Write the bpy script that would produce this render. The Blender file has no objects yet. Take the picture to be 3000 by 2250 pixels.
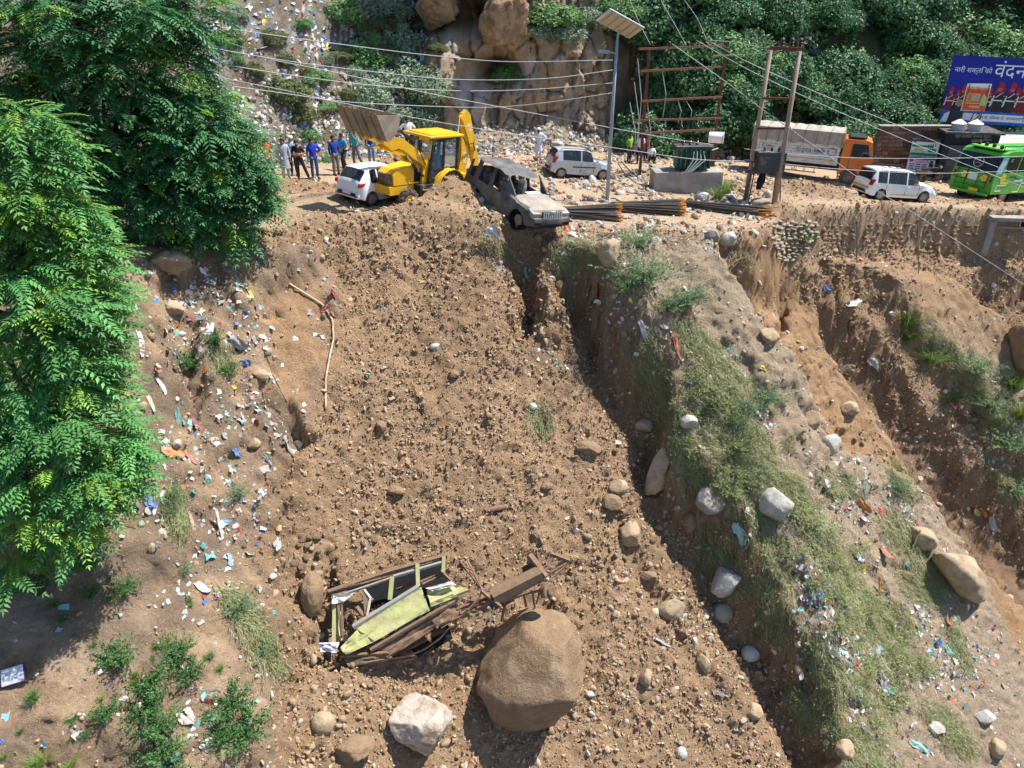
import bpy, bmesh, math, random
import numpy as np
from mathutils import Vector, Matrix, Euler
from mathutils.bvhtree import BVHTree
R = math.radians
PI = math.pi
random.seed(7)
RNG = np.random.default_rng(11)
scene = bpy.context.scene
col = scene.collection

# ---------------------------------------------------------------- camera, sky, sun, exposure
F = 2180.0; PW, PH = 3000.0, 2250.0; PITCH = R(28)
cam_d = bpy.data.cameras.new('camera'); cam = bpy.data.objects.new('camera', cam_d); col.objects.link(cam)
cam.location = (0, 0, 0); cam.rotation_euler = (R(90) - PITCH, 0, 0)
cam_d.sensor_width = 36; cam_d.lens = F / PW * 36; cam_d.clip_start = .1; cam_d.clip_end = 2000
scene.camera = cam
SUN = Vector((.46, .14, .87)).normalized()
world = bpy.data.worlds.new('World'); scene.world = world; world.use_nodes = True
wn = world.node_tree.nodes; wl = world.node_tree.links
sky = wn.new('ShaderNodeTexSky'); sky.sky_type = 'NISHITA'; sky.sun_disc = False
sky.sun_elevation = math.asin(SUN.z); sky.sun_rotation = math.atan2(SUN.x, SUN.y)
sky.altitude = 1200; sky.air_density = 1.0; sky.dust_density = 1.2
bg = wn['Background']; bg.inputs['Strength'].default_value = .115
wl.new(sky.outputs[0], bg.inputs[0])
sun_d = bpy.data.lights.new('sun', 'SUN'); sun_d.energy = 5.0; sun_d.angle = R(.6); sun_d.color = (1, .955, .88)
sun = bpy.data.objects.new('sun', sun_d); col.objects.link(sun)
sun.rotation_euler = SUN.to_track_quat('Z', 'Y').to_euler()
scene.view_settings.view_transform = 'Standard'; scene.view_settings.look = 'None'
scene.view_settings.exposure = .78; scene.view_settings.gamma = 1
scene.cycles.adaptive_threshold = .03; scene.cycles.max_bounces = 5; scene.cycles.diffuse_bounces = 2; scene.cycles.glossy_bounces = 2
scene.cycles.transmission_bounces = 3; scene.cycles.transparent_max_bounces = 6

# ---------------------------------------------------------------- helpers
def ray(px, py):
    a = (px - PW / 2) / F; b = -(py - PH / 2) / F
    c, s = math.cos(PITCH), math.sin(PITCH)
    return Vector((a, c + b * s, -s + b * c))
def at_y(px, py, y):
    d = ray(px, py); return d * (y / d.y)
def pix(p):
    c, s = math.cos(PITCH), math.sin(PITCH)
    dep = p[1] * c - p[2] * s; up = p[1] * s + p[2] * c
    return PW / 2 + F * p[0] / dep, PH / 2 - F * up / dep, dep
def sstep(a, b, x):
    t = np.clip((x - a) / (b - a), 0, 1); return t * t * (3 - 2 * t)

_perm = np.random.default_rng(5).permutation(512).astype(np.int64); _perm = np.concatenate([_perm, _perm, _perm])
_gr = np.random.default_rng(6).normal(size=(512, 3)); _gr /= np.linalg.norm(_gr, axis=1)[:, None]
def noise3(x, y, z):
    x, y, z = np.broadcast_arrays(np.asarray(x, float), np.asarray(y, float), np.asarray(z, float))
    xi = np.floor(x).astype(np.int64); yi = np.floor(y).astype(np.int64); zi = np.floor(z).astype(np.int64)
    xf, yf, zf = x - xi, y - yi, z - zi
    u, v, w = (t * t * t * (t * (t * 6 - 15) + 10) for t in (xf, yf, zf))
    out = 0
    for i in (0, 1):
        for j in (0, 1):
            for k in (0, 1):
                h = _perm[_perm[_perm[(xi + i) & 511] + ((yi + j) & 511)] + ((zi + k) & 511)] & 511
                g = _gr[h]
                d = g[..., 0] * (xf - i) + g[..., 1] * (yf - j) + g[..., 2] * (zf - k)
                out = out + d * (u if i else 1 - u) * (v if j else 1 - v) * (w if k else 1 - w)
    return out * 1.6
def fbm(x, y, z=0., o=4, s=1., ridge=False):
    t = 0; a = 1; tot = 0
    x = np.asarray(x) / s; y = np.asarray(y) / s; z = np.asarray(z) / s
    for i in range(o):
        n = noise3(x + 17.3 * i, y + 9.1 * i, z + 3.7 * i)
        if ridge: n = 1 - 2 * np.abs(n)
        t = t + a * n; tot += a; a *= .5; x = x * 2.03; y = y * 2.03; z = z * 2.03
    return t / tot

def sdf_poly(X, Y, P):
    """signed distance to a polygon, positive inside"""
    P = np.asarray(P, float); n = len(P)
    d = np.full(X.shape, 1e9); inside = np.zeros(X.shape, bool)
    for i in range(n):
        ax, ay = P[i]; bx, by = P[(i + 1) % n]
        ex, ey = bx - ax, by - ay
        t = np.clip(((X - ax) * ex + (Y - ay) * ey) / (ex * ex + ey * ey + 1e-12), 0, 1)
        d = np.minimum(d, (X - ax - t * ex) ** 2 + (Y - ay - t * ey) ** 2)
        c = (ay > Y) != (by > Y)
        with np.errstate(all='ignore'):
            xi = ax + (Y - ay) * ex / (ey if abs(ey) > 1e-12 else 1e-12)
        inside ^= c & (X < xi)
    d = np.sqrt(d); return np.where(inside, d, -d)
def dist_line(X, Y, P):
    P = np.asarray(P, float); best = np.full(X.shape, 1e9); bt = np.zeros(X.shape); n = len(P) - 1
    for i in range(n):
        ax, ay = P[i]; bx, by = P[i + 1]; ex, ey = bx - ax, by - ay
        t = np.clip(((X - ax) * ex + (Y - ay) * ey) / (ex * ex + ey * ey + 1e-12), 0, 1)
        d = (X - ax - t * ex) ** 2 + (Y - ay - t * ey) ** 2
        m = d < best; best = np.where(m, d, best); bt = np.where(m, (i + t) / n, bt)
    return np.sqrt(best), bt

# ---- objects
def tag(o, label=None, cat=None, group=None, kind=None):
    if label: o['label'] = label
    if cat: o['category'] = cat
    if group: o['group'] = group
    if kind: o['kind'] = kind
    return o
def empty(name, loc=(0, 0, 0), rz=0, label=None, cat=None, group=None):
    o = bpy.data.objects.new(name, None); col.objects.link(o)
    o.location = loc; o.rotation_euler = (0, 0, rz); o.empty_display_size = .2
    return tag(o, label, cat, group)
def link(name, me, parent=None):
    o = bpy.data.objects.new(name, me); col.objects.link(o)
    if parent: o.parent = parent
    return o
def mesh_np(name, V, faces, mat=None, smooth=True, mats=None, mi=None):
    """V (n,3); faces: ndarray (m,k) of tri or quad, or list"""
    me = bpy.data.meshes.new(name)
    V = np.asarray(V, np.float32)
    if isinstance(faces, np.ndarray):
        m, k = faces.shape
        me.vertices.add(len(V)); me.vertices.foreach_set('co', V.ravel())
        me.loops.add(m * k); me.loops.foreach_set('vertex_index', faces.ravel().astype(np.int32))
        me.polygons.add(m); me.polygons.foreach_set('loop_start', np.arange(0, m * k, k, dtype=np.int32))
        me.polygons.foreach_set('loop_total', np.full(m, k, np.int32))
        me.update(calc_edges=True)
    else:
        me.from_pydata([tuple(map(float, v)) for v in V], [], faces); me.update()
    if mats:
        for m_ in mats: me.materials.append(m_)
    elif mat: me.materials.append(mat)
    if mi is not None: me.polygons.foreach_set('material_index', np.asarray(mi, np.int32))
    me.polygons.foreach_set('use_smooth', np.full(len(me.polygons), smooth))
    return me
def set_color(me, name, C):
    a = me.color_attributes.new(name, 'FLOAT_COLOR', 'POINT')
    C = np.asarray(C, np.float32)
    if C.shape[1] == 3: C = np.concatenate([C, np.ones((len(C), 1), np.float32)], 1)
    a.data.foreach_set('color', C.ravel())
def grid_faces(nu, nv):
    i = np.arange(nu * nv).reshape(nu, nv)
    return np.stack([i[:-1, :-1], i[1:, :-1], i[1:, 1:], i[:-1, 1:]], -1).reshape(-1, 4)

class MB:
    """collects boxes, bars, tubes, prisms and lathes and builds ONE mesh"""
    def __init__(s): s.v = []; s.f = []
    def add(s, v, f):
        n = len(s.v); s.v += [tuple(p) for p in v]; s.f += [tuple(n + i for i in q) for q in f]; return s
    def box(s, c, d, rot=None, taper=(1, 1), bev=0.0):
        hx, hy, hz = d[0] / 2, d[1] / 2, d[2] / 2; tx, ty = taper
        v = [(-hx, -hy, -hz), (hx, -hy, -hz), (hx, hy, -hz), (-hx, hy, -hz), (-hx * tx, -hy * ty, hz), (hx * tx, -hy * ty, hz), (hx * tx, hy * ty, hz), (-hx * tx, hy * ty, hz)]
        f = [(0, 3, 2, 1), (4, 5, 6, 7), (0, 1, 5, 4), (1, 2, 6, 5), (2, 3, 7, 6), (3, 0, 4, 7)]
        if bev > 0:
            bm = bmesh.new(); vs = [bm.verts.new(p) for p in v]
            for q in f: bm.faces.new([vs[i] for i in q])
            bmesh.ops.bevel(bm, geom=bm.edges[:], offset=bev, segments=2, affect='EDGES', profile=.6)
            bm.verts.index_update(); v = [tuple(p.co) for p in bm.verts]; f = [tuple(p.index for p in q.verts) for q in bm.faces]; bm.free()
        m = Euler(rot).to_matrix() if rot is not None else None
        c = Vector(c); v = [(m @ Vector(p) if m else Vector(p)) + c for p in v]
        return s.add(v, f)
    def bar(s, a, b, w, h=None, up=(0, 0, 1)):
        a, b = Vector(a), Vector(b); h = h or w; d = (b - a).normalized(); u = Vector(up)
        if abs(d.dot(u)) > .98: u = Vector((0, 1, 0))
        sd = d.cross(u).normalized(); u = sd.cross(d)
        v = [p + sd * (w / 2 * i) + u * (h / 2 * j) for p in (a, b) for i, j in ((-1, -1), (1, -1), (1, 1), (-1, 1))]
        return s.add(v, [(0, 1, 2, 3), (7, 6, 5, 4), (0, 4, 5, 1), (1, 5, 6, 2), (2, 6, 7, 3), (3, 7, 4, 0)])
    def tube(s, pts, r, n=8, caps=True):
        pts = [Vector(p) for p in pts]; rs = r if isinstance(r, (list, tuple)) else [r] * len(pts); rings = []
        prev = None
        for i, p in enumerate(pts):
            d = (pts[min(i + 1, len(pts) - 1)] - pts[max(i - 1, 0)])
            d = d.normalized() if d.length > 1e-9 else Vector((0, 0, 1))
            if prev is None:
                u = Vector((0, 0, 1)) if abs(d.z) < .9 else Vector((1, 0, 0))
                sd = d.cross(u).normalized()
            else:
                sd = (prev - d * prev.dot(d)).normalized()
            prev = sd; u = sd.cross(d)
            rings.append([p + (sd * math.cos(2 * PI * k / n) + u * math.sin(2 * PI * k / n)) * rs[i] for k in range(n)])
        v = [q for r_ in rings for q in r_]; f = []
        for i in range(len(pts) - 1):
            for k in range(n): f.append((i * n + k, i * n + (k + 1) % n, (i + 1) * n + (k + 1) % n, (i + 1) * n + k))
        if caps: f += [tuple(range(n))[::-1], tuple((len(pts) - 1) * n + k for k in range(n))]
        return s.add(v, f)
    def cyl(s, a, b, r, n=16, r2=None): return s.tube([a, b], [r, r if r2 is None else r2], n)
    def prism(s, poly, a, b, axis='y', sc=(1, 1)):
        """polygon in the plane across axis, from a to b along it. axis y: poly is (x,z); x: (y,z); z: (x,y)"""
        def P(p, t): return {'y': (p[0], t, p[1]), 'x': (t, p[0], p[1]), 'z': (p[0], p[1], t)}[axis]
        n = len(poly); v = [P(p, a) for p in poly] + [P((p[0] * sc[0], p[1] * sc[1]), b) for p in poly]
        f = [tuple(range(n)), tuple(range(2 * n - 1, n - 1, -1))] + [(i, n + i, n + (i + 1) % n, (i + 1) % n) for i in range(n)]
        return s.add(v, f)
    def lathe(s, c, axis, prof, n=24):
        """prof: list of (along, radius)"""
        ax = Vector(axis).normalized(); u = Vector((0, 0, 1)) if abs(ax.z) < .9 else Vector((1, 0, 0))
        e1 = ax.cross(u).normalized(); e2 = ax.cross(e1); c = Vector(c)
        v = [c + ax * t + (e1 * math.cos(2 * PI * k / n) + e2 * math.sin(2 * PI * k / n)) * r for t, r in prof for k in range(n)]
        f = [(i * n + k, i * n + (k + 1) % n, (i + 1) * n + (k + 1) % n, (i + 1) * n + k) for i in range(len(prof) - 1) for k in range(n)]
        return s.add(v, f)
    def quad(s, *p): return s.add(p, [tuple(range(len(p)))])
    def sheet(s, P, thick=0.0):
        """P[i][j] grid of points -> surface, with thickness along z when given"""
        n, m = len(P), len(P[0]); v = [q for r_ in P for q in r_]
        f = [(i * m + j, (i + 1) * m + j, (i + 1) * m + j + 1, i * m + j + 1) for i in range(n - 1) for j in range(m - 1)]
        return s.add(v, f)
    def mesh(s, name, mat, smooth=None, auto=None):
        me = bpy.data.meshes.new(name); me.from_pydata(s.v, [], s.f); me.validate()
        bm = bmesh.new(); bm.from_mesh(me); bmesh.ops.recalc_face_normals(bm, faces=bm.faces[:])
        if auto:
            for e in bm.edges:
                e.smooth = len(e.link_faces) == 2 and e.calc_face_angle(0) < R(auto)
        bm.to_mesh(me); bm.free()
        if mat: me.materials.append(mat)
        if smooth or auto: me.polygons.foreach_set('use_smooth', [True] * len(me.polygons))
        return me
    def build(s, name, mat, parent=None, smooth=None, auto=None):
        return link(name, s.mesh(name, mat, smooth, auto), parent)

def children(o): return [c for c in bpy.data.objects if c.parent == o]
def copy_tree(o, parent=None):
    c = o.copy(); col.objects.link(c); c.parent = parent
    for ch in o.children: copy_tree(ch, c)
    return c

# ---- materials
MATS = {}
def mat(name, color, rough=.8, var=.15, vscale=3., bump=.0, bscale=40., metal=0., spec=.3, color2=None, detail=5, obj=True, dust=None, dustamt=.0, dscale=2.5, sss=None, trans=0.):
    """principled with noise-driven colour variation, optional second colour patches, dust and bump"""
    if name in MATS: return MATS[name]
    m = bpy.data.materials.new(name); m.use_nodes = True; nt = m.node_tree; N = nt.nodes; L = nt.links
    b = N['Principled BSDF']; b.inputs['Roughness'].default_value = rough; b.inputs['Metallic'].default_value = metal
    b.inputs['Specular IOR Level'].default_value = spec
    tc = N.new('ShaderNodeTexCoord'); src = tc.outputs['Object' if obj else 'Generated']
    n1 = N.new('ShaderNodeTexNoise'); n1.inputs['Scale'].default_value = vscale; n1.inputs['Detail'].default_value = detail; n1.inputs['Roughness'].default_value = .65
    L.new(src, n1.inputs['Vector'])
    rp = N.new('ShaderNodeValToRGB'); rp.color_ramp.elements[0].position = .3; rp.color_ramp.elements[1].position = .7
    c = np.array(color[:3]); c2 = np.array(color2[:3]) if color2 is not None else None
    a_, b_ = (c * (1 - var), np.minimum(c * (1 + var), .95)) if c2 is None else (c, c2)
    rp.color_ramp.elements[0].color = (*a_, 1); rp.color_ramp.elements[1].color = (*b_, 1)
    L.new(n1.outputs[0], rp.inputs[0]); out = rp.outputs[0]
    if dust is not None:
        n2 = N.new('ShaderNodeTexNoise'); n2.inputs['Scale'].default_value = dscale; n2.inputs['Detail'].default_value = 7; n2.inputs['Roughness'].default_value = .7
        L.new(src, n2.inputs['Vector'])
        r2 = N.new('ShaderNodeValToRGB'); r2.color_ramp.elements[0].position = .62 - .5 * dustamt; r2.color_ramp.elements[1].position = .78 - .4 * dustamt
        L.new(n2.outputs[0], r2.inputs[0])
        mx = N.new('ShaderNodeMix'); mx.data_type = 'RGBA'; mx.inputs[7].default_value = (*dust, 1)
        L.new(r2.outputs[0], mx.inputs[0]); L.new(out, mx.inputs[6]); out = mx.outputs[2]
        mr = N.new('ShaderNodeMapRange'); mr.inputs[3].default_value = rough; mr.inputs[4].default_value = .9
        L.new(r2.outputs[0], mr.inputs[0]); L.new(mr.outputs[0], b.inputs['Roughness'])
    L.new(out, b.inputs['Base Color'])
    if bump:
        n3 = N.new('ShaderNodeTexNoise'); n3.inputs['Scale'].default_value = bscale; n3.inputs['Detail'].default_value = 6; n3.inputs['Roughness'].default_value = .7
        L.new(src, n3.inputs['Vector'])
        bp = N.new('ShaderNodeBump'); bp.inputs['Strength'].default_value = min(bump, 1); bp.inputs['Distance'].default_value = .8 / bscale * max(1, bump)
        L.new(n3.outputs[0], bp.inputs['Height']); L.new(bp.outputs[0], b.inputs['Normal'])
    if trans:
        b.inputs['Transmission Weight'].default_value = trans
    MATS[name] = m
    return m
def glass(name, color=(.03, .04, .045), rough=.06, alpha=.75):
    if name in MATS: return MATS[name]
    m = mat(name, color, rough, var=.2, vscale=2, spec=.5)
    m.node_tree.nodes['Principled BSDF'].inputs['Alpha'].default_value = alpha
    return m
# ---------------------------------------------------------------- the ground: road shelf, landslide slope, gullies and spurs
def zroad(x, y): return -8.3 - .085 * x - .02 * (y - 35)
def on_road(px, py):
    d = ray(px, py); t = (-8.3 + .02 * 35) / (d.z + .085 * d.x + .02 * d.y); return d * t
CREST = [(-700, 700), (0, 705), (250, 705), (560, 715), (700, 690), (800, 660), (1000, 640), (1200, 640), (1450, 655), (1650, 655), (1750, 660), (2050, 668), (2220, 665), (2300, 625), (2420, 607), (2700, 603), (2880, 612), (3000, 620), (3700, 640)]
_cw = np.array([on_road(*p)[:2] for p in CREST])
WALL_X0, WALL_X1 = on_road(2290, 620).x, on_road(2880, 612).x
def crest_y(x): return np.interp(x, _cw[:, 0], _cw[:, 1])
def base_z(x, y):
    x = np.asarray(x, float); y = np.asarray(y, float)
    yc = crest_y(x); s = np.maximum(yc - y, 0)
    s = np.sqrt(s * s + .09) - .3
    k1 = np.interp(x, [-12, -7, -3, 6, 12, 20], [.74, .8, .87, .87, .8, .72]); k2 = np.interp(x, [-9, -5, 0, 6, 14], [.42, .5, .6, .72, .62])
    s1 = np.interp(x, [-10, -5, 0, 10, 16], [9.5, 11, 13.5, 15, 22])
    d = k1 * np.minimum(s, s1) + k2 * np.maximum(s - s1, 0)
    d = d + .16 * np.clip(x - 3, 0, 30) * sstep(1, 12, s)
    # masonry wall step under the road on the far side
    w = sstep(WALL_X0 - .6, WALL_X0 + .6, x) * sstep(0, .55, yc - y)
    d = d + 2.3 * w
    z = zroad(x, np.minimum(y, 60.)) * 1.0
    z = np.where(y < yc, zroad(x, yc), z)
    return z - d
def on_base(px, py):
    d = ray(px, py); ts = np.linspace(12, 75, 1400)
    zz = base_z(ts * d.x, ts * d.y); g = ts * d.z - zz
    i = np.argmax(g < 0)
    if g[i] >= 0: i = len(ts) - 1
    return (ts[i] * d.x, ts[i] * d.y)
def poly_b(P): return [on_base(*p) for p in P]

# (outline in photograph pixels, height offset, edge width)
ZONES = dict(
    left_bank=([(-900, 770), (300, 770), (520, 765), (700, 775), (800, 760), (960, 800), (1010, 900), (985, 1010), (960, 1120), (935, 1230), (890, 1260), (850, 1330), (845, 1450), (815, 1600), (800, 1700), (830, 1830), (862, 1930), (830, 2020), (850, 2400), (-900, 2400)], 1.15, .55),
    bank_cut=([(820, 870), (960, 860), (1000, 960), (960, 1100), (930, 1220), (860, 1240), (800, 1150), (760, 1010)], -.75, .4),
    undercut=([(800, 1230), (870, 1220), (900, 1290), (860, 1345), (815, 1330)], -1.3, .3),
    bank_hole=([(790, 1900), (850, 1880), (880, 1960), (840, 2030), (800, 1990)], -1.2, .35),
    slide_hole=([(930, 1690), (975, 1680), (985, 1900), (940, 1960), (890, 1930)], -.9, .35),
    tree_gully=([(470, 790), (640, 800), (610, 1000), (570, 1290), (500, 1290), (470, 1000)], -1.5, .6),
    spur=([(1588, 700), (1720, 690), (2060, 715), (2120, 800), (2110, 900), (2160, 990), (2240, 1110), (2350, 1290), (2500, 1400), (2690, 1500), (2740, 1620), (2830, 1760), (2900, 1900), (3000, 2060), (3300, 2420), (2420, 2420), (2350, 2090), (2230, 1850), (2150, 1710), (2060, 1570), (2005, 1450), (1965, 1340), (1930, 1240), (1870, 1180), (1815, 1090), (1750, 930), (1650, 800)], 2.4, .5),
    rib=([(1580, 760), (1640, 800), (1660, 900), (1650, 1010), (1600, 1000), (1560, 880)], .75, .35),
    suv_gully=([(1470, 690), (1570, 690), (1570, 800), (1545, 960), (1505, 960), (1510, 820)], -1.6, .35),
    right_floor=([(2130, 740), (2310, 760), (2440, 870), (2530, 990), (2640, 1130), (2800, 1330), (2960, 1500), (3150, 1680), (3150, 1950), (2960, 1890), (2840, 1740), (2730, 1570), (2560, 1430), (2400, 1290), (2270, 1080), (2160, 960)], -1.1, .7),
    right_cut=([(2380, 830), (2460, 890), (2560, 1010), (2680, 1150), (2830, 1330), (3000, 1530), (3150, 1680), (3150, 1800), (2900, 1600), (2700, 1330), (2560, 1110), (2430, 950)], -1.0, .45),
    right_spur=([(2370, 770), (2460, 830), (2560, 890), (2650, 970), (2760, 1120), (2880, 1280), (3000, 1400), (3300, 1700), (3500, 1300), (3000, 1085), (2890, 960), (2740, 850), (2560, 780)], 1.6, .45),
    clay_cut=([(2080, 712), (2250, 700), (2340, 770), (2330, 900), (2230, 1000), (2150, 960), (2110, 860)], -1.7, .35),
    far_gully=([(2850, 830), (2960, 790), (3200, 860), (3300, 1150), (3010, 1090), (2905, 965)], -1.8, .45),
)
_zp = {k: poly_b(v[0]) for k, v in ZONES.items()}
G1 = poly_b([(1600, 760), (1680, 900), (1760, 1080), (1850, 1250), (1950, 1470), (2060, 1680), (2200, 1880), (2330, 2120), (2420, 2300)])
G1B = poly_b([(1660, 830), (1760, 1000), (1850, 1140), (1930, 1300)])
RILLS = [poly_b(p) for p in ([(1730, 1350), (1830, 1550), (1960, 1800), (2080, 2050)], [(1900, 1100), (1990, 1290), (2100, 1500), (2260, 1780), (2420, 2100)], [(2160, 1280), (2330, 1520), (2520, 1800), (2700, 2150)],
         [(2000, 960), (2090, 1150), (2250, 1350), (2440, 1560), (2640, 1850)], [(1500, 1300), (1560, 1600), (1620, 1900), (1660, 2200)], [(620, 830), (700, 1100), (740, 1400), (700, 1700)], [(2280, 800), (2360, 1000), (2500, 1250)], [(2210, 780), (2280, 960), (2380, 1180)])]
MOUNDS = [(1330, 610, 1.25, 1.5, 1.2), (1230, 640, .6, 1.4, 1.), (1420, 660, .45, 1., .9), (1050, 655, .35, 2.2, .9), (2330, 560, .55, 1.6, 1.1), (2420, 575, .35, 2., .8), (2290, 625, .5, 1.1, .9), (900, 562, .42, 2.2, 1.1), (2560, 548, .35, 3., .9), (2450, 620, .3, 1.6, .8), (2650, 612, .28, 1.8, .7), (2880, 600, .3, 2.2, .8), (1560, 500, .3, 1.4, 1.), (1450, 520, .4, 1.5, 1.), (2150, 560, .5, 1.8, 1.2), (1950, 520, .35, 2., 1.), (1215, 505, 1.2, 1.6, 1.0)]
_mw = [(*on_road(a, b)[:2], h, sx, sy) for a, b, h, sx, sy in MOUNDS]
def ground_z(X, Y, detail=True):
    wx = X + .8 * fbm(X, Y, 3., 4, 2.2) + .25 * fbm(X, Y, 8., 3, .6); wy = Y + .8 * fbm(X, Y, 33., 4, 2.2) + .25 * fbm(X, Y, 18., 3, .6)
    Z = base_z(wx * .25 + X * .75, wy * .25 + Y * .75)
    yc = crest_y(X); s = yc - Y; m = sstep(-.3, .8, s)
    D = {}
    for k, (pp, h, w) in ZONES.items():
        d = sdf_poly(wx, wy, _zp[k]); D[k] = d
        Z = Z + h * sstep(-w, w, d) * (m if k == 'left_bank' else sstep(0., 3.4, s) if h > 0 else sstep(.2, 1.2, s))
    d, t = dist_line(wx, wy, G1); Z = Z - (.5 + .5 * sstep(0, .3, t)) * np.exp(-(d / (.6 + .5 * t)) ** 2) * m; D['g1'] = d
    d, t = dist_line(wx, wy, G1B); Z = Z - .8 * np.exp(-(d / .45) ** 2) * m
    for r_ in RILLS:
        d, t = dist_line(wx, wy, r_); Z = Z - .38 * np.exp(-(d / .4) ** 2) * np.sin(PI * np.clip(t, 0, 1)) ** .5 * m
    for a, b, h, sx, sy in _mw:
        Z = Z + h * np.exp(-((wx - a) / sx) ** 2 - ((wy - b) / sy) ** 2)
    Z = Z + m * (.30 * fbm(X, Y, 50., 4, 2.6) + .10 * fbm(X, Y, 60., 3, .7))
    Z = Z + (1 - m) * (.05 * fbm(X, Y, 71., 4, 1.8))
    D['s'] = s; D['m'] = m
    return Z, D
gx = np.arange(-27, 38.01, .09); gy = np.concatenate([np.arange(6, 10.5, .16), np.arange(10.5, 33, .074), np.arange(33, 42.5, .12), np.arange(42.5, 75, .35)])
GX, GY = np.meshgrid(gx, gy, indexing='ij')
_b0 = base_z(GX, GY); _dp = GY * math.cos(PITCH) - _b0 * math.sin(PITCH); _u = PW / 2 + F * GX / _dp
VM = (_u > -650) & (_u < 3650) & (GY < 58)
def full(v, fill=0.): a = np.full(GX.shape, float(fill)); a[VM] = v; return a
_z, _d = ground_z(GX[VM], GY[VM])
GZ = _b0.copy(); GZ[VM] = _z; GD = {k: full(v, -9. if k not in ('g1', 'm', 's') else 9. if k == 'g1' else 0.) for k, v in _d.items()}
GD['s'] = crest_y(GX) - GY; GD['m'] = sstep(-.3, .8, GD['s'])
_dx, _dy = np.gradient(GZ, gx, gy)
_nl = np.sqrt(_dx ** 2 + _dy ** 2 + 1); NX, NY, NZ = -_dx / _nl, -_dy / _nl, 1 / _nl
steep = sstep(.75, .45, NZ)
chute = sstep(-.1, .5, GD['s']) * (1 - sstep(-.5, .3, GD['left_bank'])) * (1 - sstep(-.5, .3, GD['spur'])) * (1 - sstep(-.3, .5, GD['right_floor'])) * (1 - sstep(-.3, .5, GD['right_spur']))
_X, _Y, _Z = GX[VM], GY[VM], GZ[VM]
n_big = full(fbm(_X, _Y, _Z, 3, .9)); n_clod = full(np.abs(fbm(_X, _Y, _Z + 40, 3, .26))); n_lump = full(np.abs(fbm(_X, _Y, _Z + 140, 3, .62))); strata = full(fbm(_X * .35, _Y * .35, _Z * 2.2, 3, .8)); n_fine = full(fbm(_X, _Y, _Z + 80, 2, .11))
disp = GD['m'] * (.06 * n_big + (.12 + .14 * chute) * (n_clod - .25) + (.10 + .16 * chute) * (n_lump - .25) + .04 * n_fine + steep * (.30 * full(fbm(_X, _Y, _Z, 4, .7)) + .22 * strata))
disp += GD['m'] * (sstep(-.1, .4, GD['spur']) + sstep(-.1, .4, GD['right_spur'])) * (.14 * (n_lump - .25) + .10 * (n_clod - .25))
disp += (1 - GD['m']) * (.02 * n_clod + .012 * n_fine)
for a, b, h, sx, sy in _mw:
    g_ = np.exp(-((GX - a) / sx) ** 2 - ((GY - b) / sy) ** 2) * min(1, h * 2); disp += g_ * (.15 * (n_clod - .2) + .03 * n_fine) * (1 - GD['m'])
GV = np.stack([GX + NX * disp, GY + NY * disp, GZ + NZ * disp], -1)
_gf = grid_faces(len(gx), len(gy)); _gf = _gf[VM.ravel()[_gf].all(1)]

# soil colours by place; the gully tone also carries painted shade
def lin(c):
    c = np.array(c, float) / 255; return np.where(c <= .04045, c / 12.92, ((c + .055) / 1.055) ** 2.4)
mud = np.array([.25, .166, .10]); wet = np.array([.175, .114, .068]); clay = np.array([.30, .185, .10]); dump = np.array([.20, .145, .10]); litter = np.array([.27, .21, .15]); dust_c = np.array([.34, .25, .17]); gully_shade_c = np.array([.185, .12, .075])
C = np.broadcast_to(mud, GV.shape).copy()
def blend(c, w): global C; C = C * (1 - w[..., None]) + np.array(c) * w[..., None]
blend(dust_c, 1 - GD['m'])
nz1 = full(fbm(_X, _Y, 7., 4, 2.2)); nz2 = full(fbm(_X, _Y, 90., 4, .8))
blend(wet, chute * sstep(.05, .5, nz1) * .75)
nst = full(fbm(_X * 1.1 + .2 * _Y, _Y * .22, 400., 4, .9)); blend(wet * .9, chute * sstep(.12, .5, nst) * .6); blend(mud * 1.25, chute * sstep(.12, .5, -nst) * .6)
lb = sstep(-.2, .3, GD['left_bank']); blend(dump, lb * sstep(.35, -.2, nz2 + .25 * nz1)); blend(dust_c * .92, lb * sstep(.0, .4, nz2) * .6)
blend(clay, sstep(-.2, .5, GD['bank_cut']) * .8)
sp = np.maximum(sstep(-.1, .4, GD['spur']), sstep(-.1, .4, GD['right_spur']) * sstep(35.5, 32.5, GY)); blend(litter, sp * .85); blend(dump, sp * sstep(.1, .5, nz2) * .7)
blend(clay * .95, sstep(-.2, .5, GD['right_floor']) * .7); blend(gully_shade_c, sstep(-.3, .3, GD['right_cut']) * .85)
blend(gully_shade_c, np.exp(-(GD['g1'] / 1.0) ** 2) * .8 * GD['m']); blend(gully_shade_c, sstep(-.3, .3, GD['far_gully']) * .8); blend(gully_shade_c, sstep(-.2, .3, GD['suv_gully']) * .7)  # gully shade put into the soil colour of floors and cut walls
for a, b, h, sx, sy in _mw: blend(mud, np.clip(1.4 * np.exp(-((GX - a) / sx) ** 2 - ((GY - b) / sy) ** 2), 0, 1) * (1 - GD['m']))
for _tr in ([(380, 640), (700, 612), (1000, 588), (1150, 560)], [(380, 672), (700, 640), (960, 615), (1100, 600)], [(2200, 560), (2450, 560), (2800, 572), (3100, 590)], [(2250, 590), (2500, 582), (2850, 592), (3100, 610)]):
    _td, _tt = dist_line(GX, GY, [on_road(*q)[:2] for q in _tr]); blend(np.array([.25, .175, .115]), np.exp(-(_td / .35) ** 2) * (1 - GD['m']) * sstep(-.4, .2, nz2) * .8); GV[..., 2] -= .05 * np.exp(-(_td / .25) ** 2) * (1 - GD['m'])
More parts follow.
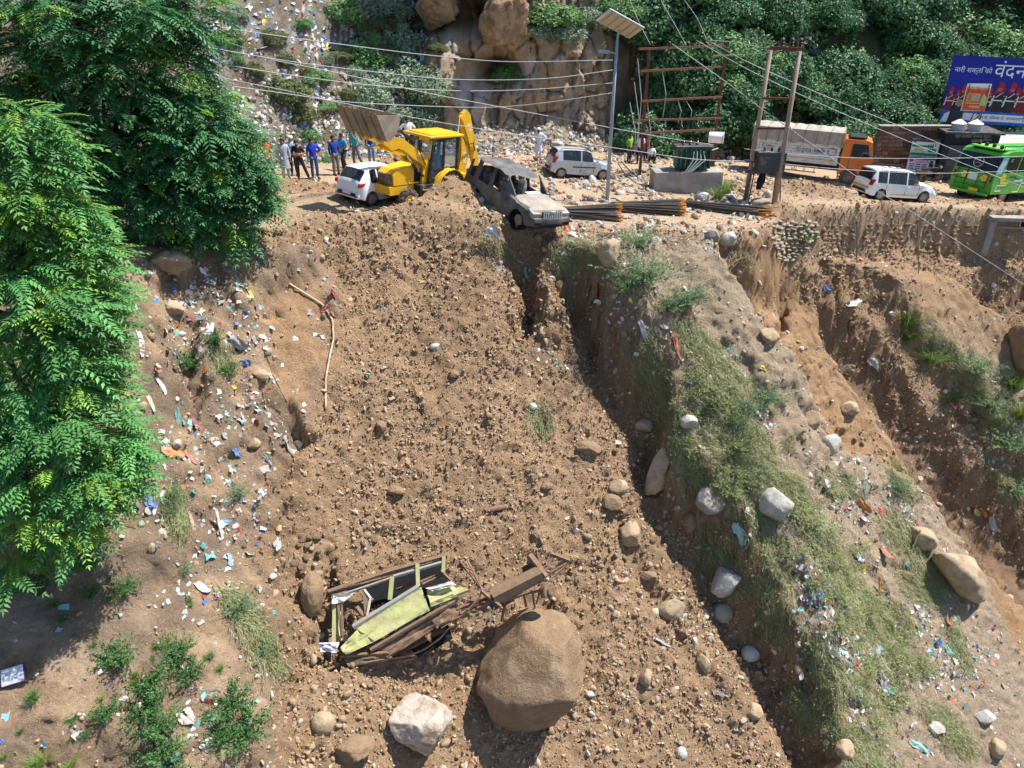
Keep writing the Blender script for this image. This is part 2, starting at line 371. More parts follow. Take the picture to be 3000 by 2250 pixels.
# the dark cinder patch of the near bank
_cp = on_base(200, 1830); blend(np.array([.14, .125, .115]), np.exp(-((GX - _cp[0]) / 1.6) ** 2 - ((GY - _cp[1]) / 1.0) ** 2) * sstep(-.3, .2, nz2) * .9)
C *= 1.36 * (1 + .22 * nz2 + .12 * nz1)[..., None]

def ground_mat(name, grain=1.0, grit=.6):
    m = bpy.data.materials.new(name); m.use_nodes = True; nt = m.node_tree; N = nt.nodes; L = nt.links; b = N['Principled BSDF']
    b.inputs['Roughness'].default_value = .93; b.inputs['Specular IOR Level'].default_value = .15
    at = N.new('ShaderNodeAttribute'); at.attribute_name = 'soil'; tc = N.new('ShaderNodeTexCoord')
    n1 = N.new('ShaderNodeTexNoise'); n1.inputs['Scale'].default_value = 9 * grain; n1.inputs['Detail'].default_value = 5; n1.inputs['Roughness'].default_value = .75; L.new(tc.outputs['Object'], n1.inputs[0])
    mr = N.new('ShaderNodeMapRange'); mr.inputs[1].default_value = .25; mr.inputs[2].default_value = .75; mr.inputs[3].default_value = .68; mr.inputs[4].default_value = 1.32; L.new(n1.outputs[0], mr.inputs[0])
    mx = N.new('ShaderNodeVectorMath'); mx.operation = 'SCALE'; L.new(at.outputs['Color'], mx.inputs[0]); L.new(mr.outputs[0], mx.inputs['Scale'])
    # pale grit
    vo = N.new('ShaderNodeTexVoronoi'); vo.inputs['Scale'].default_value = 16 * grain; L.new(tc.outputs['Object'], vo.inputs[0])
    sp_ = N.new('ShaderNodeSeparateColor'); L.new(vo.outputs['Color'], sp_.inputs[0])
    gt = N.new('ShaderNodeMath'); gt.operation = 'GREATER_THAN'; gt.inputs[1].default_value = .90; L.new(sp_.outputs[0], gt.inputs[0])
    lt = N.new('ShaderNodeMath'); lt.operation = 'LESS_THAN'; lt.inputs[1].default_value = .32; L.new(vo.outputs['Distance'], lt.inputs[0])
    ml = N.new('ShaderNodeMath'); ml.operation = 'MULTIPLY'; L.new(gt.outputs[0], ml.inputs[0]); L.new(lt.outputs[0], ml.inputs[1])
    m2 = N.new('ShaderNodeMath'); m2.operation = 'MULTIPLY'; m2.inputs[1].default_value = grit; L.new(ml.outputs[0], m2.inputs[0])
    mm = N.new('ShaderNodeMix'); mm.data_type = 'RGBA'; mm.inputs[7].default_value = (.42, .34, .25, 1); L.new(m2.outputs[0], mm.inputs[0]); L.new(mx.outputs[0], mm.inputs[6])
    L.new(mm.outputs[2], b.inputs['Base Color'])
    n2 = N.new('ShaderNodeTexNoise'); n2.inputs['Scale'].default_value = 14 * grain; n2.inputs['Detail'].default_value = 5; n2.inputs['Roughness'].default_value = .78; L.new(tc.outputs['Object'], n2.inputs[0])
    bp = N.new('ShaderNodeBump'); bp.inputs['Strength'].default_value = 1.; bp.inputs['Distance'].default_value = .11 / grain; L.new(n2.outputs[0], bp.inputs['Height'])
    L.new(bp.outputs[0], b.inputs['Normal'])
    return m
M_ground = ground_mat('soil')
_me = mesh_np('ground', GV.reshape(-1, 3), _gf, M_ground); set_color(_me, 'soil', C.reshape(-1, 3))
ground = tag(link('ground', _me), kind='structure')
ground['label'] = 'brown landslide slope and muddy road shelf'
_gl = GV.reshape(-1, 3).tolist()
BVH = BVHTree.FromPolygons(_gl, _gf.tolist())
def hit(px, py, default=None):
    d = ray(px, py).normalized(); h = BVH.ray_cast(Vector((0, 0, 0)), d)
    return (h[0], h[1]) if h[0] is not None else (on_road(px, py), Vector((0, 0, 1)))
def drop(x, y, z0=30):
    h = BVH.ray_cast(Vector((x, y, z0)), Vector((0, 0, -1)))
    return (h[0], h[1]) if h[0] is not None else (Vector((x, y, float(base_z(x, y)))), Vector((0, 0, 1)))
def gz(x, y): return drop(x, y)[0].z
# ---------------------------------------------------------------- hillside and cliff behind the road
FOOT = [(-700, 590), (-100, 560), (500, 520), (760, 500), (1000, 468), (1300, 455), (1480, 452), (1560, 448), (1750, 446), (1850, 442), (2100, 466), (2250, 470), (2450, 470), (2800, 470), (3000, 476), (3600, 480)]
_fw = np.array([on_road(*p)[:2] for p in FOOT])
hx = np.concatenate([np.arange(-34, -7, .22), np.arange(-7, 14, .09), np.arange(14, 50, .22)]); hh = np.concatenate([np.arange(-.6, 9.5, .085), np.arange(9.5, 16, .5)])
HX, HH = np.meshgrid(hx, hh, indexing='ij')
yf = np.interp(HX, _fw[:, 0], _fw[:, 1])
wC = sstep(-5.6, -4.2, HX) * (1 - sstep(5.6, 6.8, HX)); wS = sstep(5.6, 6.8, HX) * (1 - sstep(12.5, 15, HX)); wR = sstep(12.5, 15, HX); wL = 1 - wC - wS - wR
hp = np.maximum(HH, 0)
run = wL * hp / .92 + wC * (np.minimum(hp, 1.1) * 1.5 + np.maximum(hp - 1.1, 0) * .10) + wS * (np.minimum(hp, .8) * 1.2 + np.maximum(hp - .8, 0) * .38) + wR * hp / 1.15
run = np.where(HH < 0, HH * .3, run)
HY = yf + run; HZ = zroad(HX, yf) + HH
def _cp_(px, py, y=46.): return at_y(px, py, y)
def dent(px, py, rx, rz, amt):
    global HY
    c = _cp_(px, py); HY = HY + amt * np.exp(-((HX - c.x) / rx) ** 2 - ((HZ - c.z) / rz) ** 2)
dent(1440, 205, 1.5, .8, 3.6); dent(1380, 40, 2.0, .9, 5.0); dent(1250, 60, 1.1, 1.2, 3.5); dent(1450, 300, 1.0, 1.6, .8); dent(1560, 330, 3.0, .5, .5); dent(1900, 330, 2.2, 1.3, 1.0); dent(1770, 110, .8, .5, 1.0)
dent(1700, 230, 1.7, 1.6, -.7); dent(1350, 300, .9, 2.0, -.5); dent(1620, 390, 1.2, .6, -.4); dent(1745, 380, .9, .7, -.5)
rock_w = wC * sstep(.9, 1.5, HH)
rn = fbm(HX * 1.6, HY, HZ * .55, 4, 1.1, ridge=True); rn2 = fbm(HX * 2., HY, HZ, 4, .55)
cell = np.floor(2.2 * (fbm(HX, HY, HZ * .7, 2, 1.4) + .25 * fbm(HX, HY, HZ, 2, .5))) / 2.2
_cr = np.random.default_rng(77); _cp = np.stack([_cr.uniform(-7, 9, 190), _cr.uniform(-11, 4, 190)], 1); _ct = _cr.normal(0, .22, (190, 2)); _ch = _cr.uniform(-.45, .45, 190)
_rm = rock_w > 0; _rx = HX[_rm] + .25 * fbm(HX[_rm], HZ[_rm], 5., 3, .8); _rz = HZ[_rm] + .3 * fbm(HX[_rm], HZ[_rm], 15., 3, .8); _dd = np.hypot((_rx[:, None] - _cp[None, :, 0]) * 1.5, (_rz[:, None] - _cp[None, :, 1]) * .8); _o = np.argsort(_dd, 1)[:, :2]; _i0 = _o[:, 0]; _d0 = np.take_along_axis(_dd, _o, 1); _bl = np.zeros(HX.shape)
_bl[_rm] = _ch[_i0] + _ct[_i0, 0] * (_rx - _cp[_i0, 0]) * 2 + _ct[_i0, 1] * (_rz - _cp[_i0, 1]) - .28 * np.exp(-((_d0[:, 1] - _d0[:, 0]) / .10) ** 2)
HY = HY - rock_w * (_bl + .20 * (rn - .2) + .16 * rn2 + .15 * cell + .12 * np.abs(fbm(HX, HY, HZ, 3, .3)))
HY = HY - (1 - rock_w) * np.clip(HH * 2, 0, 1) * (.7 * fbm(HX, HH, 4., 4, 3.) + .22 * fbm(HX, HH, 9., 3, .6))
tal = wC * sstep(1.5, .6, HH) + .6 * wL; HZ = HZ + tal * .1 * fbm(HX, HY, 20., 3, .4)
rock_c = np.array([.40, .30, .205]); rock_g = np.array([.43, .40, .365]); rock_o = np.array([.44, .26, .12]); hill_c = np.array([.17, .13, .085]); dump2 = np.array([.26, .23, .19]); dark_soil = np.array([.10, .075, .05])
HC = np.broadcast_to(hill_c, HX.shape + (3,)).copy()
def hb(c, w): global HC; HC = HC * (1 - w[..., None]) + np.array(c) * w[..., None]
q1 = fbm(HX, HZ, 3., 4, 1.6); q2 = fbm(HX * 1.5, HZ * .6, 9., 4, .7)
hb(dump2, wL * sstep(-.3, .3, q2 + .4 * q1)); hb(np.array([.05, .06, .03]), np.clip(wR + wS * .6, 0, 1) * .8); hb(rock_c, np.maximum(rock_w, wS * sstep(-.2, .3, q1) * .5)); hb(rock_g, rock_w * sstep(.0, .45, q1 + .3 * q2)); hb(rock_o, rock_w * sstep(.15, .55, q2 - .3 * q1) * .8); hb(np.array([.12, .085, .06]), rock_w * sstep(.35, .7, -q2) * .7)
hb(dust_c * .9, wC * sstep(1.4, .8, HH))
HC *= (1 + .25 * q2)[..., None]
_hv = np.stack([HX, HY, HZ], -1).reshape(-1, 3); _hf = grid_faces(len(hx), len(hh))[:, ::-1].copy()
M_hill = ground_mat('hill_soil', .8, .15)
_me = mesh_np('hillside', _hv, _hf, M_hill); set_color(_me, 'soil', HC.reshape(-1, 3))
hillside = tag(link('hillside', _me), kind='structure'); hillside['label'] = 'littered earth bank and bare rock cliff behind the road'
HBVH = BVHTree.FromPolygons(_hv.tolist(), _hf.tolist())
def hit_hill(px, py):
    d = ray(px, py).normalized(); h = HBVH.ray_cast(Vector((0, 0, 0)), d)
    return (h[0], h[1]) if h[0] is not None else (at_y(px, py, 52), Vector((0, -1, 0)))
def hit_any(px, py):
    d = ray(px, py).normalized(); a = HBVH.ray_cast(Vector((0, 0, 0)), d); b = BVH.ray_cast(Vector((0, 0, 0)), d)
    if a[0] is None: return hit(px, py)
    if b[0] is None or a[3] < b[3]: return (a[0], a[1])
    return (b[0], b[1])

# ---------------------------------------------------------------- rocks
def ico(sub):
    bm = bmesh.new(); bmesh.ops.create_icosphere(bm, subdivisions=sub, radius=1)
    V = np.array([v.co[:] for v in bm.verts]); Fc = np.array([[v.index for v in f.verts] for f in bm.faces]); bm.free(); return V, Fc
ICO = {k: ico(k) for k in (1, 2, 3, 4, 5)}; ICO[0] = (np.array([[1., 0, 0], [-1, 0, 0], [0, 1, 0], [0, -1, 0], [0, 0, 1], [0, 0, -1]]), np.array([[0, 2, 4], [2, 1, 4], [1, 3, 4], [3, 0, 4], [2, 0, 5], [1, 2, 5], [3, 1, 5], [0, 3, 5]]))
def rock_shape(sub, seed, amp=.25, sq=(1, 1, 1), planes=0, fine=0.):
    V, Fc = ICO[sub]; r_ = np.random.default_rng(seed); o = r_.uniform(0, 50, 3)
    n = fbm(V[:, 0] + o[0], V[:, 1] + o[1], V[:, 2] + o[2], 3, .9)
    W = V * (1 + amp * n)[:, None]
    for i in range(planes):
        d = r_.normal(size=3); d /= np.linalg.norm(d); c = r_.uniform(.55, .85); p = W @ d
        W = W - np.maximum(p - c, 0)[:, None] * d * .93
    if fine:
        g_ = fbm(W[:, 0] + o[1], W[:, 1] + o[2], W[:, 2], 4, .45, ridge=True); W = W * (1 + fine * 1.3 * (g_ - .3) + fine * .8 * fbm(W[:, 0] + o[2], W[:, 1] + o[0], W[:, 2], 4, .2))[:, None]
    return W * np.array(sq), Fc
def rock_mat(name, c, c2, dustc, amt, bump=.8, bs=18, dscale=1.6):
    return mat(name, c, .88, color2=c2, vscale=2.2, bump=bump, bscale=bs, dust=dustc, dustamt=amt, dscale=dscale, spec=.2, detail=6)
MUDC = (.25, .16, .092)
M_rk_white = rock_mat('pale_river_stone', (.36, .345, .31), (.56, .54, .50), (.33, .26, .18), .26)
M_rk_grey = rock_mat('grey_river_stone', (.26, .25, .23), (.38, .36, .32), (.30, .22, .145), .36)
M_rk_tan = rock_mat('tan_stone', (.36, .27, .17), (.50, .40, .28), (.30, .20, .12), .35)
M_rk_mud = rock_mat('mud_coated_stone', (.27, .18, .11), (.37, .27, .175), (.25, .165, .10), .45, 1., 9)
M_clod = mat('mud_clods', (.255, .162, .092), .95, var=.28, vscale=9, bump=.7, bscale=60, spec=.1)
def boulder(name, px, py, wpx, hpx, seed, m, label, cat='boulder', group=None, amp=.25, planes=4, sub=4, fine=.05, sink=.40, yaw=0, depth=None, tilt=0, thing_on=None, flat=None):
    """a rock whose outline spans about wpx by hpx photograph pixels, centred on px,py, seated in the ground"""
    p, n = (thing_on or hit_any)(px, py)
    dep = p.y * math.cos(PITCH) - p.z * math.sin(PITCH); sx = wpx / F * dep / 2; sz = hpx / F * dep / 2
    W, Fc = rock_shape(sub, seed, amp, (1, 1, 1), planes, fine)
    W = W / np.abs(W).max(0)
    view = Matrix.Rotation(-PITCH * .6, 3, 'X')
    S = np.array([sx, (depth or (sx + sz) / 2), sz]); W = W * S
    mm = np.array(view @ Matrix.Rotation(tilt, 3, 'Y') @ Matrix.Rotation(yaw, 3, 'Z')) if yaw else np.array(view @ Matrix.Rotation(tilt, 3, 'Y'))
    W = W @ mm.T
    me = mesh_np(name, W, Fc, m); o = link(name, me)
    o.location = p + n * (min(S) * (1 - 2 * sink)) ; tag(o, label, cat, group)
    return o
# ---------------------------------------------------------------- vehicles
DUSTC = (.36, .26, .17)
M_yel = mat('digger_yellow', (.80, .43, .012), .42, var=.1, spec=.5, dust=(.42, .28, .13), dustamt=.14, dscale=2.2)
M_blk = mat('black_paint', (.022, .022, .024), .5, var=.3, dust=DUSTC, dustamt=.12)
M_rub = mat('tyre_rubber', (.028, .027, .026), .85, var=.3, dust=(.23, .165, .11), dustamt=.42, dscale=5)
M_steel_d = mat('dusty_steel', (.25, .205, .15), .7, var=.25, dust=(.36, .28, .19), dustamt=.4, spec=.4, bump=.25, bscale=30)
M_chrome = mat('bright_rod', (.75, .75, .75), .2, metal=1, var=.05)
M_white = mat('white_car_paint', (.80, .81, .82), .25, var=.03, spec=.5, dust=(.45, .36, .27), dustamt=.05, dscale=1.6)
M_silver = mat('silver_car_paint', (.50, .53, .58), .3, var=.05, metal=.35, spec=.5, dust=(.42, .34, .25), dustamt=.14, dscale=1.6)
M_burn = mat('scorched_body', (.045, .045, .046), .7, color2=(.17, .168, .165), vscale=1.7, dust=(.30, .25, .19), dustamt=.06, dscale=1.4, bump=.35, bscale=9, spec=.35)
M_burnhood = mat('scorched_bonnet', (.34, .30, .24), .6, color2=(.20, .19, .175), vscale=1.5, dust=(.46, .38, .27), dustamt=.35, dscale=1.2, bump=.3, bscale=6)
M_glass = glass('car_glass', (.02, .028, .032), .05, .82)
M_cabglass = glass('cab_glass', (.10, .20, .24), .06, .45)
M_trim = mat('black_trim', (.02, .02, .02), .6, var=.2)
M_red = mat('tail_lamp_red', (.42, .012, .014), .2, var=.15, spec=.5)
M_lamp = mat('lamp_clear', (.62, .62, .60), .15, var=.1, spec=.6)
M_plate = mat('number_plate_white', (.75, .75, .72), .5, var=.05)
M_platey = mat('number_plate_yellow', (.75, .48, .02), .5, var=.05)
M_rim = mat('alloy_rim', (.38, .37, .36), .4, metal=.6, var=.15, dust=DUSTC, dustamt=.2)
M_seat = mat('grey_seat_cloth', (.16, .155, .15), .9, var=.25, dust=DUSTC, dustamt=.25)
M_orange = mat('orange_cab_paint', (.62, .155, .018), .4, var=.08, spec=.5, dust=(.45, .3, .18), dustamt=.1)
M_truckwhite = mat('truck_body_white', (.60, .60, .58), .55, var=.1, dust=(.40, .33, .25), dustamt=.22)
M_tarp = mat('canvas_tarpaulin', (.40, .365, .315), .9, var=.12, vscale=1.2, dust=(.30, .27, .225), dustamt=.35, bump=.5, bscale=5)
M_green = mat('bus_green_paint', (.06, .36, .035), .35, var=.06, spec=.5, dust=(.30, .26, .16), dustamt=.06)
M_green2 = mat('bus_lime_paint', (.22, .58, .10), .35, var=.05, spec=.5)
M_yelpaint = mat('yellow_motif', (.78, .55, .03), .4, var=.05)
M_whitepaint = mat('white_motif', (.78, .78, .76), .4, var=.04)
M_bluep = mat('cab_blue_cloth', (.03, .09, .30), .8, var=.2)
M_char = mat('charred_black', (.014, .013, .013), .9, var=.4)

def text_mesh(body, size, m, name='lettering', extrude=.004, shear=0, space=1):
    cu = bpy.data.curves.new(name, 'FONT'); cu.body = body; cu.size = size; cu.extrude = extrude; cu.align_x = 'CENTER'; cu.align_y = 'CENTER'; cu.shear = shear; cu.space_character = space
    cu.resolution_u = 3
    o = bpy.data.objects.new(name, cu); col.objects.link(o)
    dg = bpy.context.evaluated_depsgraph_get(); me = bpy.data.meshes.new_from_object(o.evaluated_get(dg)); bpy.data.objects.remove(o); bpy.data.curves.remove(cu)
    me.materials.clear(); me.materials.append(m); me.name = name
    return me
def put_text(body, size, m, parent, loc, xdir, updir, name='lettering', extrude=.004, sx=1., shear=0):
    me = text_mesh(body, size, m, name, extrude, shear); o = link(name, me, parent)
    X = Vector(xdir).normalized(); U = Vector(updir).normalized(); Z = X.cross(U).normalized(); U = Z.cross(X)
    Mx = Matrix(((X.x * sx, U.x, Z.x, loc[0]), (X.y * sx, U.y, Z.y, loc[1]), (X.z * sx, U.z, Z.z, loc[2]), (0, 0, 0, 1)))
    o.matrix_local = Mx
    return o

def wheel(parent, c, r, w, lugs=0, rimm=None, spokes=5, side=1, rimr=.6, tyre_mat=None):
    """wheel > tyre, rim; axis along local y, outer face towards side"""
    root = empty('wheel', c); root.parent = parent
    t = MB(); h = w / 2; rr = r * rimr
    t.lathe((0, 0, 0), (0, 1, 0), [(-h * .9, rr), (-h, r * .82), (-h * .82, r * .97), (-h * .5, r), (h * .5, r), (h * .82, r * .97), (h, r * .82), (h * .9, rr), (h * .55, rr * .98)], 32)
    if lugs:
        for k in range(lugs):
            a = 2 * PI * k / lugs
            for sd in (-1, 1):
                a2 = a + (PI / lugs if sd > 0 else 0)
                p = Vector((math.cos(a2) * r, 0, math.sin(a2) * r)); q = Vector((math.cos(a2 + .16) * r, sd * h * .95, math.sin(a2 + .16) * r * 1.0))
                t.bar(p * 1.01, q * .985 + Vector((0, q.y * .015, 0)), r * .07, r * .09, up=p.normalized())
    t.build('tyre', tyre_mat or M_rub, root, auto=40)
    q = MB(); q.lathe((0, 0, 0), (0, side, 0), [(h * .3, rr), (h * .86, rr * .98), (h * .86, rr * .86), (h * .5, rr * .8), (h * .55, rr * .35), (h * .8, rr * .28), (h * .82, 0.001)], 28)
    for k in range(spokes):
        a = 2 * PI * k / spokes
        q.bar((math.cos(a) * rr * .25, side * h * .7, math.sin(a) * rr * .25), (math.cos(a) * rr * .9, side * h * .8, math.sin(a) * rr * .9), rr * .2, h * .15, up=(0, 1, 0))
    q.build('rim', rimm or M_rim, root, auto=35)
    return root

def loft_car(root, L, tab, win, paint, glassm, wheels, wr, half, step=.05, glazed=True, shield=None, rear=None, warp=None, hoodm=None, hood=None):
    """body from cross-sections along x. tab: control rows (x, sill, belt, wbelt, top, wtop); win: list of (x0,x1) side windows;
    shield/rear: x-range of windscreen and rear screen; wheels: axle x; returns the parts"""
    T = np.array(tab, float); xs = list(np.arange(-L / 2, L / 2 + 1e-6, step))
    for a, b in win: xs += [a, b]
    for r_ in (shield, rear):
        if r_: xs += list(r_)
    xs = np.array(sorted(set(np.round(xs, 4))))
    def I(k, x): return np.interp(x, T[:, 0], T[:, k])
    rows = []
    for x in xs:
        sill, belt, wb, top, wt = (float(I(k, x)) for k in range(1, 6))
        for wx in wheels:
            d = abs(x - wx); ra = wr * 1.16
            if d < ra: sill = max(sill, wr * .98 + math.sqrt(ra * ra - d * d) - .02)
        sill = min(sill, belt - .05)
        e = min(1, (L / 2 - abs(x)) / .25); hw = half * (.86 + .14 * math.sin(max(0, e) * PI / 2)); k_ = hw / half
        mid = max(sill + .02, .30 + .5 * (belt - .30))
        rows.append([(x, hw * .95, sill), (x, hw, max(sill + .01, mid)), (x, wb * k_, belt), (x, wt * k_, top - .035), (x, wt * k_ * .86, top), (x, wt * k_ * .4, top + .02), (x, 0, top + .026)])
    P = {}
    def put(key, idx): P.setdefault(key, []).append(idx)
    n = len(rows); m = 13
    V = []
    for r_ in rows:
        V += [(p[0], p[1], p[2]) for p in r_] + [(p[0], -p[1], p[2]) for p in r_[-2::-1]]
    if warp: V = [warp(v) for v in V]
    for i in range(n - 1):
        xc = (xs[i] + xs[i + 1]) / 2
        for j in range(m - 1):
            q = (i * m + j, (i + 1) * m + j, (i + 1) * m + j + 1, i * m + j + 1)
            key = 'body'
            if j in (2, 9):
                for k, (a, b) in enumerate(win):
                    if a < xc < b: key = ('side', k, j)
            if 4 <= j <= 7 or j in (3, 8):
                if shield and shield[0] < xc < shield[1]: key = 'shield'
                if rear and rear[0] < xc < rear[1]: key = 'rear'
                if hood and xc > hood: key = 'hood'
            put(key, q)
    P['body'] += [tuple(j for j in range(m))[::-1], tuple((n - 1) * m + j for j in range(m))]
    out = {}
    def mk(key, name, mm):
        if key not in P: return
        b = MB(); used = sorted({k for q in P[key] for k in q}); mp = {k: i for i, k in enumerate(used)}
        b.add([V[k] for k in used], [tuple(mp[k] for k in q) for q in P[key]])
        out[key] = b.build(name, mm, root, auto=32)
    mk('body', 'body', paint)
    if 'hood' in P: mk('hood', 'bonnet', hoodm or paint)
    if glazed:
        for k in [k for k in P if isinstance(k, tuple)]: mk(k, 'side_window', glassm)
        mk('shield', 'windscreen', glassm); mk('rear', 'rear_window', glassm)
    fl = MB(); fl.box((0, 0, .28), (L * .9, half * 1.6, .12)); fl.build('underbody', M_trim, root)
    for wx in wheels:
        for sd in (-1, 1):
            k = MB(); k.lathe((wx, sd * (half - .30), wr), (0, sd, 0), [(0, .001), (0, wr * 1.18), (.27, wr * 1.18)], 20); k.build('wheel_well', M_trim, root)
    return out

def seat_parts(root, xs, ys, z, m=None):
    for x in xs:
        for y in ys:
            b = MB(); b.box((x, y, z), (.5, .48, .16), bev=.05); b.box((x - .24, y, z + .34), (.14, .46, .6), rot=(0, -.2, 0), bev=.05); b.box((x - .33, y, z + .74), (.10, .26, .2), rot=(0, -.2, 0), bev=.045)
            b.build('seat', m or M_seat, root, auto=40)

def slope_rot(o, heading, k=1.0):
    """stand a thing on the road plane, facing heading (unit vector in xy)"""
    n = Vector((.085 * k, .02 * k, 1)).normalized(); h = Vector((heading[0], heading[1], 0)).normalized(); x = (h - n * h.dot(n)).normalized(); y = n.cross(x)
    o.rotation_euler = Matrix(((x.x, y.x, n.x), (x.y, y.y, n.y), (x.z, y.z, n.z))).to_euler()

# ---- white hatchback half hidden behind the digger: we look at its tail
def hatchback(name, loc, heading, paint, label, L, H, half, wr, wb, kind):
    root = empty(name, loc, 0, label, 'car'); slope_rot(root, heading)
    h = H; l = L / 2
    if kind == 'hatch':
        tab = [(-l, .42, .82, half * .86, .86, half * .62), (-l + .06, .32, .93, half * .94, .98, half * .8), (-l + .22, .27, .96, half * .96, 1.22, half * .76), (-l + .42, .25, .95, half * .97, h - .05, half * .74), (-l + .9, .22, .93, half * .98, h, half * .73), (0, .2, .9, half * .98, h - .01, half * .74), (.35, .2, .89, half * .98, h - .10, half * .73), (l - 1.15, .2, .90, half * .97, .98, half * .76), (l - .9, .22, .86, half * .95, .93, half * .78), (l - .3, .24, .72, half * .9, .80, half * .75), (l, .34, .52, half * .75, .6, half * .6)]
        win = [(-l + .60, -l + .95), (-l + 1.02, -.02), (.06, .72)]; shield = (.38, l - 1.12); rear = (-l + .1, -l + .40)
    else:
        tab = [(-l, .42, .84, half * .86, .88, half * .62), (-l + .05, .32, .95, half * .94, 1.0, half * .82), (-l + .16, .27, .98, half * .97, 1.3, half * .78), (-l + .30, .25, .97, half * .98, h - .04, half * .76), (-l + .9, .22, .95, half * .99, h, half * .75), (.1, .2, .92, half * .99, h - .01, half * .75), (.55, .2, .91, half * .98, h - .10, half * .74), (l - 1.2, .2, .93, half * .97, 1.02, half * .78), (l - .9, .22, .90, half * .95, .97, half * .80), (l - .3, .24, .74, half * .9, .84, half * .76), (l, .34, .52, half * .75, .6, half * .6)]
        win = [(-l + .42, -l + 1.0), (-l + 1.08, .02), (.10, .85)]; shield = (.58, l - 1.17); rear = (-l + .07, -l + .27)
        if L < 3.7: win = [(-l + .55, -.18), (-.10, .55)]; shield = (.4, l - 1.1); tab[6] = (.38, .2, .91, half * .98, h - .08, half * .74); tab[7] = (l - 1.1, .2, .93, half * .97, 1.0, half * .78); tab[8] = (l - .85, .22, .90, half * .95, .96, half * .80)
    loft_car(root, L, tab, win, paint, M_glass, (-wb / 2 - .02, wb / 2 - .02), wr, half, shield=shield, rear=rear)
    for x in (-wb / 2 - .02, wb / 2 - .02):
        for sd in (-1, 1): wheel(root, (x, sd * (half - .11), wr), wr, .19, side=sd, rimr=.66)
    b = MB(); b.box((-l + .0, 0, .44), (.12, half * 1.74, .26), bev=.05); b.build('rear_bumper', paint, root, auto=40)
    b = MB(); b.box((-l - .045, 0, .46), (.06, half * 1.35, .16), bev=.02); b.build('bumper_insert', M_trim, root, auto=40)
    b = MB(); b.box((l - .04, 0, .42), (.14, half * 1.6, .28), bev=.05); b.build('front_bumper', paint, root, auto=40)
    for sd in (-1, 1):
        b = MB(); b.prism([(-l - .015, .80), (-l + .32, .90), (-l + .30, .98), (-l + .0, .95)] if kind == 'hatch' else [(-l - .02, .80), (-l + .12, .80), (-l + .30, 1.12), (-l + .10, 1.12)], sd * half * .78, sd * half * .965, 'y'); b.build('tail_lamp', M_red, root)
        b = MB(); b.box((-l - .06, sd * half * .68, .40), (.05, .12, .09), bev=.015); b.build('reflector', M_red, root)
        b = MB(); b.prism([(l - .42, .74), (l - .02, .58), (l - .06, .70), (l - .36, .84)], sd * half * .66, sd * half * .9, 'y'); b.build('headlamp', M_lamp, root)
        b = MB(); b.box((.68 if kind == 'hatch' else .72, sd * (half + .07), .98), (.1, .16, .12), bev=.035); b.build('wing_mirror', paint, root, auto=40)
        for x in win:
            b = MB(); b.box(((x[0] + .12), sd * (half + .004), .80), (.14, .03, .03), bev=.01); b.build('door_handle', paint, root)
        for x in [w[1] + .04 for w in win]:
            b = MB(); b.box((x, sd * (half * .985), .60), (.012, half * .04, .5)); b.build('door_seam', M_trim, root)
    b = MB(); b.box((-l - .07, 0, .50 if kind == 'hatch' else .62), (.015, .5, .11)); b.build('number_plate', M_plate if 'taxi' not in label else M_platey, root)
    b = MB(); b.box((-l + .03, 0, .90), (.03, .07, .07), bev=.012); b.build('badge', M_chrome, root)
    seat_parts(root, (-.55, .25), (-.35, .35), .52)
    return root
hp_ = on_road(1102, 604)
white_hatch = hatchback('hatchback_car', hp_ + Vector((.0, 1.3, 0)), (.62, .78), M_white, 'white hatchback seen from behind, tucked in beside the yellow digger', 3.76, 1.50, .83, .29, 2.42, 'hatch')
ap = on_road(1690, 523)
alto = hatchback('small_car', ap + Vector((.1, .55, 0)), (.97, .22), M_silver, 'small silver car standing among the rubble near the lamp post', 3.45, 1.48, .74, .27, 2.36, 'wagon')
b = MB(); b.box((.05, -.742, .62), (1.3, .02, .06), bev=.008); b.build('rubbing_strip', M_trim, alto)
for sd in (-1, 1):
    b = MB(); b.tube([(-1.35, sd * .56, 1.46), (-1.2, sd * .56, 1.52), (.2, sd * .55, 1.52), (.35, sd * .55, 1.45)], .016, 6); b.build('roof_rail', M_trim, alto)
tp = on_road(2625, 590)
taxi = hatchback('taxi_minivan', tp + Vector((.1, .75, 0)), (.985, .17), M_white, 'white taxi minivan with a laden roof rack driving along the muddy road', 4.4, 1.64, .865, .31, 2.74, 'wagon')
for sd in (-1, 1):
    b = MB(); b.tube([(-1.6, sd * .6, 1.62), (-1.5, sd * .6, 1.74), (.5, sd * .58, 1.74), (.62, sd * .58, 1.62)], .02, 6); b.build('roof_rail', M_trim, taxi)
    b = MB(); b.box((0.05, sd * .872, .36), (1.7, .02, .05)); b.build('yellow_stripe', M_platey, taxi)
    b = MB(); b.box((.62, sd * .865, .98), (.28, .015, .07)); b.build('permit_sticker', M_platey, taxi)
for k in range(5):
    b = MB(); x = -1.45 + k * .45; b.tube([(x, -.6, 1.74), (x, 0, 1.78), (x, .6, 1.74)], .014, 6); b.build('rack_bar', M_trim, taxi)
b = MB(); b.box((-2.235, 0, .66), (.02, 1.5, .05)); b.build('tailgate_strip', M_red, taxi)
b = MB(); b.box((-2.225, 0, 1.60), (.08, .5, .03)); b.build('brake_lamp', M_red, taxi)

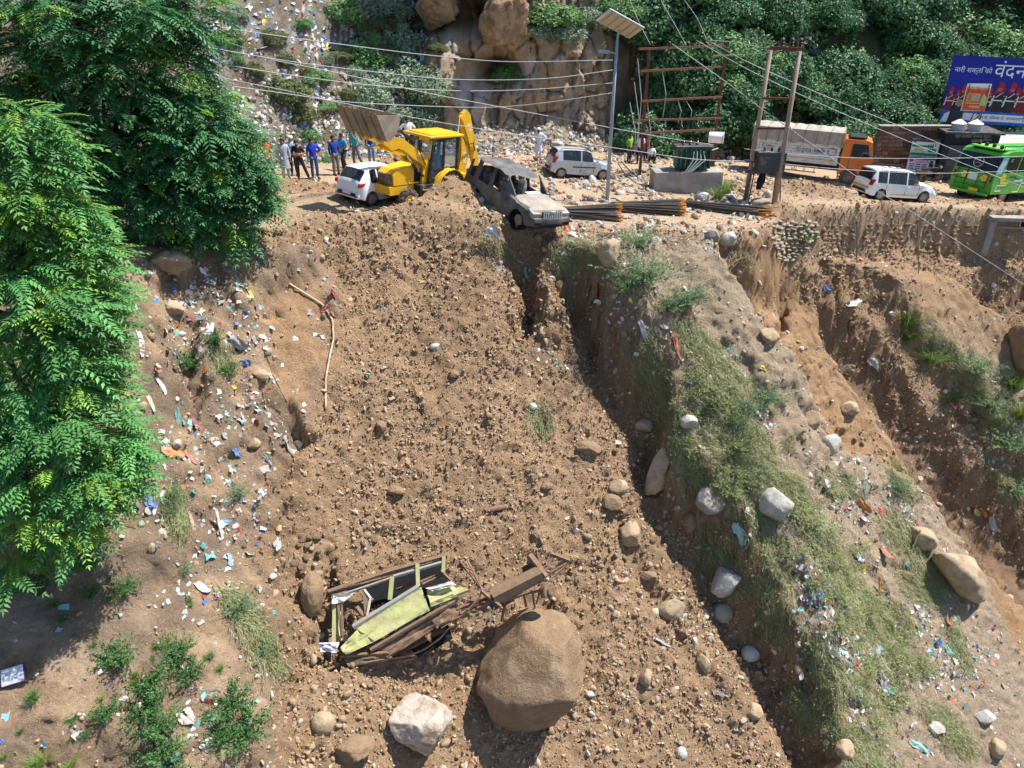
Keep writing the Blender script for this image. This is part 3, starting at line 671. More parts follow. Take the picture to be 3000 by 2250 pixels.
# ---- burnt out SUV at the brink
def burnt_suv():
    A = on_road(1455, 660); hd = Vector((.60, -.80, 0)).normalized()
    root = empty('burnt_suv', (0, 0, 0), 0, 'burnt-out grey SUV with no glass hanging over the brink', 'SUV'); slope_rot(root, hd)
    c = on_road(1497, 632); root.location = c + Vector((0, 0, .05)); root.scale = (1.06, 1.06, .98) 
    e = root.rotation_euler.to_matrix(); tilt = Matrix.Rotation(R(5), 3, 'Y') @ Matrix.Rotation(R(-3), 3, 'X'); root.rotation_euler = (e @ tilt).to_euler()
    L, half, h, wr = 4.5, .92, 1.86, .36; l = L / 2
    tab = [(-l, .45, 1.0, half * .9, 1.05, half * .8), (-l + .08, .36, 1.1, half * .96, 1.3, half * .82), (-l + .3, .33, 1.1, half * .98, h - .1, half * .8), (-l + .8, .3, 1.1, half, h, half * .8), (0, .3, 1.06, half, h - .02, half * .8), (.3, .3, 1.05, half, h - .1, half * .79), (.98, .3, 1.08, half * .98, 1.19, half * .8), (1.15, .3, 1.06, half * .97, 1.14, half * .84), (l - .35, .32, .95, half * .95, 1.06, half * .82), (l - .08, .36, .86, half * .9, .96, half * .78), (l, .42, .6, half * .82, .72, half * .7)]
    def warp(v):
        x, y, z = v
        if z > 1.5: z -= .16 * math.exp(-((x - .15) / .35) ** 2 - ((y - .25) / .4) ** 2); z += .02 * math.sin(9 * x + 4 * y)
        if x > 1.2 and z > .9: z += .03 * math.sin(5 * y + 2 * x); z -= .05 * max(0, abs(y) - .5)
        return (x, y + .012 * math.sin(7 * x + 3 * z), z)
    out = loft_car(root, L, tab, [(-1.80, -1.50), (-1.22, -.52), (-.30, .40)], M_burn, None, (-1.36, 1.4), wr, half, glazed=False, shield=(.33, .97), rear=(-l + .1, -l + .28), warp=warp, hoodm=M_burnhood, hood=1.02)
    for x in (-1.36, 1.4):
        for sd in (-1, 1):
            if x > 0 and sd > 0 or (x > 0): 
                b = MB(); b.lathe((x, sd * (half - .2), wr - .02), (0, sd, 0), [(-.06, .001), (-.06, .2), (.06, .21), (.07, .10), (.07, .001)], 20); b.build('bare_hub', M_steel_d, root, auto=40)
            else: wheel(root, (x, sd * (half - .12), wr), wr, .2, side=sd, rimr=.66, tyre_mat=M_char)
    b = MB(); b.box((l - .02, 0, .56), (.30, half * 1.86, .34), bev=.07); b.build('front_bumper', M_burn, root, auto=40)
    b = MB(); b.box((l + .125, 0, .44), (.05, 1.0, .09)); b.build('bumper_slot', M_char, root)
    for sd in (-1, 1):
        b = MB(); b.box((l + .125, sd * .66, .52), (.05, .3, .12), bev=.01); b.build('fog_lamp_slot', M_char, root)
        b = MB(); b.prism([(l - .38, .80), (l + .0, .70), (l + .02, .88), (l - .3, 1.0)], sd * .52, sd * .86, 'y'); b.build('headlamp', mat('smoked_lamp', (.30, .29, .27), .35, var=.3, vscale=6, dust=(.4, .34, .26), dustamt=.3), root)
        b = MB(); b.tube([(.98, sd * .76, 1.16), (.62, sd * .74, 1.5), (.33, sd * .73, 1.76)], .035, 6); b.build('windscreen_pillar', M_burn, root)
    b = MB(); b.box((l + .03, 0, .84), (.06, .94, .26), rot=(0, -.18, 0), bev=.02); b.build('grille_surround', M_burn, root, auto=40)
    for k in range(9):
        y = -.40 + k * .1; b = MB(); b.bar((l + .085, y, .72), (l + .045, y, .95), .045, .04, up=(1, 0, 0)); b.build('grille_bar', mat('ash_grey_bar', (.34, .335, .33), .5, var=.2), root)
    b = MB(); b.box((l + .06, 0, .93), (.06, .22, .13), bev=.03); b.build('badge', mat('ash_grey_badge', (.45, .45, .45), .4, var=.1), root, auto=40)
    b = MB(); b.box((l + .145, -.02, .60), (.02, .56, .15)); b.build('number_plate', mat('burnt_plate', (.11, .105, .10), .6, var=.3), root)
    seat_parts(root, (-1.0, .05), (-.42, .42), .72, mat('burnt_seat', (.10, .095, .09), .95, var=.5, vscale=6, dust=(.42, .40, .38), dustamt=.3))
    b = MB(); b.box((.95, 0, 1.02), (.42, 1.5, .22), bev=.06); b.build('dashboard', M_char, root, auto=40)
    b = MB(); b.lathe((.62, -.40, 1.14), (-.85, 0, .5), [(-.02, .17), (0, .19), (.02, .17), (0, .155), (-.02, .17)], 18); b.build('steering_wheel', M_char, root)
    b = MB(); b.box((.75, .25, 1.16), (.25, .7, .05), rot=(0, .1, .1), bev=.02); b.build('ash_heap', mat('pale_ash', (.62, .61, .59), .95, var=.2, vscale=9), root)
    for sd in (-1, 1):
        b = MB(); b.bar((-.4, sd * .88, 1.06), (-.4, sd * .74, 1.82), .07, .05); b.build('door_pillar', M_burn, root)
    return root
suv = burnt_suv()

# ---- yellow backhoe loader
def digger():
    hd = Vector((-.66, -.75, 0)).normalized(); left = Vector((-hd.y, hd.x, 0))
    near_rear = on_road(1311, 600); org = near_rear - left * .85
    root = empty('backhoe_loader', org + Vector((0, 0, .02)), 0, 'yellow backhoe loader with its front bucket raised high', 'digger'); slope_rot(root, hd)
    B = lambda: MB()
    for sd in (-1, 1):
        wheel(root, (0, sd * .85, .68), .68, .43, lugs=18, rimm=M_yel, spokes=0, side=sd, rimr=.52)
        wheel(root, (2.17, sd * .82, .46), .46, .28, lugs=16, rimm=M_yel, spokes=0, side=sd, rimr=.50)
        b = B(); pts = []
        for k in range(9):
            a = R(15 + k * 20); pts.append((math.cos(a) * .80, .70 + math.sin(a) * .82))
        P = [[(x, sd * y, z) for y in (.62, 1.08)] for x, z in pts] ; b.sheet(P); Q = [[(x * .96, sd * y, .70 + (z - .70) * .96) for y in (.62, 1.08)] for x, z in pts]; b.sheet(Q)
        b.sheet([[p[1], q[1]] for p, q in zip(P, Q)]); b.build('rear_fender', M_yel, root, auto=40)
        b = B(); b.box((1.12, sd * .62, .72), (.85, .42, .5), bev=.04); b.build('step_tank' if sd > 0 else 'battery_box', M_blk, root, auto=40)
        b = B(); b.box((1.12, sd * .86, .52), (.6, .06, .04)); b.box((1.12, sd * .84, .78), (.6, .04, .04)); b.build('footstep', M_steel_d, root)
    b = B(); b.box((2.17, 0, .46), (.16, 1.4, .16)); b.box((0, 0, .68), (.26, 1.4, .26)); b.build('axles', M_blk, root)
    b = B(); b.box((1.0, 0, .72), (3.2, .55, .36)); b.build('chassis', M_blk, root)
    b = B(); b.prism([(2.0, .62), (2.78, .62), (2.82, .95), (1.25, .97), (1.25, .75), (1.7, .72)], -.44, .44, 'y'); b.build('front_frame', M_yel, root)
    b = B(); b.prism([(1.0, .98), (2.60, .98), (2.66, 1.40), (2.45, 1.56), (1.05, 1.78)], -.45, .45, 'y'); b.build('engine_hood', M_yel, root)
    b = B(); b.prism([(2.62, .99), (2.68, .99), (2.735, 1.40), (2.67, 1.42)], -.40, .40, 'y'); b.build('grille', mat('grille_mesh', (.09, .085, .075), .7, var=.4, vscale=30, dust=DUSTC, dustamt=.25), root)
    b = B(); b.box((1.35, .455, 1.28), (.42, .02, .52)); b.build('engine_vent', M_char, root)
    b = B(); b.box((1.6, .46, 1.02), (.5, .05, .05), bev=.01); b.build('side_step_rail', M_yel, root)
    # cab
    x0, x1, z0, z1, yy = -.62, 1.0, .92, 2.70, .70
    b = B(); b.box(((x0 + x1) / 2, 0, z0 + .1), (x1 - x0, 1.5, .2)); b.build('cab_floor', M_blk, root)
    for sd in (-1, 1):
        b = B()
        for p, q in (((x1, z0 + .2), (.72, z1)), ((.22, z0 + .15), (.18, z1)), ((x0 + .05, 1.5), (x0 + .02, z1)), ((.22, 1.5), (x0 + .05, 1.5)), ((x1, z0 + .2), (.2, z0 + .15)), ((.74, z1 - .03), (x0, z1 - .03))):
            b.bar((p[0], sd * yy, p[1]), (q[0], sd * yy * .96, q[1]), .075, .07)
        b.build('cab_frame', M_blk, root)
        b = B(); b.quad((.22, sd * yy, 1.5), (x0 + .06, sd * yy, 1.5), (x0 + .04, sd * yy * .97, z1 - .05), (.2, sd * yy * .97, z1 - .05)); b.build('rear_quarter_glass', M_cabglass, root)
        # door folded out a little, lower glass and upper glass
        d = empty('cab_door', (.24, sd * yy, 0), -sd * .18); d.parent = root
        f = B()
        for p, q in (((0, 1.48), (0, 2.62)), ((0, 2.62), (.46, 2.62)), ((.46, 2.62), (.60, 1.48)), ((.60, 1.48), (0, 1.48)), ((0.0, 1.98), (.54, 1.98))) if False else (((0, 1.48), (0, 2.62)), ((0, 2.62), (.46, 2.62)), ((.46, 2.62), (.60, 1.48)), ((.60, 1.48), (0, 1.48))): f.bar((p[0], sd * .06, p[1]), (q[0], sd * .06, q[1]), .08, .06)
        f.build('door_frame', M_blk, d); g = B(); g.quad((0, sd * .06, 1.48), (.6, sd * .06, 1.48), (.46, sd * .06, 2.62), (0, sd * .06, 2.62)); g.build('door_glass', M_cabglass, d)
        b = B(); b.prism([(.2, 1.0), (.98, 1.0), (.92, 1.46), (.2, 1.46)], sd * (yy - .02), sd * (yy + .01), 'y'); b.build('lower_door_panel', mat('blue_black_panel', (.03, .045, .075), .4, var=.3, dust=DUSTC, dustamt=.15), root)
    b = B(); b.quad((1.0, -yy, 1.15), (1.0, yy, 1.15), (.72, yy * .96, z1 - .04), (.72, -yy * .96, z1 - .04)); b.build('windscreen', M_cabglass, root)
    b = B(); b.quad((x0, -yy, 1.5), (x0, yy, 1.5), (x0, yy * .96, z1 - .04), (x0, -yy * .96, z1 - .04)); b.build('rear_window', M_cabglass, root)
    b = B(); b.box((.12, 0, 2.76), (1.9, 1.62, .10), bev=.04); b.box((.1, 0, 2.83), (1.6, 1.3, .06), bev=.025); b.build('cab_roof', M_yel, root, auto=40)
    b = B(); b.box((.98, .45, 2.70), (.03, .36, .22)); b.build('number_plate', M_platey, root)
    b = B(); b.lathe((.92, .15, 2.66), (1, 0, -.2), [(0, .001), (0, .06), (.07, .07), (.075, .001)], 14); b.build('work_lamp', M_lamp, root)
    b = B(); b.box((.05, 0, 1.28), (.5, .5, .18), bev=.05); b.box((-.2, 0, 1.62), (.16, .5, .6), bev=.05); b.build('operator_seat', M_bluep, root, auto=40)
    b = B(); b.tube([(.75, 0, 1.1), (.62, 0, 1.55)], .035, 8); b.lathe((.61, 0, 1.57), (-.5, 0, 1), [(-.012, .19), (.012, .2), (.012, .17), (-.012, .17)], 18); b.build('steering_column', M_blk, root)
    b = B(); b.box((.4, .60, 1.95), (.16, .06, 1.2), bev=.02); b.build('blue_curtain', M_bluep, root)
    # loader tower, arms, bucket
    piv = (1.02, 1.82); elb = (2.35, 2.62); end = (3.55, 2.95)
    for sd in (-1, 1):
        y = sd * .54
        b = B(); b.prism([(.86, .9), (1.25, .9), (1.2, 1.75), (1.08, 1.95), (.92, 1.92), (.86, 1.6)], y - .05, y + .05, 'y'); b.build('loader_tower', M_yel, root)
        b = B(); b.prism([(.92, 1.66), (1.12, 1.62), (2.30, 2.36), (3.5, 2.72), (3.66, 2.90), (3.6, 3.06), (2.3, 2.78), (.94, 1.96)], y - .075, y + .075, 'y'); b.build('loader_arm', M_yel, root)
        b = B(); b.prism([(1.6, 2.02), (2.4, 2.40), (2.9, 2.30), (2.5, 2.20)], y - .05, y + .05, 'y'); b.build('arm_web', M_yel, root)
        b = B(); b.cyl((1.15, y, 1.25), (1.75, y, 1.80), .065, 12); b.build('lift_cylinder', M_blk, root); b = B(); b.cyl((1.7, y, 1.75), (2.15, y, 2.28), .035, 10); b.build('lift_rod', M_chrome, root)
        b = B(); b.prism([(1.55, 2.62), (1.72, 2.52), (1.92, 2.05), (1.82, 1.98), (1.62, 2.2)], y - .115, y - .08, 'y'); b.build('tilt_lever', M_blk, root)
        b = B(); b.tube([(1.62, y * .8, 2.60), (2.3, y * .8, 3.02), (2.95, y * .8, 3.28)], .05, 10); b.build('tilt_cylinder', M_blk, root)
        b = B(); b.prism([(2.85, 3.36), (3.0, 3.34), (3.15, 2.80), (3.02, 2.78)], y * .8 - .04, y * .8 + .04, 'y'); b.build('tilt_link', M_blk, root)
        b = B(); b.tube([(2.95, y * .8, 3.28), (3.4, y * .8, 3.42)], .045, 8); b.build('bucket_link', M_blk, root)
        b = B(); b.tube([(1.1, y + .09, 1.7), (1.5, y + .12, 2.3), (1.5, y + .1, 2.7), (1.85, y + .06, 2.8), (2.1, y + .02, 2.9)], .018, 6); b.build('hydraulic_hose', M_trim, root)
    b = B(); b.cyl((2.35, -.55, 2.58), (2.35, .55, 2.58), .07, 12); b.cyl((3.45, -.6, 2.86), (3.45, .6, 2.86), .05, 12); b.build('cross_tube', M_yel, root)
    bk = empty('loader_bucket', (3.52, 0, 2.82)); bk.parent = root; bk.rotation_euler = (0, R(-20), 0)
    prof = [(.82, .70), (.42, .34), (.05, .0), (-.12, .10), (-.26, .36), (-.30, .68), (-.24, .98), (-.20, 1.06)]
    b = B(); W = 1.14
    out_ = [[(x, y, z) for y in np.linspace(-W, W, 7)] for x, z in prof]
    inn = [[(x + .03 * (1 if i < 3 else 1), y, z + (.05 if i < 3 else .0)) for y in np.linspace(-W + .02, W - .02, 7)] for i, (x, z) in enumerate(prof)]
    b.sheet(out_); b.sheet(inn); b.sheet([out_[0], inn[0]]); b.sheet([out_[-1], inn[-1]]); b.build('bucket_shell', M_steel_d, bk, auto=35)
    for sd in (-1, 1):
        b = B(); b.prism(prof, sd * W, sd * (W + .03), 'y'); b.build('bucket_side', M_steel_d, bk)
    for k in range(4):
        y = -.75 + k * .5; b = B(); b.bar((.78, y, .62), (.02, y, -.03), .05, .05); b.build('wear_strip', M_steel_d, bk)
    for k in range(8):
        y = -W + .08 + k * (2 * W - .16) / 7; b = B(); b.prism([(0, -.03), (.2, 0), (0, .04)], y - .05, y + .05, 'y'); o = b.build('bucket_tooth', M_steel_d, bk); o.location = (.78, 0, .68); o.rotation_euler = (0, R(-42), 0)
    # backhoe
    b = B(); b.box((-.95, 0, .85), (.25, 1.9, .75), bev=.03); b.build('rear_frame', M_yel, root, auto=40)
    for sd in (-1, 1):
        b = B(); b.box((-1.08, sd * .98, .8), (.2, .16, 1.25)); b.build('stabiliser_leg', M_blk, root); b = B(); b.box((-1.08, sd * 1.0, .14), (.4, .32, .06)); b.build('stabiliser_pad', M_steel_d, root)
    b = B(); b.prism([(-1.0, .9), (-1.45, .95), (-1.62, 1.9), (-1.42, 3.0), (-1.28, 3.55), (-1.12, 3.55), (-1.10, 2.9), (-1.18, 1.9)], .18, .36, 'y'); b.build('backhoe_boom', M_yel, root)
    b = B(); b.prism([(-1.02, 3.42), (-1.30, 3.68), (-1.52, 3.52), (-2.35, 1.15), (-2.28, .95), (-2.1, 1.05), (-1.45, 2.6)], .22, .42, 'y'); b.build('dipper_arm', M_yel, root)
    b = B(); b.cyl((-1.0, .27, 1.3), (-.98, .27, 2.6), .07, 12); b.build('boom_cylinder', M_blk, root); b = B(); b.cyl((-.98, .27, 2.55), (-1.08, .27, 3.5), .035, 10); b.build('boom_rod', M_chrome, root)
    b = B(); b.prism([(-2.4, 1.2), (-2.1, 1.1), (-1.95, .6), (-2.25, .2), (-2.7, .3), (-2.75, .8)], 0, .6, 'y'); b.build('digging_bucket', M_steel_d, root)
    b = B(); b.tube([(-1.1, .40, 2.7), (-1.35, .5, 2.3), (-1.75, .47, 2.35), (-1.9, .45, 2.0)], .02, 6); b.build('hydraulic_hose', M_trim, root)
    # lettering
    put_text('JCB', .20, M_whitepaint, root, (1.36, .54 + .082, 2.08), (-.86, 0, -.5), (-.5, 0, .86))
    put_text('JCB', .24, M_whitepaint, root, (-1.36, .365, 1.75), (0, 0, 1), (1, 0, 0), sx=1.3)
    put_text('JCB', .22, M_whitepaint, root, (-1.52, .425, 2.95), (-.33, 0, -.94), (-.94, 0, .33))
    return root
jcb = digger()

# ---- lorry with canvas hood
def lorry():
    A = on_road(2478, 545); hd = Vector((.93, -.37, 0)).normalized()
    root = empty('cargo_lorry', A, 0, 'lorry with an orange cab and a canvas-covered white body', 'truck'); slope_rot(root, hd, .45)
    # origin at the near front wheel: shift so that the truck stands behind it (local y is left)
    root.location = A + Vector((-hd.y, hd.x, 0)) * 1.0
    bx0, bx1, w = -5.6, -.75, 1.12
    b = MB(); b.box(((bx0 + bx1) / 2 + .3, 0, .78), (bx1 - bx0 + 1.6, .8, .22)); b.build('chassis', M_trim, root)
    b = MB(); b.box(((bx0 + bx1) / 2, 0, 1.12), (bx1 - bx0, 2 * w, .12)); b.build('bed', M_truckwhite, root)
    for sd in (-1, 1):
        for k in range(6):
            b = MB(); b.box(((bx0 + bx1) / 2, sd * w, 1.25 + k * .155), (bx1 - bx0, .04, .135), bev=.012); b.build('side_board', M_truckwhite, root)
        for k in range(8):
            x = bx0 + .1 + k * (bx1 - bx0 - .2) / 7; b = MB(); b.box((x, sd * (w + .03), 1.6), (.07, .05, 1.05)); b.build('side_post', M_truckwhite, root)
        b = MB(); b.box(((bx0 + bx1) / 2, sd * (w + .03), 2.12), (bx1 - bx0, .07, .07)); b.build('top_rail', M_truckwhite, root)
        for k in range(5): b = MB(); b.box((bx0 + .55 + k * .95, sd * (w + .022), 1.27), (.42, .012, .05)); b.build('yellow_reflector', M_platey, root)
        b = MB(); b.box((-3.0, sd * 1.0, .55), (2.4, .04, .06)); b.box((-3.0, sd * 1.0, .85), (2.4, .04, .06)); [b.box((-4.1 + q * .55, sd * 1.0, .7), (.05, .04, .3)) for q in range(5)]; b.build('side_guard', mat('guard_grey', (.22, .22, .22), .6, dust=DUSTC, dustamt=.3), root)
        b = MB(); P = [[(-4.55 + .62 * math.cos(R(a)), sd * y, .52 + .62 * math.sin(R(a))) for y in (.75, 1.12)] for a in range(10, 171, 20)]; b.sheet(P); b.build('mudguard', M_truckwhite, root)
        wheel(root, (0, sd * .98, .48), .48, .26, side=sd, spokes=0, rimm=mat('grey_steel_rim', (.16, .15, .14), .6, dust=DUSTC, dustamt=.3)); wheel(root, (-4.55, sd * .9, .48), .48, .4, side=sd, spokes=0, rimm=M_rim)
    put_text('Om Tee     Sapta Ind', .42, mat('painted_word', (.16, .17, .22), .6, var=.3, vscale=8), root, (-3.35, -(w + .033), 1.80), (1, 0, 0), (0, 0, 1), sx=.95)
    b = MB(); b.lathe((-1.15, -(w + .03), 1.78), (0, -1, 0), [(0, .24), (.012, .24), (.012, .20), (0, .20)], 24); b.build('round_emblem', mat('painted_word', (.16, .17, .22)), root)
    b = MB(); b.box((-1.75, -(w + .03), 1.78), (.4, .012, .16)); b.build('blue_emblem', mat('emblem_blue', (.05, .1, .32), .5), root)
    # canvas hood: ridged between hoops
    n = 40; b = MB(); P = []
    for i in range(n + 1):
        t = i / n; x = bx0 - .05 + t * (bx1 - bx0 + .15); fl = .05 * math.cos(t * 8 * 2 * PI); wv = .03 * math.sin(t * 37)
        P.append([(x, -(w + .06) + wv, 2.10 - .03 * abs(wv) * 10), (x, -(w + .05 + fl * .5), 2.5), (x, -(w + .01), 2.86 + .03 * fl), (x, -w * .8, 2.92 + fl * .4), (x, 0, 3.04 + fl * .4), (x, w * .8, 2.92 + fl * .4), (x, w + .02, 2.84 + .03 * fl), (x, w + .05 + fl * .5, 2.5), (x, w + .06, 2.1)])
    b.sheet(P); cv = b.build('canvas_hood', M_tarp, root, auto=22)
    b = MB(); b.quad(*[P[-1][k] for k in range(9)]); b.build('canvas_front', M_tarp, root)
    for sd in (-1, 1):
        b = MB(); xx = bx0 - .07; b.sheet([[(xx, sd * (w + .05), 2.0 + k * .10), (xx + .06, sd * (w * .75), 2.0 + k * .105), (xx - .03, sd * w * (.15 + .09 * (7 - k)), 1.95 + k * .12)] for k in range(9)]); b.build('canvas_flap', mat('tan_canvas', (.36, .28, .19), .9, var=.12, dust=(.26, .2, .14), dustamt=.2), root, smooth=True)
    for k in range(8):
        t = k / 7.; x = bx0 + .05 + t * (bx1 - bx0 - .05); b = MB(); b.tube([(x, -(w + .09), 2.05), (x, -(w + .10), 2.5), (x + .02, -(w + .06), 2.87), (x + .1, -w * .5, 3.03), (x + .15, 0, 3.07)], .012, 5); b.build('lashing_rope', mat('rope_dark', (.10, .09, .08), .9), root)
    b = MB(); b.box((bx0, 0, 1.9), (.05, 2.0, 1.5)); b.build('tailgate', M_char, root)
    # cab
    cp = [(-.62, .72), (.98, .62), (1.12, .95), (1.10, 1.6), (.86, 2.46), (.6, 2.55), (-.55, 2.55), (-.62, 2.4)]
    b = MB(); b.prism(cp, -1.05, 1.05, 'y'); b.build('cab_body', M_orange, root)
    for sd in (-1, 1):
        b = MB(); b.prism([(-.12, 1.62), (.88, 1.62), (.66, 2.34), (-.12, 2.34)], sd * 1.052, sd * 1.06, 'y'); b.build('side_window', M_glass, root)
        b = MB(); b.lathe((0, sd * 1.03, .48), (0, sd, 0), [(0, .62), (.03, .62), (.03, .55), (0, .55)], 24); b.build('wheel_arch', M_orange, root)
        b = MB(); b.box((-.16, sd * 1.056, 1.5), (.02, .01, 1.6)); b.build('door_seam', M_trim, root)
        b = MB(); b.tube([(.95, sd * 1.06, 2.1), (1.05, sd * 1.25, 2.12)], .015, 6); b.box((1.05, sd * 1.27, 1.9), (.06, .16, .42), bev=.03); b.build('wing_mirror', M_trim, root)
        b = MB(); b.box((1.14, sd * .75, .9), (.05, .34, .22), bev=.03); b.build('headlamp', M_lamp, root)
    b = MB(); b.quad((1.115, -.95, 1.6), (1.115, .95, 1.6), (.88, .9, 2.42), (.88, -.9, 2.42)); b.build('windscreen', M_glass, root)
    b = MB(); b.box((1.1, 0, .6), (.2, 2.1, .3), bev=.05); b.build('front_bumper', mat('dark_orange_bumper', (.4, .1, .02), .5), root, auto=40)
    b = MB(); b.box((.05, 0, 2.66), (.9, 1.8, .06)); [b.box((-.4 + .9 * (q % 2), (-.85 if q < 2 else .85), 2.72), (.04, .04, .25)) for q in range(4)]; b.build('roof_rack', M_trim, root)
    b = MB(); b.box((.96, -1.055, 1.1), (.18, .012, .22)); b.build('door_sticker', mat('turquoise_sticker', (.05, .42, .42), .5), root)
    return root
truck = lorry()

# ---- green bus, seen from its rear corner
def bus():
    A = on_road(2922, 594); hd = Vector((.86, .51, 0)).normalized()
    root = empty('green_bus', (0, 0, 0), 0, 'bright green bus with painted flowers, its tail towards the road', 'bus'); slope_rot(root, hd)
    root.location = A + Vector((-hd.y, hd.x, 0)) * 1.0
    w, x0, x1 = 1.12, -1.55, 5.2
    b = MB(); b.prism([(x0 + .12, .55), (x1, .5), (x1, 1.62), (x0 - .02, 1.62), (x0 - .05, 1.1)], -w, w, 'y'); b.build('lower_body', M_green, root)
    b = MB(); b.prism([(x0, 1.62), (x1, 1.62), (x1, 2.45), (x0 + .28, 2.45)], -w * .96, w * .96, 'y'); b.build('window_band', glass('bus_glass', (.015, .02, .022), .08, .9), root)
    b = MB(); b.prism([(x0 + .22, 2.44), (x1, 2.44), (x1, 2.72), (x0 + .9, 2.72), (x0 + .35, 2.60)], -w, w, 'y'); b.build('roof', M_green, root)
    b = MB(); b.box((x0 + 1.0, 0, 2.76), (1.3, 1.7, .08), bev=.03); b.build('roof_hatch', M_green2, root, auto=40)
    for sd in (-1, 1):
        for k in range(5):
            x = x0 + .75 + k * 1.25; b = MB(); b.box((x, sd * (w * .965), 2.03), (.09, .03, .84)); b.build('window_post', M_green, root)
        b = MB(); b.prism([(x0 + .0, 1.62), (x0 + .55, 1.62), (x0 + .75, 2.45), (x0 + .27, 2.45)], sd * w * .965, sd * w * .985, 'y'); b.build('corner_panel', mat('blue_white_panel', (.55, .68, .78), .4, color2=(.16, .42, .66), vscale=2), root)
        b = MB(); b.tube([(x0 + .4, sd * .9, 2.7), (x0 + .35, sd * .9, 2.95), (x0 + 2.3, sd * .9, 2.95), (x0 + 2.3, sd * .9, 2.74)], .025, 6); b.build('luggage_rail', M_trim, root)
        b = MB(); b.box((x0 - .03, sd * .98, 1.28), (.06, .12, .34), bev=.02); b.build('tail_lamp_panel', M_trim, root)
        for z in (1.18, 1.36): b = MB(); b.lathe((x0 - .06, sd * .98, z), (-1, 0, 0), [(0, .05), (.02, .05), (.025, .001)], 14); b.build('tail_lamp', M_red, root)
        wheel(root, (0, sd * .96, .42), .42, .26, side=sd, rimm=M_rim, spokes=6, rimr=.6)
        wheel(root, (3.6, sd * .96, .42), .42, .26, side=sd, rimm=M_rim, spokes=6)
        b = MB(); b.lathe((0, sd * (w - .10), .42), (0, sd, 0), [(0, .001), (0, .52), (.105, .52)], 24); b.build('wheel_arch', M_char, root)
    # painted trim on the near side
    y = -(w + .008)
    def strip(pts, wd, m, nm):
        b = MB()
        for p, q in zip(pts, pts[1:]): b.bar((p[0], y, p[1]), (q[0], y, q[1]), .012, wd, up=(0, 0, 1)) if abs(p[1] - q[1]) < .02 else b.bar((p[0], y, p[1]), (q[0], y, q[1]), wd, .012, up=(0, 1, 0))
        b.build(nm, m, root)
    strip([(-.55, .72), (-1.15, .72), (-1.1, 1.0), (-.2, 1.0)], .045, M_whitepaint, 'white_line'); strip([(-.9, 1.12), (-.05, 1.12)], .09, M_yelpaint, 'yellow_line'); strip([(.7, .62), (1.2, .62), (1.3, 1.05), (2.0, 1.05)], .045, M_whitepaint, 'white_line'); strip([(-.1, 1.42), (.5, 1.42), (.5, 1.3), (1.0, 1.3)], .06, M_trim, 'black_line'); strip([(.45, 1.2), (1.3, 1.2)], .12, mat('pale_blue_line', (.4, .62, .75), .4), 'pale_blue_line')
    def flower(loc, ax, s):
        r_ = empty('flower_motif', loc); r_.parent = root
        for k in range(5):
            a = 2 * PI * k / 5; b = MB(); b.lathe((0, 0, 0), ax, [(0, .07 * s), (.006, .07 * s), (.007, .001)], 12); o = b.build('petal', M_yelpaint, r_)
            u = Vector((0, 0, 1)); v_ = Vector(ax).cross(u); o.location = (u * math.sin(a) + v_ * math.cos(a)) * .1 * s
        b = MB(); b.lathe((0, 0, 0), ax, [(0, .05 * s), (.012, .05 * s), (.013, .001)], 10); b.build('flower_centre', mat('motif_orange', (.7, .25, .02), .5), r_)
    flower((-.75, y, 1.38), (0, -1, 0), 1.5); flower((x0 - .062, .45, 1.32), (-1, 0, 0), 1.1); flower((x0 - .062, -.62, 1.32), (-1, 0, 0), 1.1)
    for k, ch in enumerate('KHRA'): put_text(ch, .26, M_whitepaint, root, (-.35 + k * .85, -(w * .96 + .006), 2.27), (1, 0, 0), (0, 0, 1))
    # tail
    b = MB(); b.box((x0 - .06, -.05, 1.28), (.03, .56, .42), bev=.012); b.build('white_panel', mat('faded_white_green', (.55, .72, .6), .5), root)
    b = MB(); b.box((x0 - .03, -.25, .62), (.03, .5, .22)); b.build('number_plate', M_platey, root)
    b = MB(); b.lathe((x0 + .12, .02, 2.02), (-1, 0, .33), [(0, .27), (.012, .27), (.012, .235), (0, .235)], 28); [b.bar((x0 + .115, .02, 2.02), (x0 + .115 + .08 * math.sin(a) * 1, .02 + .24 * math.cos(a), 2.02 + .24 * math.sin(a)), .02, .02) for a in (PI / 2, PI * 7 / 6, PI * 11 / 6)]; b.build('round_emblem', mat('emblem_grey', (.5, .5, .5), .4), root)
    b = MB()
    for yy_ in (-.8, -.3, .3, .8): b.tube([(x0 - .09, yy_, .75), (x0 - .11, yy_, 1.6), (x0 + .15, yy_, 2.5)], .018, 6)
    for z in (.85, 1.1, 1.55): b.tube([(x0 - .1, -.85, z), (x0 - .1, .85, z)], .014, 6)
    b.build('rear_ladder', M_trim, root)
    for k in range(4): b = MB(); b.lathe((x0 + .45 + .1 * k, -.7 + .45 * k, 2.78), (0, 0, 1), [(0, .09), (.14, .10), (.2, .06), (.22, .001)], 12); b.build('roof_lamp', M_trim, root)
    b = MB(); b.box((x0 + .05, 0, .5), (.25, 2.0, .16), bev=.04); b.build('rear_bumper', M_green, root, auto=40)
    b = MB(); b.box(((x0 + x1) / 2 + .3, 0, .5), (x1 - x0 - 1, 1.5, .3)); b.build('underframe', M_char, root)
    return root
green_bus = bus(); green_bus.scale = (1.06,) * 3

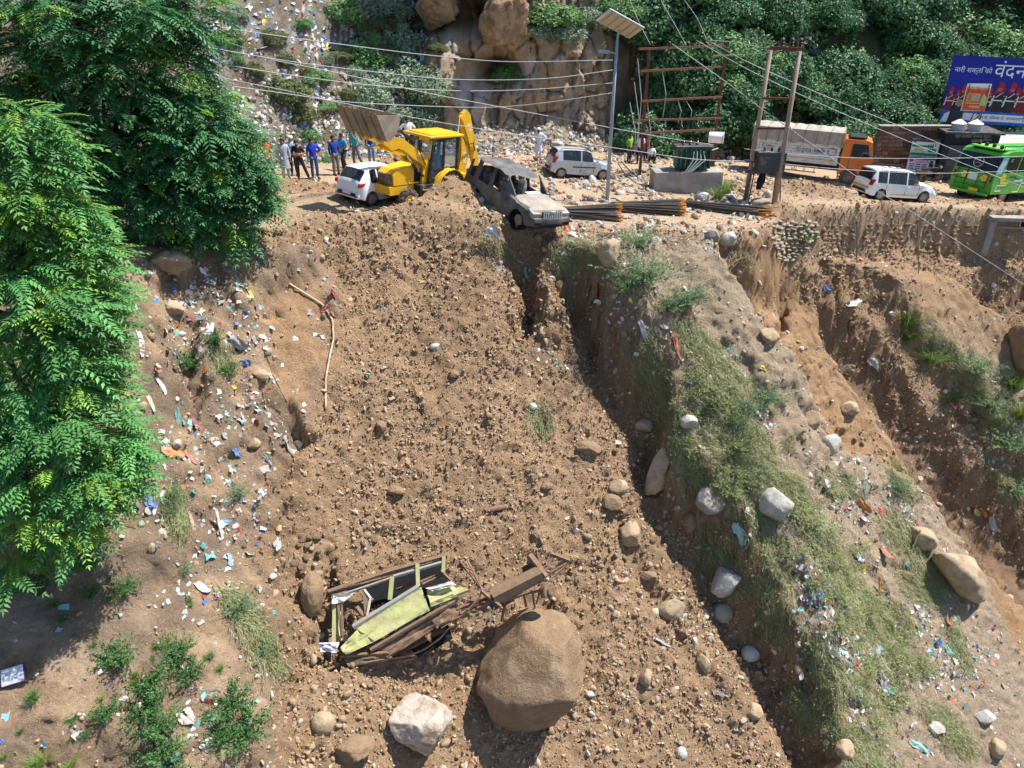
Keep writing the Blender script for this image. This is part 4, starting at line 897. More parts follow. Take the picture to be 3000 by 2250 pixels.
# ---- the teal van behind the tree
def teal_van():
    p = on_road(570, 540)
    root = empty('turquoise_van', p + Vector((0, 1.2, 0)), 0, 'turquoise van mostly hidden behind the big tree', 'van'); slope_rot(root, (.9, .3))
    m = mat('turquoise_paint', (.03, .42, .50), .35, var=.06, spec=.5)
    b = MB(); b.prism([(-1.9, .4), (1.5, .4), (1.62, 1.0), (1.3, 1.85), (1.1, 2.0), (-1.85, 2.0), (-1.95, 1.2)], -.8, .8, 'y'); b.build('body', m, root)
    for sd in (-1, 1):
        b = MB(); b.prism([(.35, 1.2), (1.4, 1.2), (1.2, 1.78), (.35, 1.78)], sd * .803, sd * .812, 'y'); b.build('side_window', M_glass, root)
        for x in (-1.25, 1.0): wheel(root, (x, sd * .7, .32), .32, .18, side=sd)
    b = MB(); b.quad((1.63, -.7, 1.05), (1.63, .7, 1.05), (1.32, .7, 1.84), (1.32, -.7, 1.84)); b.build('windscreen', M_glass, root)
    return root
teal_van()

for o_, k_ in ((white_hatch, .95), (alto, .95), (taxi, .96)): o_.scale = (k_,) * 3
# ---------------------------------------------------------------- people
SKIN = [mat('brown_skin', (.24, .125, .07), .6, var=.1, vscale=20), mat('tan_skin', (.33, .18, .105), .6, var=.1, vscale=20)]
M_hair = mat('black_hair', (.012, .010, .009), .6, var=.3, vscale=30)
def cloth(name, c, v=.12): return mat('cloth_' + name, c, .9, var=v, vscale=7, bump=.3, bscale=25)
_deps = None
def skin_mesh(name, verts, edges, radii, root, m, sub=1):
    me = bpy.data.meshes.new(name); me.from_pydata([tuple(v) for v in verts], edges, []); o = bpy.data.objects.new(name, me); col.objects.link(o)
    md = o.modifiers.new('skin', 'SKIN'); md.use_smooth_shade = True
    for i, r_ in enumerate(radii):
        sv = me.skin_vertices[0].data[i]; sv.radius = r_ if isinstance(r_, tuple) else (r_, r_); sv.use_root = (i == root)
    if sub: o.modifiers.new('sub', 'SUBSURF').levels = sub
    return o, m
PEOPLE_Q = []
def person(loc, face, label, shirt, trousers, arms='down', legs='stand', height=1.72, tunic=0, cap=None, hairless=False, skin=0, beard=False, lean=0., sleeves=.55, scarf=None, group=None):
    """face: heading in degrees, 0 looks at the camera (-y), positive turns to the person's left of view (+x)"""
    root = empty('person', loc, R(face), label, 'person', group); k = height / 1.72; root.scale = (k, k, k)
    J = dict(pel=(0, 0, .93), spi=(0, .01, 1.13), che=(0, .015, 1.33), nec=(0, .02, 1.47), hea=(0, 0, 1.56), cro=(0, .01, 1.66), nos=(0, -.105, 1.575))
    for sd, n in ((-1, 'R'), (1, 'L')):
        J['sh' + n] = (sd * .175, .01, 1.405); J['el' + n] = (sd * .235, .02, 1.13); J['wr' + n] = (sd * .235, -.03, .89); J['ha' + n] = (sd * .235, -.05, .80)
        J['hi' + n] = (sd * .09, 0, .90); J['kn' + n] = (sd * .105, -.025, .50); J['an' + n] = (sd * .11, .01, .085); J['to' + n] = (sd * .125, -.15, .04)
    def up(**kw): J.update(kw)
    if arms == 'hips': up(elL=(.40, .10, 1.17), wrL=(.20, -.05, 1.0), haL=(.14, -.09, .98), elR=(-.40, .10, 1.17), wrR=(-.20, -.05, 1.0), haR=(-.14, -.09, .98))
    if arms == 'hipL': up(elL=(.40, .12, 1.16), wrL=(.22, .02, .98), haL=(.15, -.02, .95))
    if arms == 'cross': up(elL=(.26, -.06, 1.14), wrL=(.02, -.22, 1.17), haL=(-.08, -.22, 1.19), elR=(-.26, -.06, 1.14), wrR=(-.02, -.24, 1.12), haR=(.08, -.24, 1.14))
    if arms == 'fold': up(elL=(.25, .0, 1.13), wrL=(.03, -.20, 1.02), haL=(-.04, -.22, 1.0), elR=(-.25, .0, 1.13), wrR=(-.03, -.21, 1.02), haR=(.04, -.23, .99))
    if arms == 'face': up(elL=(.20, -.18, 1.22), wrL=(.06, -.20, 1.40), haL=(.02, -.17, 1.47))
    if legs == 'wide': up(hiL=(.09, 0, .90), knL=(.20, -.05, .50), anL=(.33, .02, .085), toL=(.40, -.12, .04))
    if legs == 'step': up(knL=(.11, -.10, .50), anL=(.11, -.06, .085), toL=(.12, -.22, .04), knR=(-.11, .04, .48), anR=(-.12, .17, .10), toR=(-.13, .03, .04))
    if legs == 'bentL': up(knL=(.16, -.22, .55), anL=(.20, -.12, .16), toL=(.22, -.28, .13))
    if legs in ('sit', 'crouch'):
        dz = -.62; J = {a: (v[0], v[1], v[2] + dz) for a, v in J.items()}
        for sd, n in ((-1, 'R'), (1, 'L')): J['hi' + n] = (sd * .10, 0, .27); J['kn' + n] = (sd * .17, -.34, .46); J['an' + n] = (sd * .15, -.20, .08); J['to' + n] = (sd * .17, -.36, .04); J['el' + n] = (sd * .25, -.14, .52); J['wr' + n] = (sd * .12, -.36, .50); J['ha' + n] = (sd * .08, -.42, .48)
    if legs == 'bend':
        for a in ('spi', 'che', 'nec', 'hea', 'cro', 'nos', 'shL', 'shR', 'elL', 'elR', 'wrL', 'wrR', 'haL', 'haR'):
            v = Matrix.Rotation(R(68), 3, 'X') @ (Vector(J[a]) - Vector((0, 0, .93))); J[a] = tuple(v + Vector((0, 0, .93)))
        for n, sd in (('L', 1), ('R', -1)): s_ = Vector(J['sh' + n]); J['el' + n] = tuple(s_ + Vector((sd * .05, -.02, -.28))); J['wr' + n] = tuple(s_ + Vector((sd * .0, -.08, -.52))); J['ha' + n] = tuple(s_ + Vector((0, -.1, -.6)))
    if lean:
        for a in ('spi', 'che', 'nec', 'hea', 'cro', 'nos', 'shL', 'shR', 'elL', 'elR', 'wrL', 'wrR', 'haL', 'haR'): J[a] = (J[a][0] + lean * (J[a][2] - .9), J[a][1], J[a][2])
    names = list(J); idx = {n: i for i, n in enumerate(names)}
    E_ = [('pel', 'spi'), ('spi', 'che'), ('che', 'nec'), ('nec', 'hea'), ('hea', 'cro'), ('hea', 'nos')]
    for n in 'RL': E_ += [('che', 'sh' + n), ('sh' + n, 'el' + n), ('el' + n, 'wr' + n), ('wr' + n, 'ha' + n), ('pel', 'hi' + n), ('hi' + n, 'kn' + n), ('kn' + n, 'an' + n), ('an' + n, 'to' + n)]
    Rb = dict(pel=(.15, .105), spi=(.14, .095), che=(.155, .105), nec=.055, hea=(.082, .098), cro=(.075, .088), nos=.016)
    for n in 'RL': Rb.update({'sh' + n: .062, 'el' + n: .045, 'wr' + n: .031, 'ha' + n: (.036, .022), 'hi' + n: .088, 'kn' + n: .062, 'an' + n: .043, 'to' + n: (.042, .03)})
    q = [skin_mesh('body', [J[n] for n in names], [(idx[a], idx[b]) for a, b in E_], [Rb[n] for n in names], idx['pel'], SKIN[skin])]
    def piece(nm, chain, rad, rt, m):
        ns = list(dict.fromkeys([x for e in chain for x in e[:2]])); ii = {n: i for i, n in enumerate(ns)}
        P = [Vector(n) if isinstance(n, tuple) else Vector(J[n]) for n in ns]
        return skin_mesh(nm, P, [(ii[a], ii[b]) for a, b in chain], [rad[n] for n in ns], ii[rt], m)
    # shirt
    hem = tuple(Vector(J['pel']).lerp((Vector(J['hiL']) + Vector(J['hiR'])) / 2, 2.0) if legs not in ('sit', 'bend') else Vector(J['pel'])); rad = {hem: (.178, .132), 'pel': (.172, .128), 'spi': (.162, .118), 'che': (.178, .128), 'nec': (.07, .066)}; ch = [('spi', 'che'), ('che', 'nec')] + ([(hem, 'pel'), ('pel', 'spi')] if legs not in ('sit', 'bend') else [('pel', 'spi')])
    for n in 'RL':
        s_, e_, w_ = Vector(J['sh' + n]), Vector(J['el' + n]), Vector(J['wr' + n]); end = tuple(s_.lerp(e_, sleeves / .55 * .9) if sleeves < .6 else e_.lerp(w_, .92))
        rad['sh' + n] = .08; ch.append(('che', 'sh' + n))
        if sleeves < .6: rad[end] = .066; ch.append(('sh' + n, end))
        else: rad['el' + n] = .062; rad[end] = .05; ch += [('sh' + n, 'el' + n), ('el' + n, end)]
    q.append(piece('shirt', ch, rad, 'che', shirt))
    # trousers
    rad = {'pel': (.125, .095)}; ch = []
    for n in 'RL':
        a_ = Vector(J['an' + n]); rad.update({'hi' + n: .098, 'kn' + n: .079}); end = tuple(a_ + Vector((0, 0, .015))); rad[end] = .066; ch += [('pel', 'hi' + n), ('hi' + n, 'kn' + n), ('kn' + n, end)]
    q.append(piece('trousers', ch, rad, 'pel', trousers))
    PEOPLE_Q.append((root, q))
    p = Vector(J['pel']); kn = (Vector(J['knL']) + Vector(J['knR'])) / 2
    if tunic:
        b = MB(); prof = []
        for t, (rx, ry) in zip((0, .35, .7, 1), ((.172, .128), (.18, .14), (.205, .155), (.225, .165))):
            z = p.z + .10 - t * tunic; prof.append([(rx * math.cos(a) * (1 + .05 * math.sin(7 * a)), ry * math.sin(a), z) for a in np.linspace(0, 2 * PI, 25)])
        b.sheet(prof); b.build('tunic_skirt', shirt, root, smooth=True)
    for n in 'RL':
        b = MB(); a, t = Vector(J['an' + n]), Vector(J['to' + n]); d = (t - a); d.z = 0; d.normalize(); b.tube([a - d * .07 + Vector((0, 0, -.03)), a + Vector((0, 0, -.02)), t + d * .02, t + d * .07], [.042, .056, .05, .025], 8); b.build('shoe', M_trim, root, smooth=True)
    hd, cr = Vector(J['hea']), Vector(J['cro']); u = (cr - hd).normalized(); fr = (Vector(J['nos']) - hd).normalized(); sdv = u.cross(fr).normalized()
    if not hairless and not cap:
        V, Fc = ICO[3]; keep = []; W = np.array([hd + u * .075 + sdv * (v[0] * .100) + u * (v[2] * .098) + fr * (-v[1] * .112 - .012) for v in V])
        msk = (V[:, 2] > .25) | ((V[:, 1] > .1) & (V[:, 2] > -.6)) | ((np.abs(V[:, 0]) > .8) & (V[:, 2] > -.1))
        fk = [tuple(f) for f in Fc if msk[f].all()]; me = mesh_np('hair', W * (1 + .0), fk, M_hair); link('hair', me, root)
    if cap:
        b = MB(); b.lathe(hd + u * .06, u, [(0, .112), (.06, .115), (.10, .10), (.12, .06), (.125, .001)], 18); b.build('cap', cap, root, smooth=True)
    if beard:
        b = MB(); b.tube([hd + fr * .075 - u * .02 + sdv * .06, hd + fr * .1 - u * .07, hd + fr * .075 - u * .02 - sdv * .06], [.03, .045, .03], 8); b.build('beard', M_hair, root, smooth=True)
    for sd in (-1, 1):
        b = MB(); b.lathe(hd + fr * .088 + u * .045 + sdv * sd * .035, fr, [(-.01, .001), (0, .013), (.008, .001)], 8); b.build('eye', M_char, root)
        b = MB(); b.lathe(hd + u * .035 + sdv * sd * .09, sdv * sd, [(-.01, .02), (.01, .028), (.018, .001)], 8); b.build('ear', SKIN[skin], root)
    # fingers close the hand
    root['_hands'] = 1
    for n, sd in (('R', -1), ('L', 1)):
        h_, w_ = Vector(J['ha' + n]), Vector(J['wr' + n]); d = (h_ - w_).normalized(); s_ = d.cross(Vector((0, 1, 0))); s_ = s_.normalized() if s_.length > .2 else Vector((1, 0, 0)); n_ = d.cross(s_)
        b = MB()
        for k, ln in enumerate((.062, .075, .07, .052)): a = h_ + s_ * (-.03 + .02 * k); b.tube([a, a + d * ln * .55 + n_ * .008, a + d * ln + n_ * .03], [.0095, .009, .007], 6)
        a = w_ + d * .03; b.tube([a, a + s_ * -.04 + d * .03, a + s_ * -.045 + d * .06 + n_ * .01], [.012, .011, .008], 6)
        PEOPLE_Q[-1][1].append(('fingers', b))
    del root['_hands']
    return root
def finish_people():
    bpy.context.view_layer.update(); dg = bpy.context.evaluated_depsgraph_get(); done = []
    for root, q in PEOPLE_Q:
        for it in q:
            if it[0] == 'fingers': continue
            o, m = it; me = bpy.data.meshes.new_from_object(o.evaluated_get(dg)); done.append((root, o, m, me, q))
    for root, o, m, me, q in done:
        nm = o.name.split('.')[0]; old = o.data; bpy.data.objects.remove(o); bpy.data.meshes.remove(old)
        if nm == 'body':
            bm = bmesh.new(); bm.from_mesh(me)
            for it in q:
                if it[0] == 'fingers':
                    t = it[1].mesh('t', None); bm.from_mesh(t); bpy.data.meshes.remove(t)
            bm.to_mesh(me); bm.free()
        me.materials.clear(); me.materials.append(m); me.polygons.foreach_set('use_smooth', [True] * len(me.polygons)); me.update(); link(nm, me, root)
C_ = cloth
GP = 'onlookers lined up by the digger'
def rd(px, py):
    p = on_road(px, py); p.z = gz(p.x, p.y) - .01; return p
person(rd(842, 533), 25, 'man in a long pale grey tunic at the end of the row', C_('pale_grey', (.36, .39, .44)), C_('pale_grey', (.36, .39, .44)), tunic=.52, sleeves=.9, height=1.76, group=GP)
person(rd(884, 528), 20, 'man in black shirt and jeans with folded arms', C_('black', (.015, .015, .017)), C_('charcoal', (.035, .035, .04)), arms='cross', legs='wide', beard=True, skin=1, group=GP, lean=-.06)
person(rd(864, 512), 15, 'man in a pale blue shirt and white cap behind the black shirt', C_('pale_blue', (.42, .58, .66)), C_('charcoal', (.035, .035, .04)), cap=C_('white', (.75, .75, .74)), skin=1, group=GP)
person(rd(925, 524), 30, 'man in royal blue shirt and jeans, one hand on hip', C_('royal_blue', (.02, .045, .40)), C_('denim', (.05, .10, .20)), arms='hipL', skin=1, height=1.78, group=GP)
person(rd(987, 514), 45, 'man in dark blue shirt and grey trousers nearest the white hatchback', C_('dark_blue', (.018, .05, .26)), C_('grey_trousers', (.17, .165, .17)), skin=0, height=1.78, sleeves=.9, group=GP)
person(rd(1012, 500), -30, 'man in bright cyan shirt leaning back with one leg forward', C_('cyan', (.04, .30, .58)), C_('charcoal', (.035, .035, .04)), arms='fold', legs='bentL', lean=-.1, group=GP)
person(rd(1046, 492), -20, 'man in turquoise T-shirt whose head is behind the bucket', C_('turquoise', (.02, .42, .42)), C_('grey_trousers', (.17, .165, .17)), arms='face', legs='wide', height=1.8, skin=1, group=GP)
person(rd(1091, 488), 10, 'person in pale jeans seen beneath the loader arm', C_('dark_blue', (.018, .05, .26)), C_('light_denim', (.16, .27, .42)), height=1.66, group=GP)
person(rd(792, 540), 60, 'man in an orange shirt half hidden by the tree leaves', C_('orange', (.52, .10, .025)), C_('grey_trousers', (.17, .165, .17)), legs='wide', group=GP)
_w = at_y(1196, 392, 36.2); person(Vector((_w.x, _w.y, _w.z - .98)), 25, 'man in white T-shirt with hands on hips behind the digger cab', C_('white', (.75, .75, .74)), C_('charcoal', (.035, .035, .04)), arms='hips', skin=0)
person(rd(1577, 471), 5, 'man in white tunic and skullcap standing before the cliff', C_('shaded_white', (.58, .60, .72)), C_('shaded_white', (.58, .60, .72)), arms='hips', tunic=.5, cap=C_('white', (.75, .75, .74)), sleeves=.9, beard=True, height=1.78)  # skylit shade of the white cloth is put into its bluish colour
person(rd(1872, 480), 170, 'person in white shirt and dark trousers standing by the rusty post', C_('white', (.75, .75, .74)), C_('charcoal', (.035, .035, .04)), height=1.7)
person(rd(1842, 476), 40, 'person in a green safety vest beside the hanging cables', C_('hi_vis_green', (.22, .50, .05)), C_('charcoal', (.035, .035, .04)), height=1.6)
person(rd(1905, 476), 10, 'person in white shirt squatting on the stones', C_('white', (.75, .75, .74)), C_('charcoal', (.035, .035, .04)), legs='sit', height=1.7)
person(rd(1890, 472), 20, 'person in dark red shirt behind the squatting one', C_('dark_red', (.26, .02, .025)), C_('charcoal', (.035, .035, .04)), height=1.45)
person(rd(772, 640), 80, 'person in bright blue shirt bending down under the tree', C_('bright_blue', (.02, .09, .50)), C_('charcoal', (.035, .035, .04)), legs='bend', skin=0, height=1.7)
finish_people()
# ---------------------------------------------------------------- poles, cables, hoardings, walls
M_galv = mat('galvanised_steel', (.30, .36, .42), .5, var=.1, metal=.3, dust=(.35, .3, .24), dustamt=.08)
M_rust = mat('rusty_steel', (.10, .038, .024), .85, color2=(.17, .075, .05), vscale=5, bump=.3)
M_rustp = mat('weathered_pole', (.27, .19, .145), .85, color2=(.36, .28, .22), vscale=4, bump=.3)
M_cable = mat('aluminium_cable', (.36, .37, .38), .45, var=.1, spec=.5)
M_insul = mat('brown_insulator', (.07, .03, .02), .25, var=.2, spec=.5)
M_conc = mat('old_concrete', (.40, .385, .35), .9, color2=(.22, .205, .18), vscale=1.6, bump=.6, bscale=14, dust=(.33, .25, .17), dustamt=.25)
M_tgreen = mat('transformer_green', (.018, .085, .065), .5, var=.2, dust=DUSTC, dustamt=.12)
M_dgrey = mat('dark_grey_box', (.06, .06, .062), .6, var=.2, dust=DUSTC, dustamt=.15)
def height_to(p, py):
    """z that a vertical line through p must reach to appear at row py"""
    lo, hi = p.z, p.z + 20
    for _ in range(40):
        m_ = (lo + hi) / 2
        if pix((p.x, p.y, m_))[1] > py: lo = m_
        else: hi = m_
    return lo
def insulator(root, p, r=.09, h=.28):
    b = MB(); b.lathe(p, (0, 0, 1), [(0, r * .5), (h * .2, r), (h * .3, r * .55), (h * .5, r), (h * .6, r * .5), (h * .8, r * .85), (h, r * .3), (h, .001)], 12); b.build('insulator', M_insul, root, auto=50)
# solar street lamp
p0 = rd(1778, 590); zt = height_to(p0, 118); Hh = zt - p0.z
lamp = empty('solar_street_lamp', p0, 0, 'grey street lamp post with a tilted solar panel on top', 'street lamp')
b = MB(); b.tube([(0, 0, -.3), (0, 0, Hh * .6), (.03, 0, Hh)], [.085, .075, .06], 12); b.build('pole', M_galv, lamp, smooth=True)
b = MB(); b.box((0, 0, .02), (.35, .35, .04)); b.build('base_plate', M_galv, lamp)
b = MB(); b.tube([(.03, 0, Hh - .1), (.06, 0, Hh + .4)], .045, 10); b.build('panel_stem', M_galv, lamp)
_pr = Euler((R(-28), R(24), R(18)))
b = MB(); b.box((.1, -.05, Hh + .62), (1.75, 1.05, .045), rot=_pr, bev=.01); b.build('solar_panel', mat('panel_frame', (.55, .58, .62), .4, metal=.4, var=.05), lamp)
b = MB(); b.box((.1 + .02, -.05 , Hh + .575), (1.62, .95, .03), rot=_pr); pu = b.build('panel_underside', mat('panel_backsheet', (.55, .44, .27), .7, var=.1, vscale=4), lamp)
for k in range(5): b = MB(); q = Vector((-.7 + k * .33, 0, -.075)); q.rotate(_pr); b.box(Vector((.12, -.05, Hh + .60)) + q, (.03, .95, .03), rot=_pr); b.build('panel_rib', M_galv, lamp)
zl = height_to(p0, 150) - p0.z
b = MB(); b.tube([(0, 0, zl - .1), (-.35, -.05, zl)], .03, 8); b.build('lamp_arm', M_galv, lamp)
b = MB(); b.box((-.5, -.06, zl), (.5, .24, .12), rot=(0, .1, 0), bev=.04); hd_ = b.build('lamp_head', M_galv, lamp, auto=40)
b = MB(); b.box((-.5, -.06, zl - .065), (.36, .17, .02), rot=(0, .1, 0)); b.build('lens', M_lamp, hd_)
# rusty twin-post frame
pa = rd(1873, 522); pb = rd(2083, 500); za, zb = height_to(pa, 139), height_to(pb, 139)
fr = empty('rusty_switch_frame', pa, 0, 'rust-red twin-post electricity frame with five crossbeams', 'pylon')
L_ = lambda v: tuple(Vector(v) - pa)
for p, z in ((pa, za), (pb, zb)): b = MB(); b.bar(L_((p.x, p.y, p.z - .3)), L_((p.x, p.y, z)), .14, .14); b.build('post', M_rust, fr)
def on_span(px, py):
    """point on the upright plane through both posts"""
    d = ray(px, py); n = Vector((pb.y - pa.y, -(pb.x - pa.x), 0)); t = pa.dot(n) / d.dot(n); return d * t
for (x0_, y0_, x1_, y1_) in ((1870, 143, 2122, 134), (1874, 208, 2112, 195), (1878, 296, 2112, 283), (1851, 352, 2112, 345), (1880, 390, 2085, 378)):
    a, c = on_span(x0_, y0_), on_span(x1_, y1_); a.y -= .1; c.y -= .1; b = MB(); b.bar(L_(a), L_(c), .12, .10); b.build('crossbeam', M_rust, fr)
for px in (1908, 1960, 2015, 2068): q = on_span(px, 136); insulator(fr, L_(q), .1, .25)
for px in (1950, 1998, 2046):
    q = on_span(px, 352); b = MB(); b.bar(L_(q), L_(q - Vector((0, 0, .7))), .06, .06); b.build('fuse_holder', mat('fuse_grey', (.36, .35, .33), .6), fr)
    insulator(fr, L_(q - Vector((0, .1, .45))), .07, .2)
for px, y0_, y1_ in ((1845, 300, 470), (1858, 240, 440), (1868, 170, 400), (1940, 205, 345), (1985, 290, 360), (1895, 290, 470), (2010, 295, 350)):
    a, c = on_span(px, y0_), on_span(px + 14 - 6 * (px % 3), y1_); m_ = (a + c) / 2 + Vector((.15, -.15, 0)); b = MB(); b.tube([L_(a), L_(m_), L_(c)], .022, 5); b.build('dangling_wire', M_cable, fr)
# H pole with switch box
pc = rd(2183, 588); pd = rd(2268, 602); tc_ = on_road(2183, 588)
hp = empty('double_pole', pc, 0, 'leaning double pole carrying insulators and a dark switch box', 'pylon'); L_ = lambda v: tuple(Vector(v) - pc)
def lean_top(p, px, py): d = ray(px, py); return d * (p.y / d.y)
ta, tb = lean_top(pc, 2258, 146), lean_top(pd, 2343, 150)
for p, t in ((pc, ta), (pd, tb)): b = MB(); b.tube([L_(p - Vector((0, 0, .4))), L_((p + t) / 2), L_(t)], [.125, .11, .09], 10); b.build('pole', M_rustp, hp, smooth=True)
def on_h(px, py): f = (px - 2220) / 90; d = ray(px, py); return d * ((pc.y + (pd.y - pc.y) * .5) / d.y)
for (x0_, y0_, x1_, y1_, w_, m_) in ((2252, 140, 2352, 145, .16, M_rust), (2230, 286, 2326, 289, .10, M_rust), (2214, 374, 2312, 374, .10, M_rust), (2182, 500, 2290, 503, .14, M_dgrey), (2176, 468, 2285, 472, .06, M_dgrey)):
    a, c = on_h(x0_, y0_), on_h(x1_, y1_); a.y -= .18; c.y -= .18; b = MB(); b.bar(L_(a), L_(c), .1, w_); b.build('crossbeam', m_, hp)
for px, py in ((2290, 139), (2318, 139), (2343, 140), (2250, 286), (2280, 287), (2305, 288)): insulator(hp, L_(on_h(px, py)), .13 if py < 200 else .08, .42 if py < 200 else .16)
q = on_h(2256, 474); b = MB(); b.box(L_(q), (1.3, .7, .95), bev=.03); sb = b.build('switch_box', M_dgrey, hp, auto=40)
b = MB(); [b.lathe(Vector(L_(q)) + Vector((-.35 + .35 * k, 0, .48)), (0, 0, 1), [(0, .06), (.14, .06), (.2, .03)], 10) for k in range(3)]; b.build('bushings', M_insul, hp)
for p_, q_ in (((2200, 505), (2176, 600)), ((2210, 505), (2192, 592)), ((2275, 505), (2262, 595)), ((2287, 505), (2285, 590))):
    a, c = on_h(*p_), on_h(*q_); b = MB(); b.bar(L_(a), L_(c), .05, .05); b.build('brace', M_dgrey, hp)
q = on_h(2226, 530); b = MB(); b.tube([q + Vector((.05, -.2, .48)), q + Vector((0, -.2, .1)), q + Vector((-.08, -.2, -.35))], [.10, .2, .12], 10); o = b.build('black_bag', M_char, smooth=True); tag(o, 'black cloth bag hanging below the switch box of the double pole', 'bag')
# plinth + transformer
pl = [rd(1918, 572), rd(2088, 560)]; pc0 = (pl[0] + pl[1]) / 2 + Vector((.1, .55, 0)); wpl = (pl[1] - pl[0]).length * .84
b = MB(); b.box((0, 0, .1), (wpl, 1.3, 1.3), rot=(0, 0, .04), bev=.06); plinth = b.build('concrete_plinth', M_conc, auto=40); plinth.location = pc0 + Vector((0, 0, .2)); tag(plinth, 'weathered concrete plinth under the green transformer', 'plinth')
tf = empty('transformer', pc0 + Vector((.25, .1, .96)), .04, 'dark green oil transformer standing on the concrete plinth', 'transformer')
b = MB(); b.box((0, 0, .58), (1.7, .8, 1.0), bev=.04); b.build('tank', M_tgreen, tf, auto=40); b = MB(); b.box((0, 0, 1.12), (1.85, .95, .08)); b.build('lid', M_dgrey, tf)
for k in range(7):
    for sd in (-1, 1): b = MB(); b.box((-.72 + k * .24, sd * .5, .58), (.05, .22, .85), bev=.012); b.build('cooling_fin', M_tgreen if k not in (3, 4) else mat('fin_teal', (.03, .16, .13), .5), tf)
for k in range(3): insulator(tf, (-.5 + .35 * k, .1, 1.16), .08, .35)
for k in range(4): b = MB(); b.tube([(-.1 + .16 * k, -.52, .95), (-.15 + .2 * k, -.7, .55), (-.5 + .1 * k, -.85, .05), (-.7, -.8, -.05)], .035, 6); b.build('bushing_cable', mat('grey_cable', (.35, .35, .34), .6), tf)
q = rd(2085, 505); dr = empty('white_drum', q, 0, 'white round meter drum on a short dark post', 'drum'); zz = height_to(q, 402) - q.z
b = MB(); b.lathe((0, -.1, zz), (.95, -.3, 0), [(-.42, .001), (-.42, .30), (.3, .31), (.34, .28), (.34, .001)], 20); b.build('drum_body', M_whitepaint, dr, auto=40); b = MB(); b.lathe((.35, -.2, zz), (.95, -.3, 0), [(0, .33), (.04, .33), (.05, .001)], 20); b.build('drum_lid', mat('drum_lid_grey', (.62, .63, .64), .4), dr)
b = MB(); b.bar((0, 0, -.2), (0, 0, zz - .2), .18, .18); b.build('post', M_rust, dr)
a, c = on_span(1950, 462), on_span(2085, 420); a.y -= 1.5; c.y -= 1.5; b = MB(); b.tube([a, c], .035, 8); o = b.build('fallen_tube', M_cable); tag(o, 'pale metal tube leaning across the transformer', 'tube')
# loose cables on the ground by the plinth
def ground_line(pts, r, name, m, label, cat, lift=.04, n=8):
    P = []
    for (a, b_), (c, d) in zip(pts, pts[1:]):
        for t in np.linspace(0, 1, n, endpoint=False): P.append(hit(a + (c - a) * t, b_ + (d - b_) * t)[0] + Vector((0, 0, lift)))
    P.append(hit(*pts[-1])[0] + Vector((0, 0, lift)))
    b = MB(); b.tube(P, r, 6); o = b.build(name, m, smooth=True); return tag(o, label, cat)
ground_line([(1822, 475), (1850, 505), (1880, 528), (1925, 530), (1965, 515)], .045, 'power_cable', mat('grey_cable', (.35, .35, .34), .6), 'grey power cable looping from the rusty post to the plinth', 'cable')
ground_line([(1812, 480), (1835, 515), (1868, 540), (1900, 545)], .035, 'power_cable', mat('grey_cable', (.35, .35, .34), .6), 'grey power cable trailing over stones left of the plinth', 'cable')

# overhead cables: (pixel, distance) control points
CABLES = [('top cable from the tree to the lamp post', [(540, 64, 27), (800, 103, 29), (1100, 143, 31), (1300, 166, 33), (1500, 181, 34), (1795, 176, 35)]),
 ('second cable from the tree to the lamp post', [(600, 137, 27), (850, 180, 29), (1100, 211, 31), (1340, 233, 33), (1600, 230, 34), (1795, 205, 35)]),
 ('third cable from the tree to the lamp post', [(590, 178, 27), (850, 220, 29), (1100, 251, 31), (1340, 266, 33), (1560, 262, 34), (1795, 243, 35)]),
 ('lowest cable from the tree to the lamp post', [(640, 226, 27), (850, 268, 29), (1000, 297, 31), (1250, 311, 33), (1450, 314, 34), (1620, 298, 34.5), (1795, 272, 35)]),
 ('cable running down past the cliff to the transformer', [(800, 176, 28), (1000, 216, 30), (1240, 270, 32), (1457, 312, 33), (1782, 373, 34.4), (1963, 406, 35), (2090, 424, 36)]),
 ('cable running past the loader bucket to the double pole', [(660, 250, 26), (950, 292, 28), (1240, 350, 30), (1500, 392, 32), (1790, 432, 33), (2030, 466, 34), (2180, 472, 34.5)]),
 ('cable sloping from the rusty frame down across the wall', [(1968, 128, 38), (2120, 235, 37), (2240, 325, 36.5), (2400, 438, 36), (2556, 550, 35), (2701, 640, 34), (3000, 834, 32), (3100, 900, 31)]),
 ('upper of two cables crossing above the shop', [(2080, 122, 38), (2200, 186, 38), (2400, 274, 37), (2612, 360, 36), (2815, 447, 35), (3000, 520, 34), (3100, 560, 34)]),
 ('lower of two cables crossing above the shop', [(2040, 118, 38), (2200, 208, 38), (2417, 310, 37), (2670, 418, 36), (2898, 509, 35), (3000, 549, 34), (3100, 590, 34)]),
 ('level cable at the height of the truck bed', [(2180, 436, 36), (2330, 452, 37), (2520, 463, 38), (2760, 464, 38), (3000, 458, 38), (3100, 455, 38)]),
 ('level cable just above the taxi roof', [(2290, 480, 36), (2480, 497, 36.5), (2735, 508, 36.5), (3000, 500, 36), (3100, 497, 36)]),
 ('thin cable dropping to the leftmost frame insulator', [(1838, -20, 44), (1870, 60, 41), (1905, 130, 39)]),
 ('thin cable dropping to the middle frame insulator', [(1925, -20, 44), (1970, 60, 41), (2010, 132, 39)]),
 ('thin cable dropping to the last frame insulator', [(1990, -20, 44), (2040, 50, 41), (2068, 112, 39)]),
 ('cable from the rusty frame to the double pole head', [(2070, 118, 38.5), (2160, 124, 38), (2235, 140, 37), (2275, 125, 36)]),
 ('slack cable under the double pole head', [(2090, 162, 38.5), (2190, 160, 38), (2290, 148, 36)])]
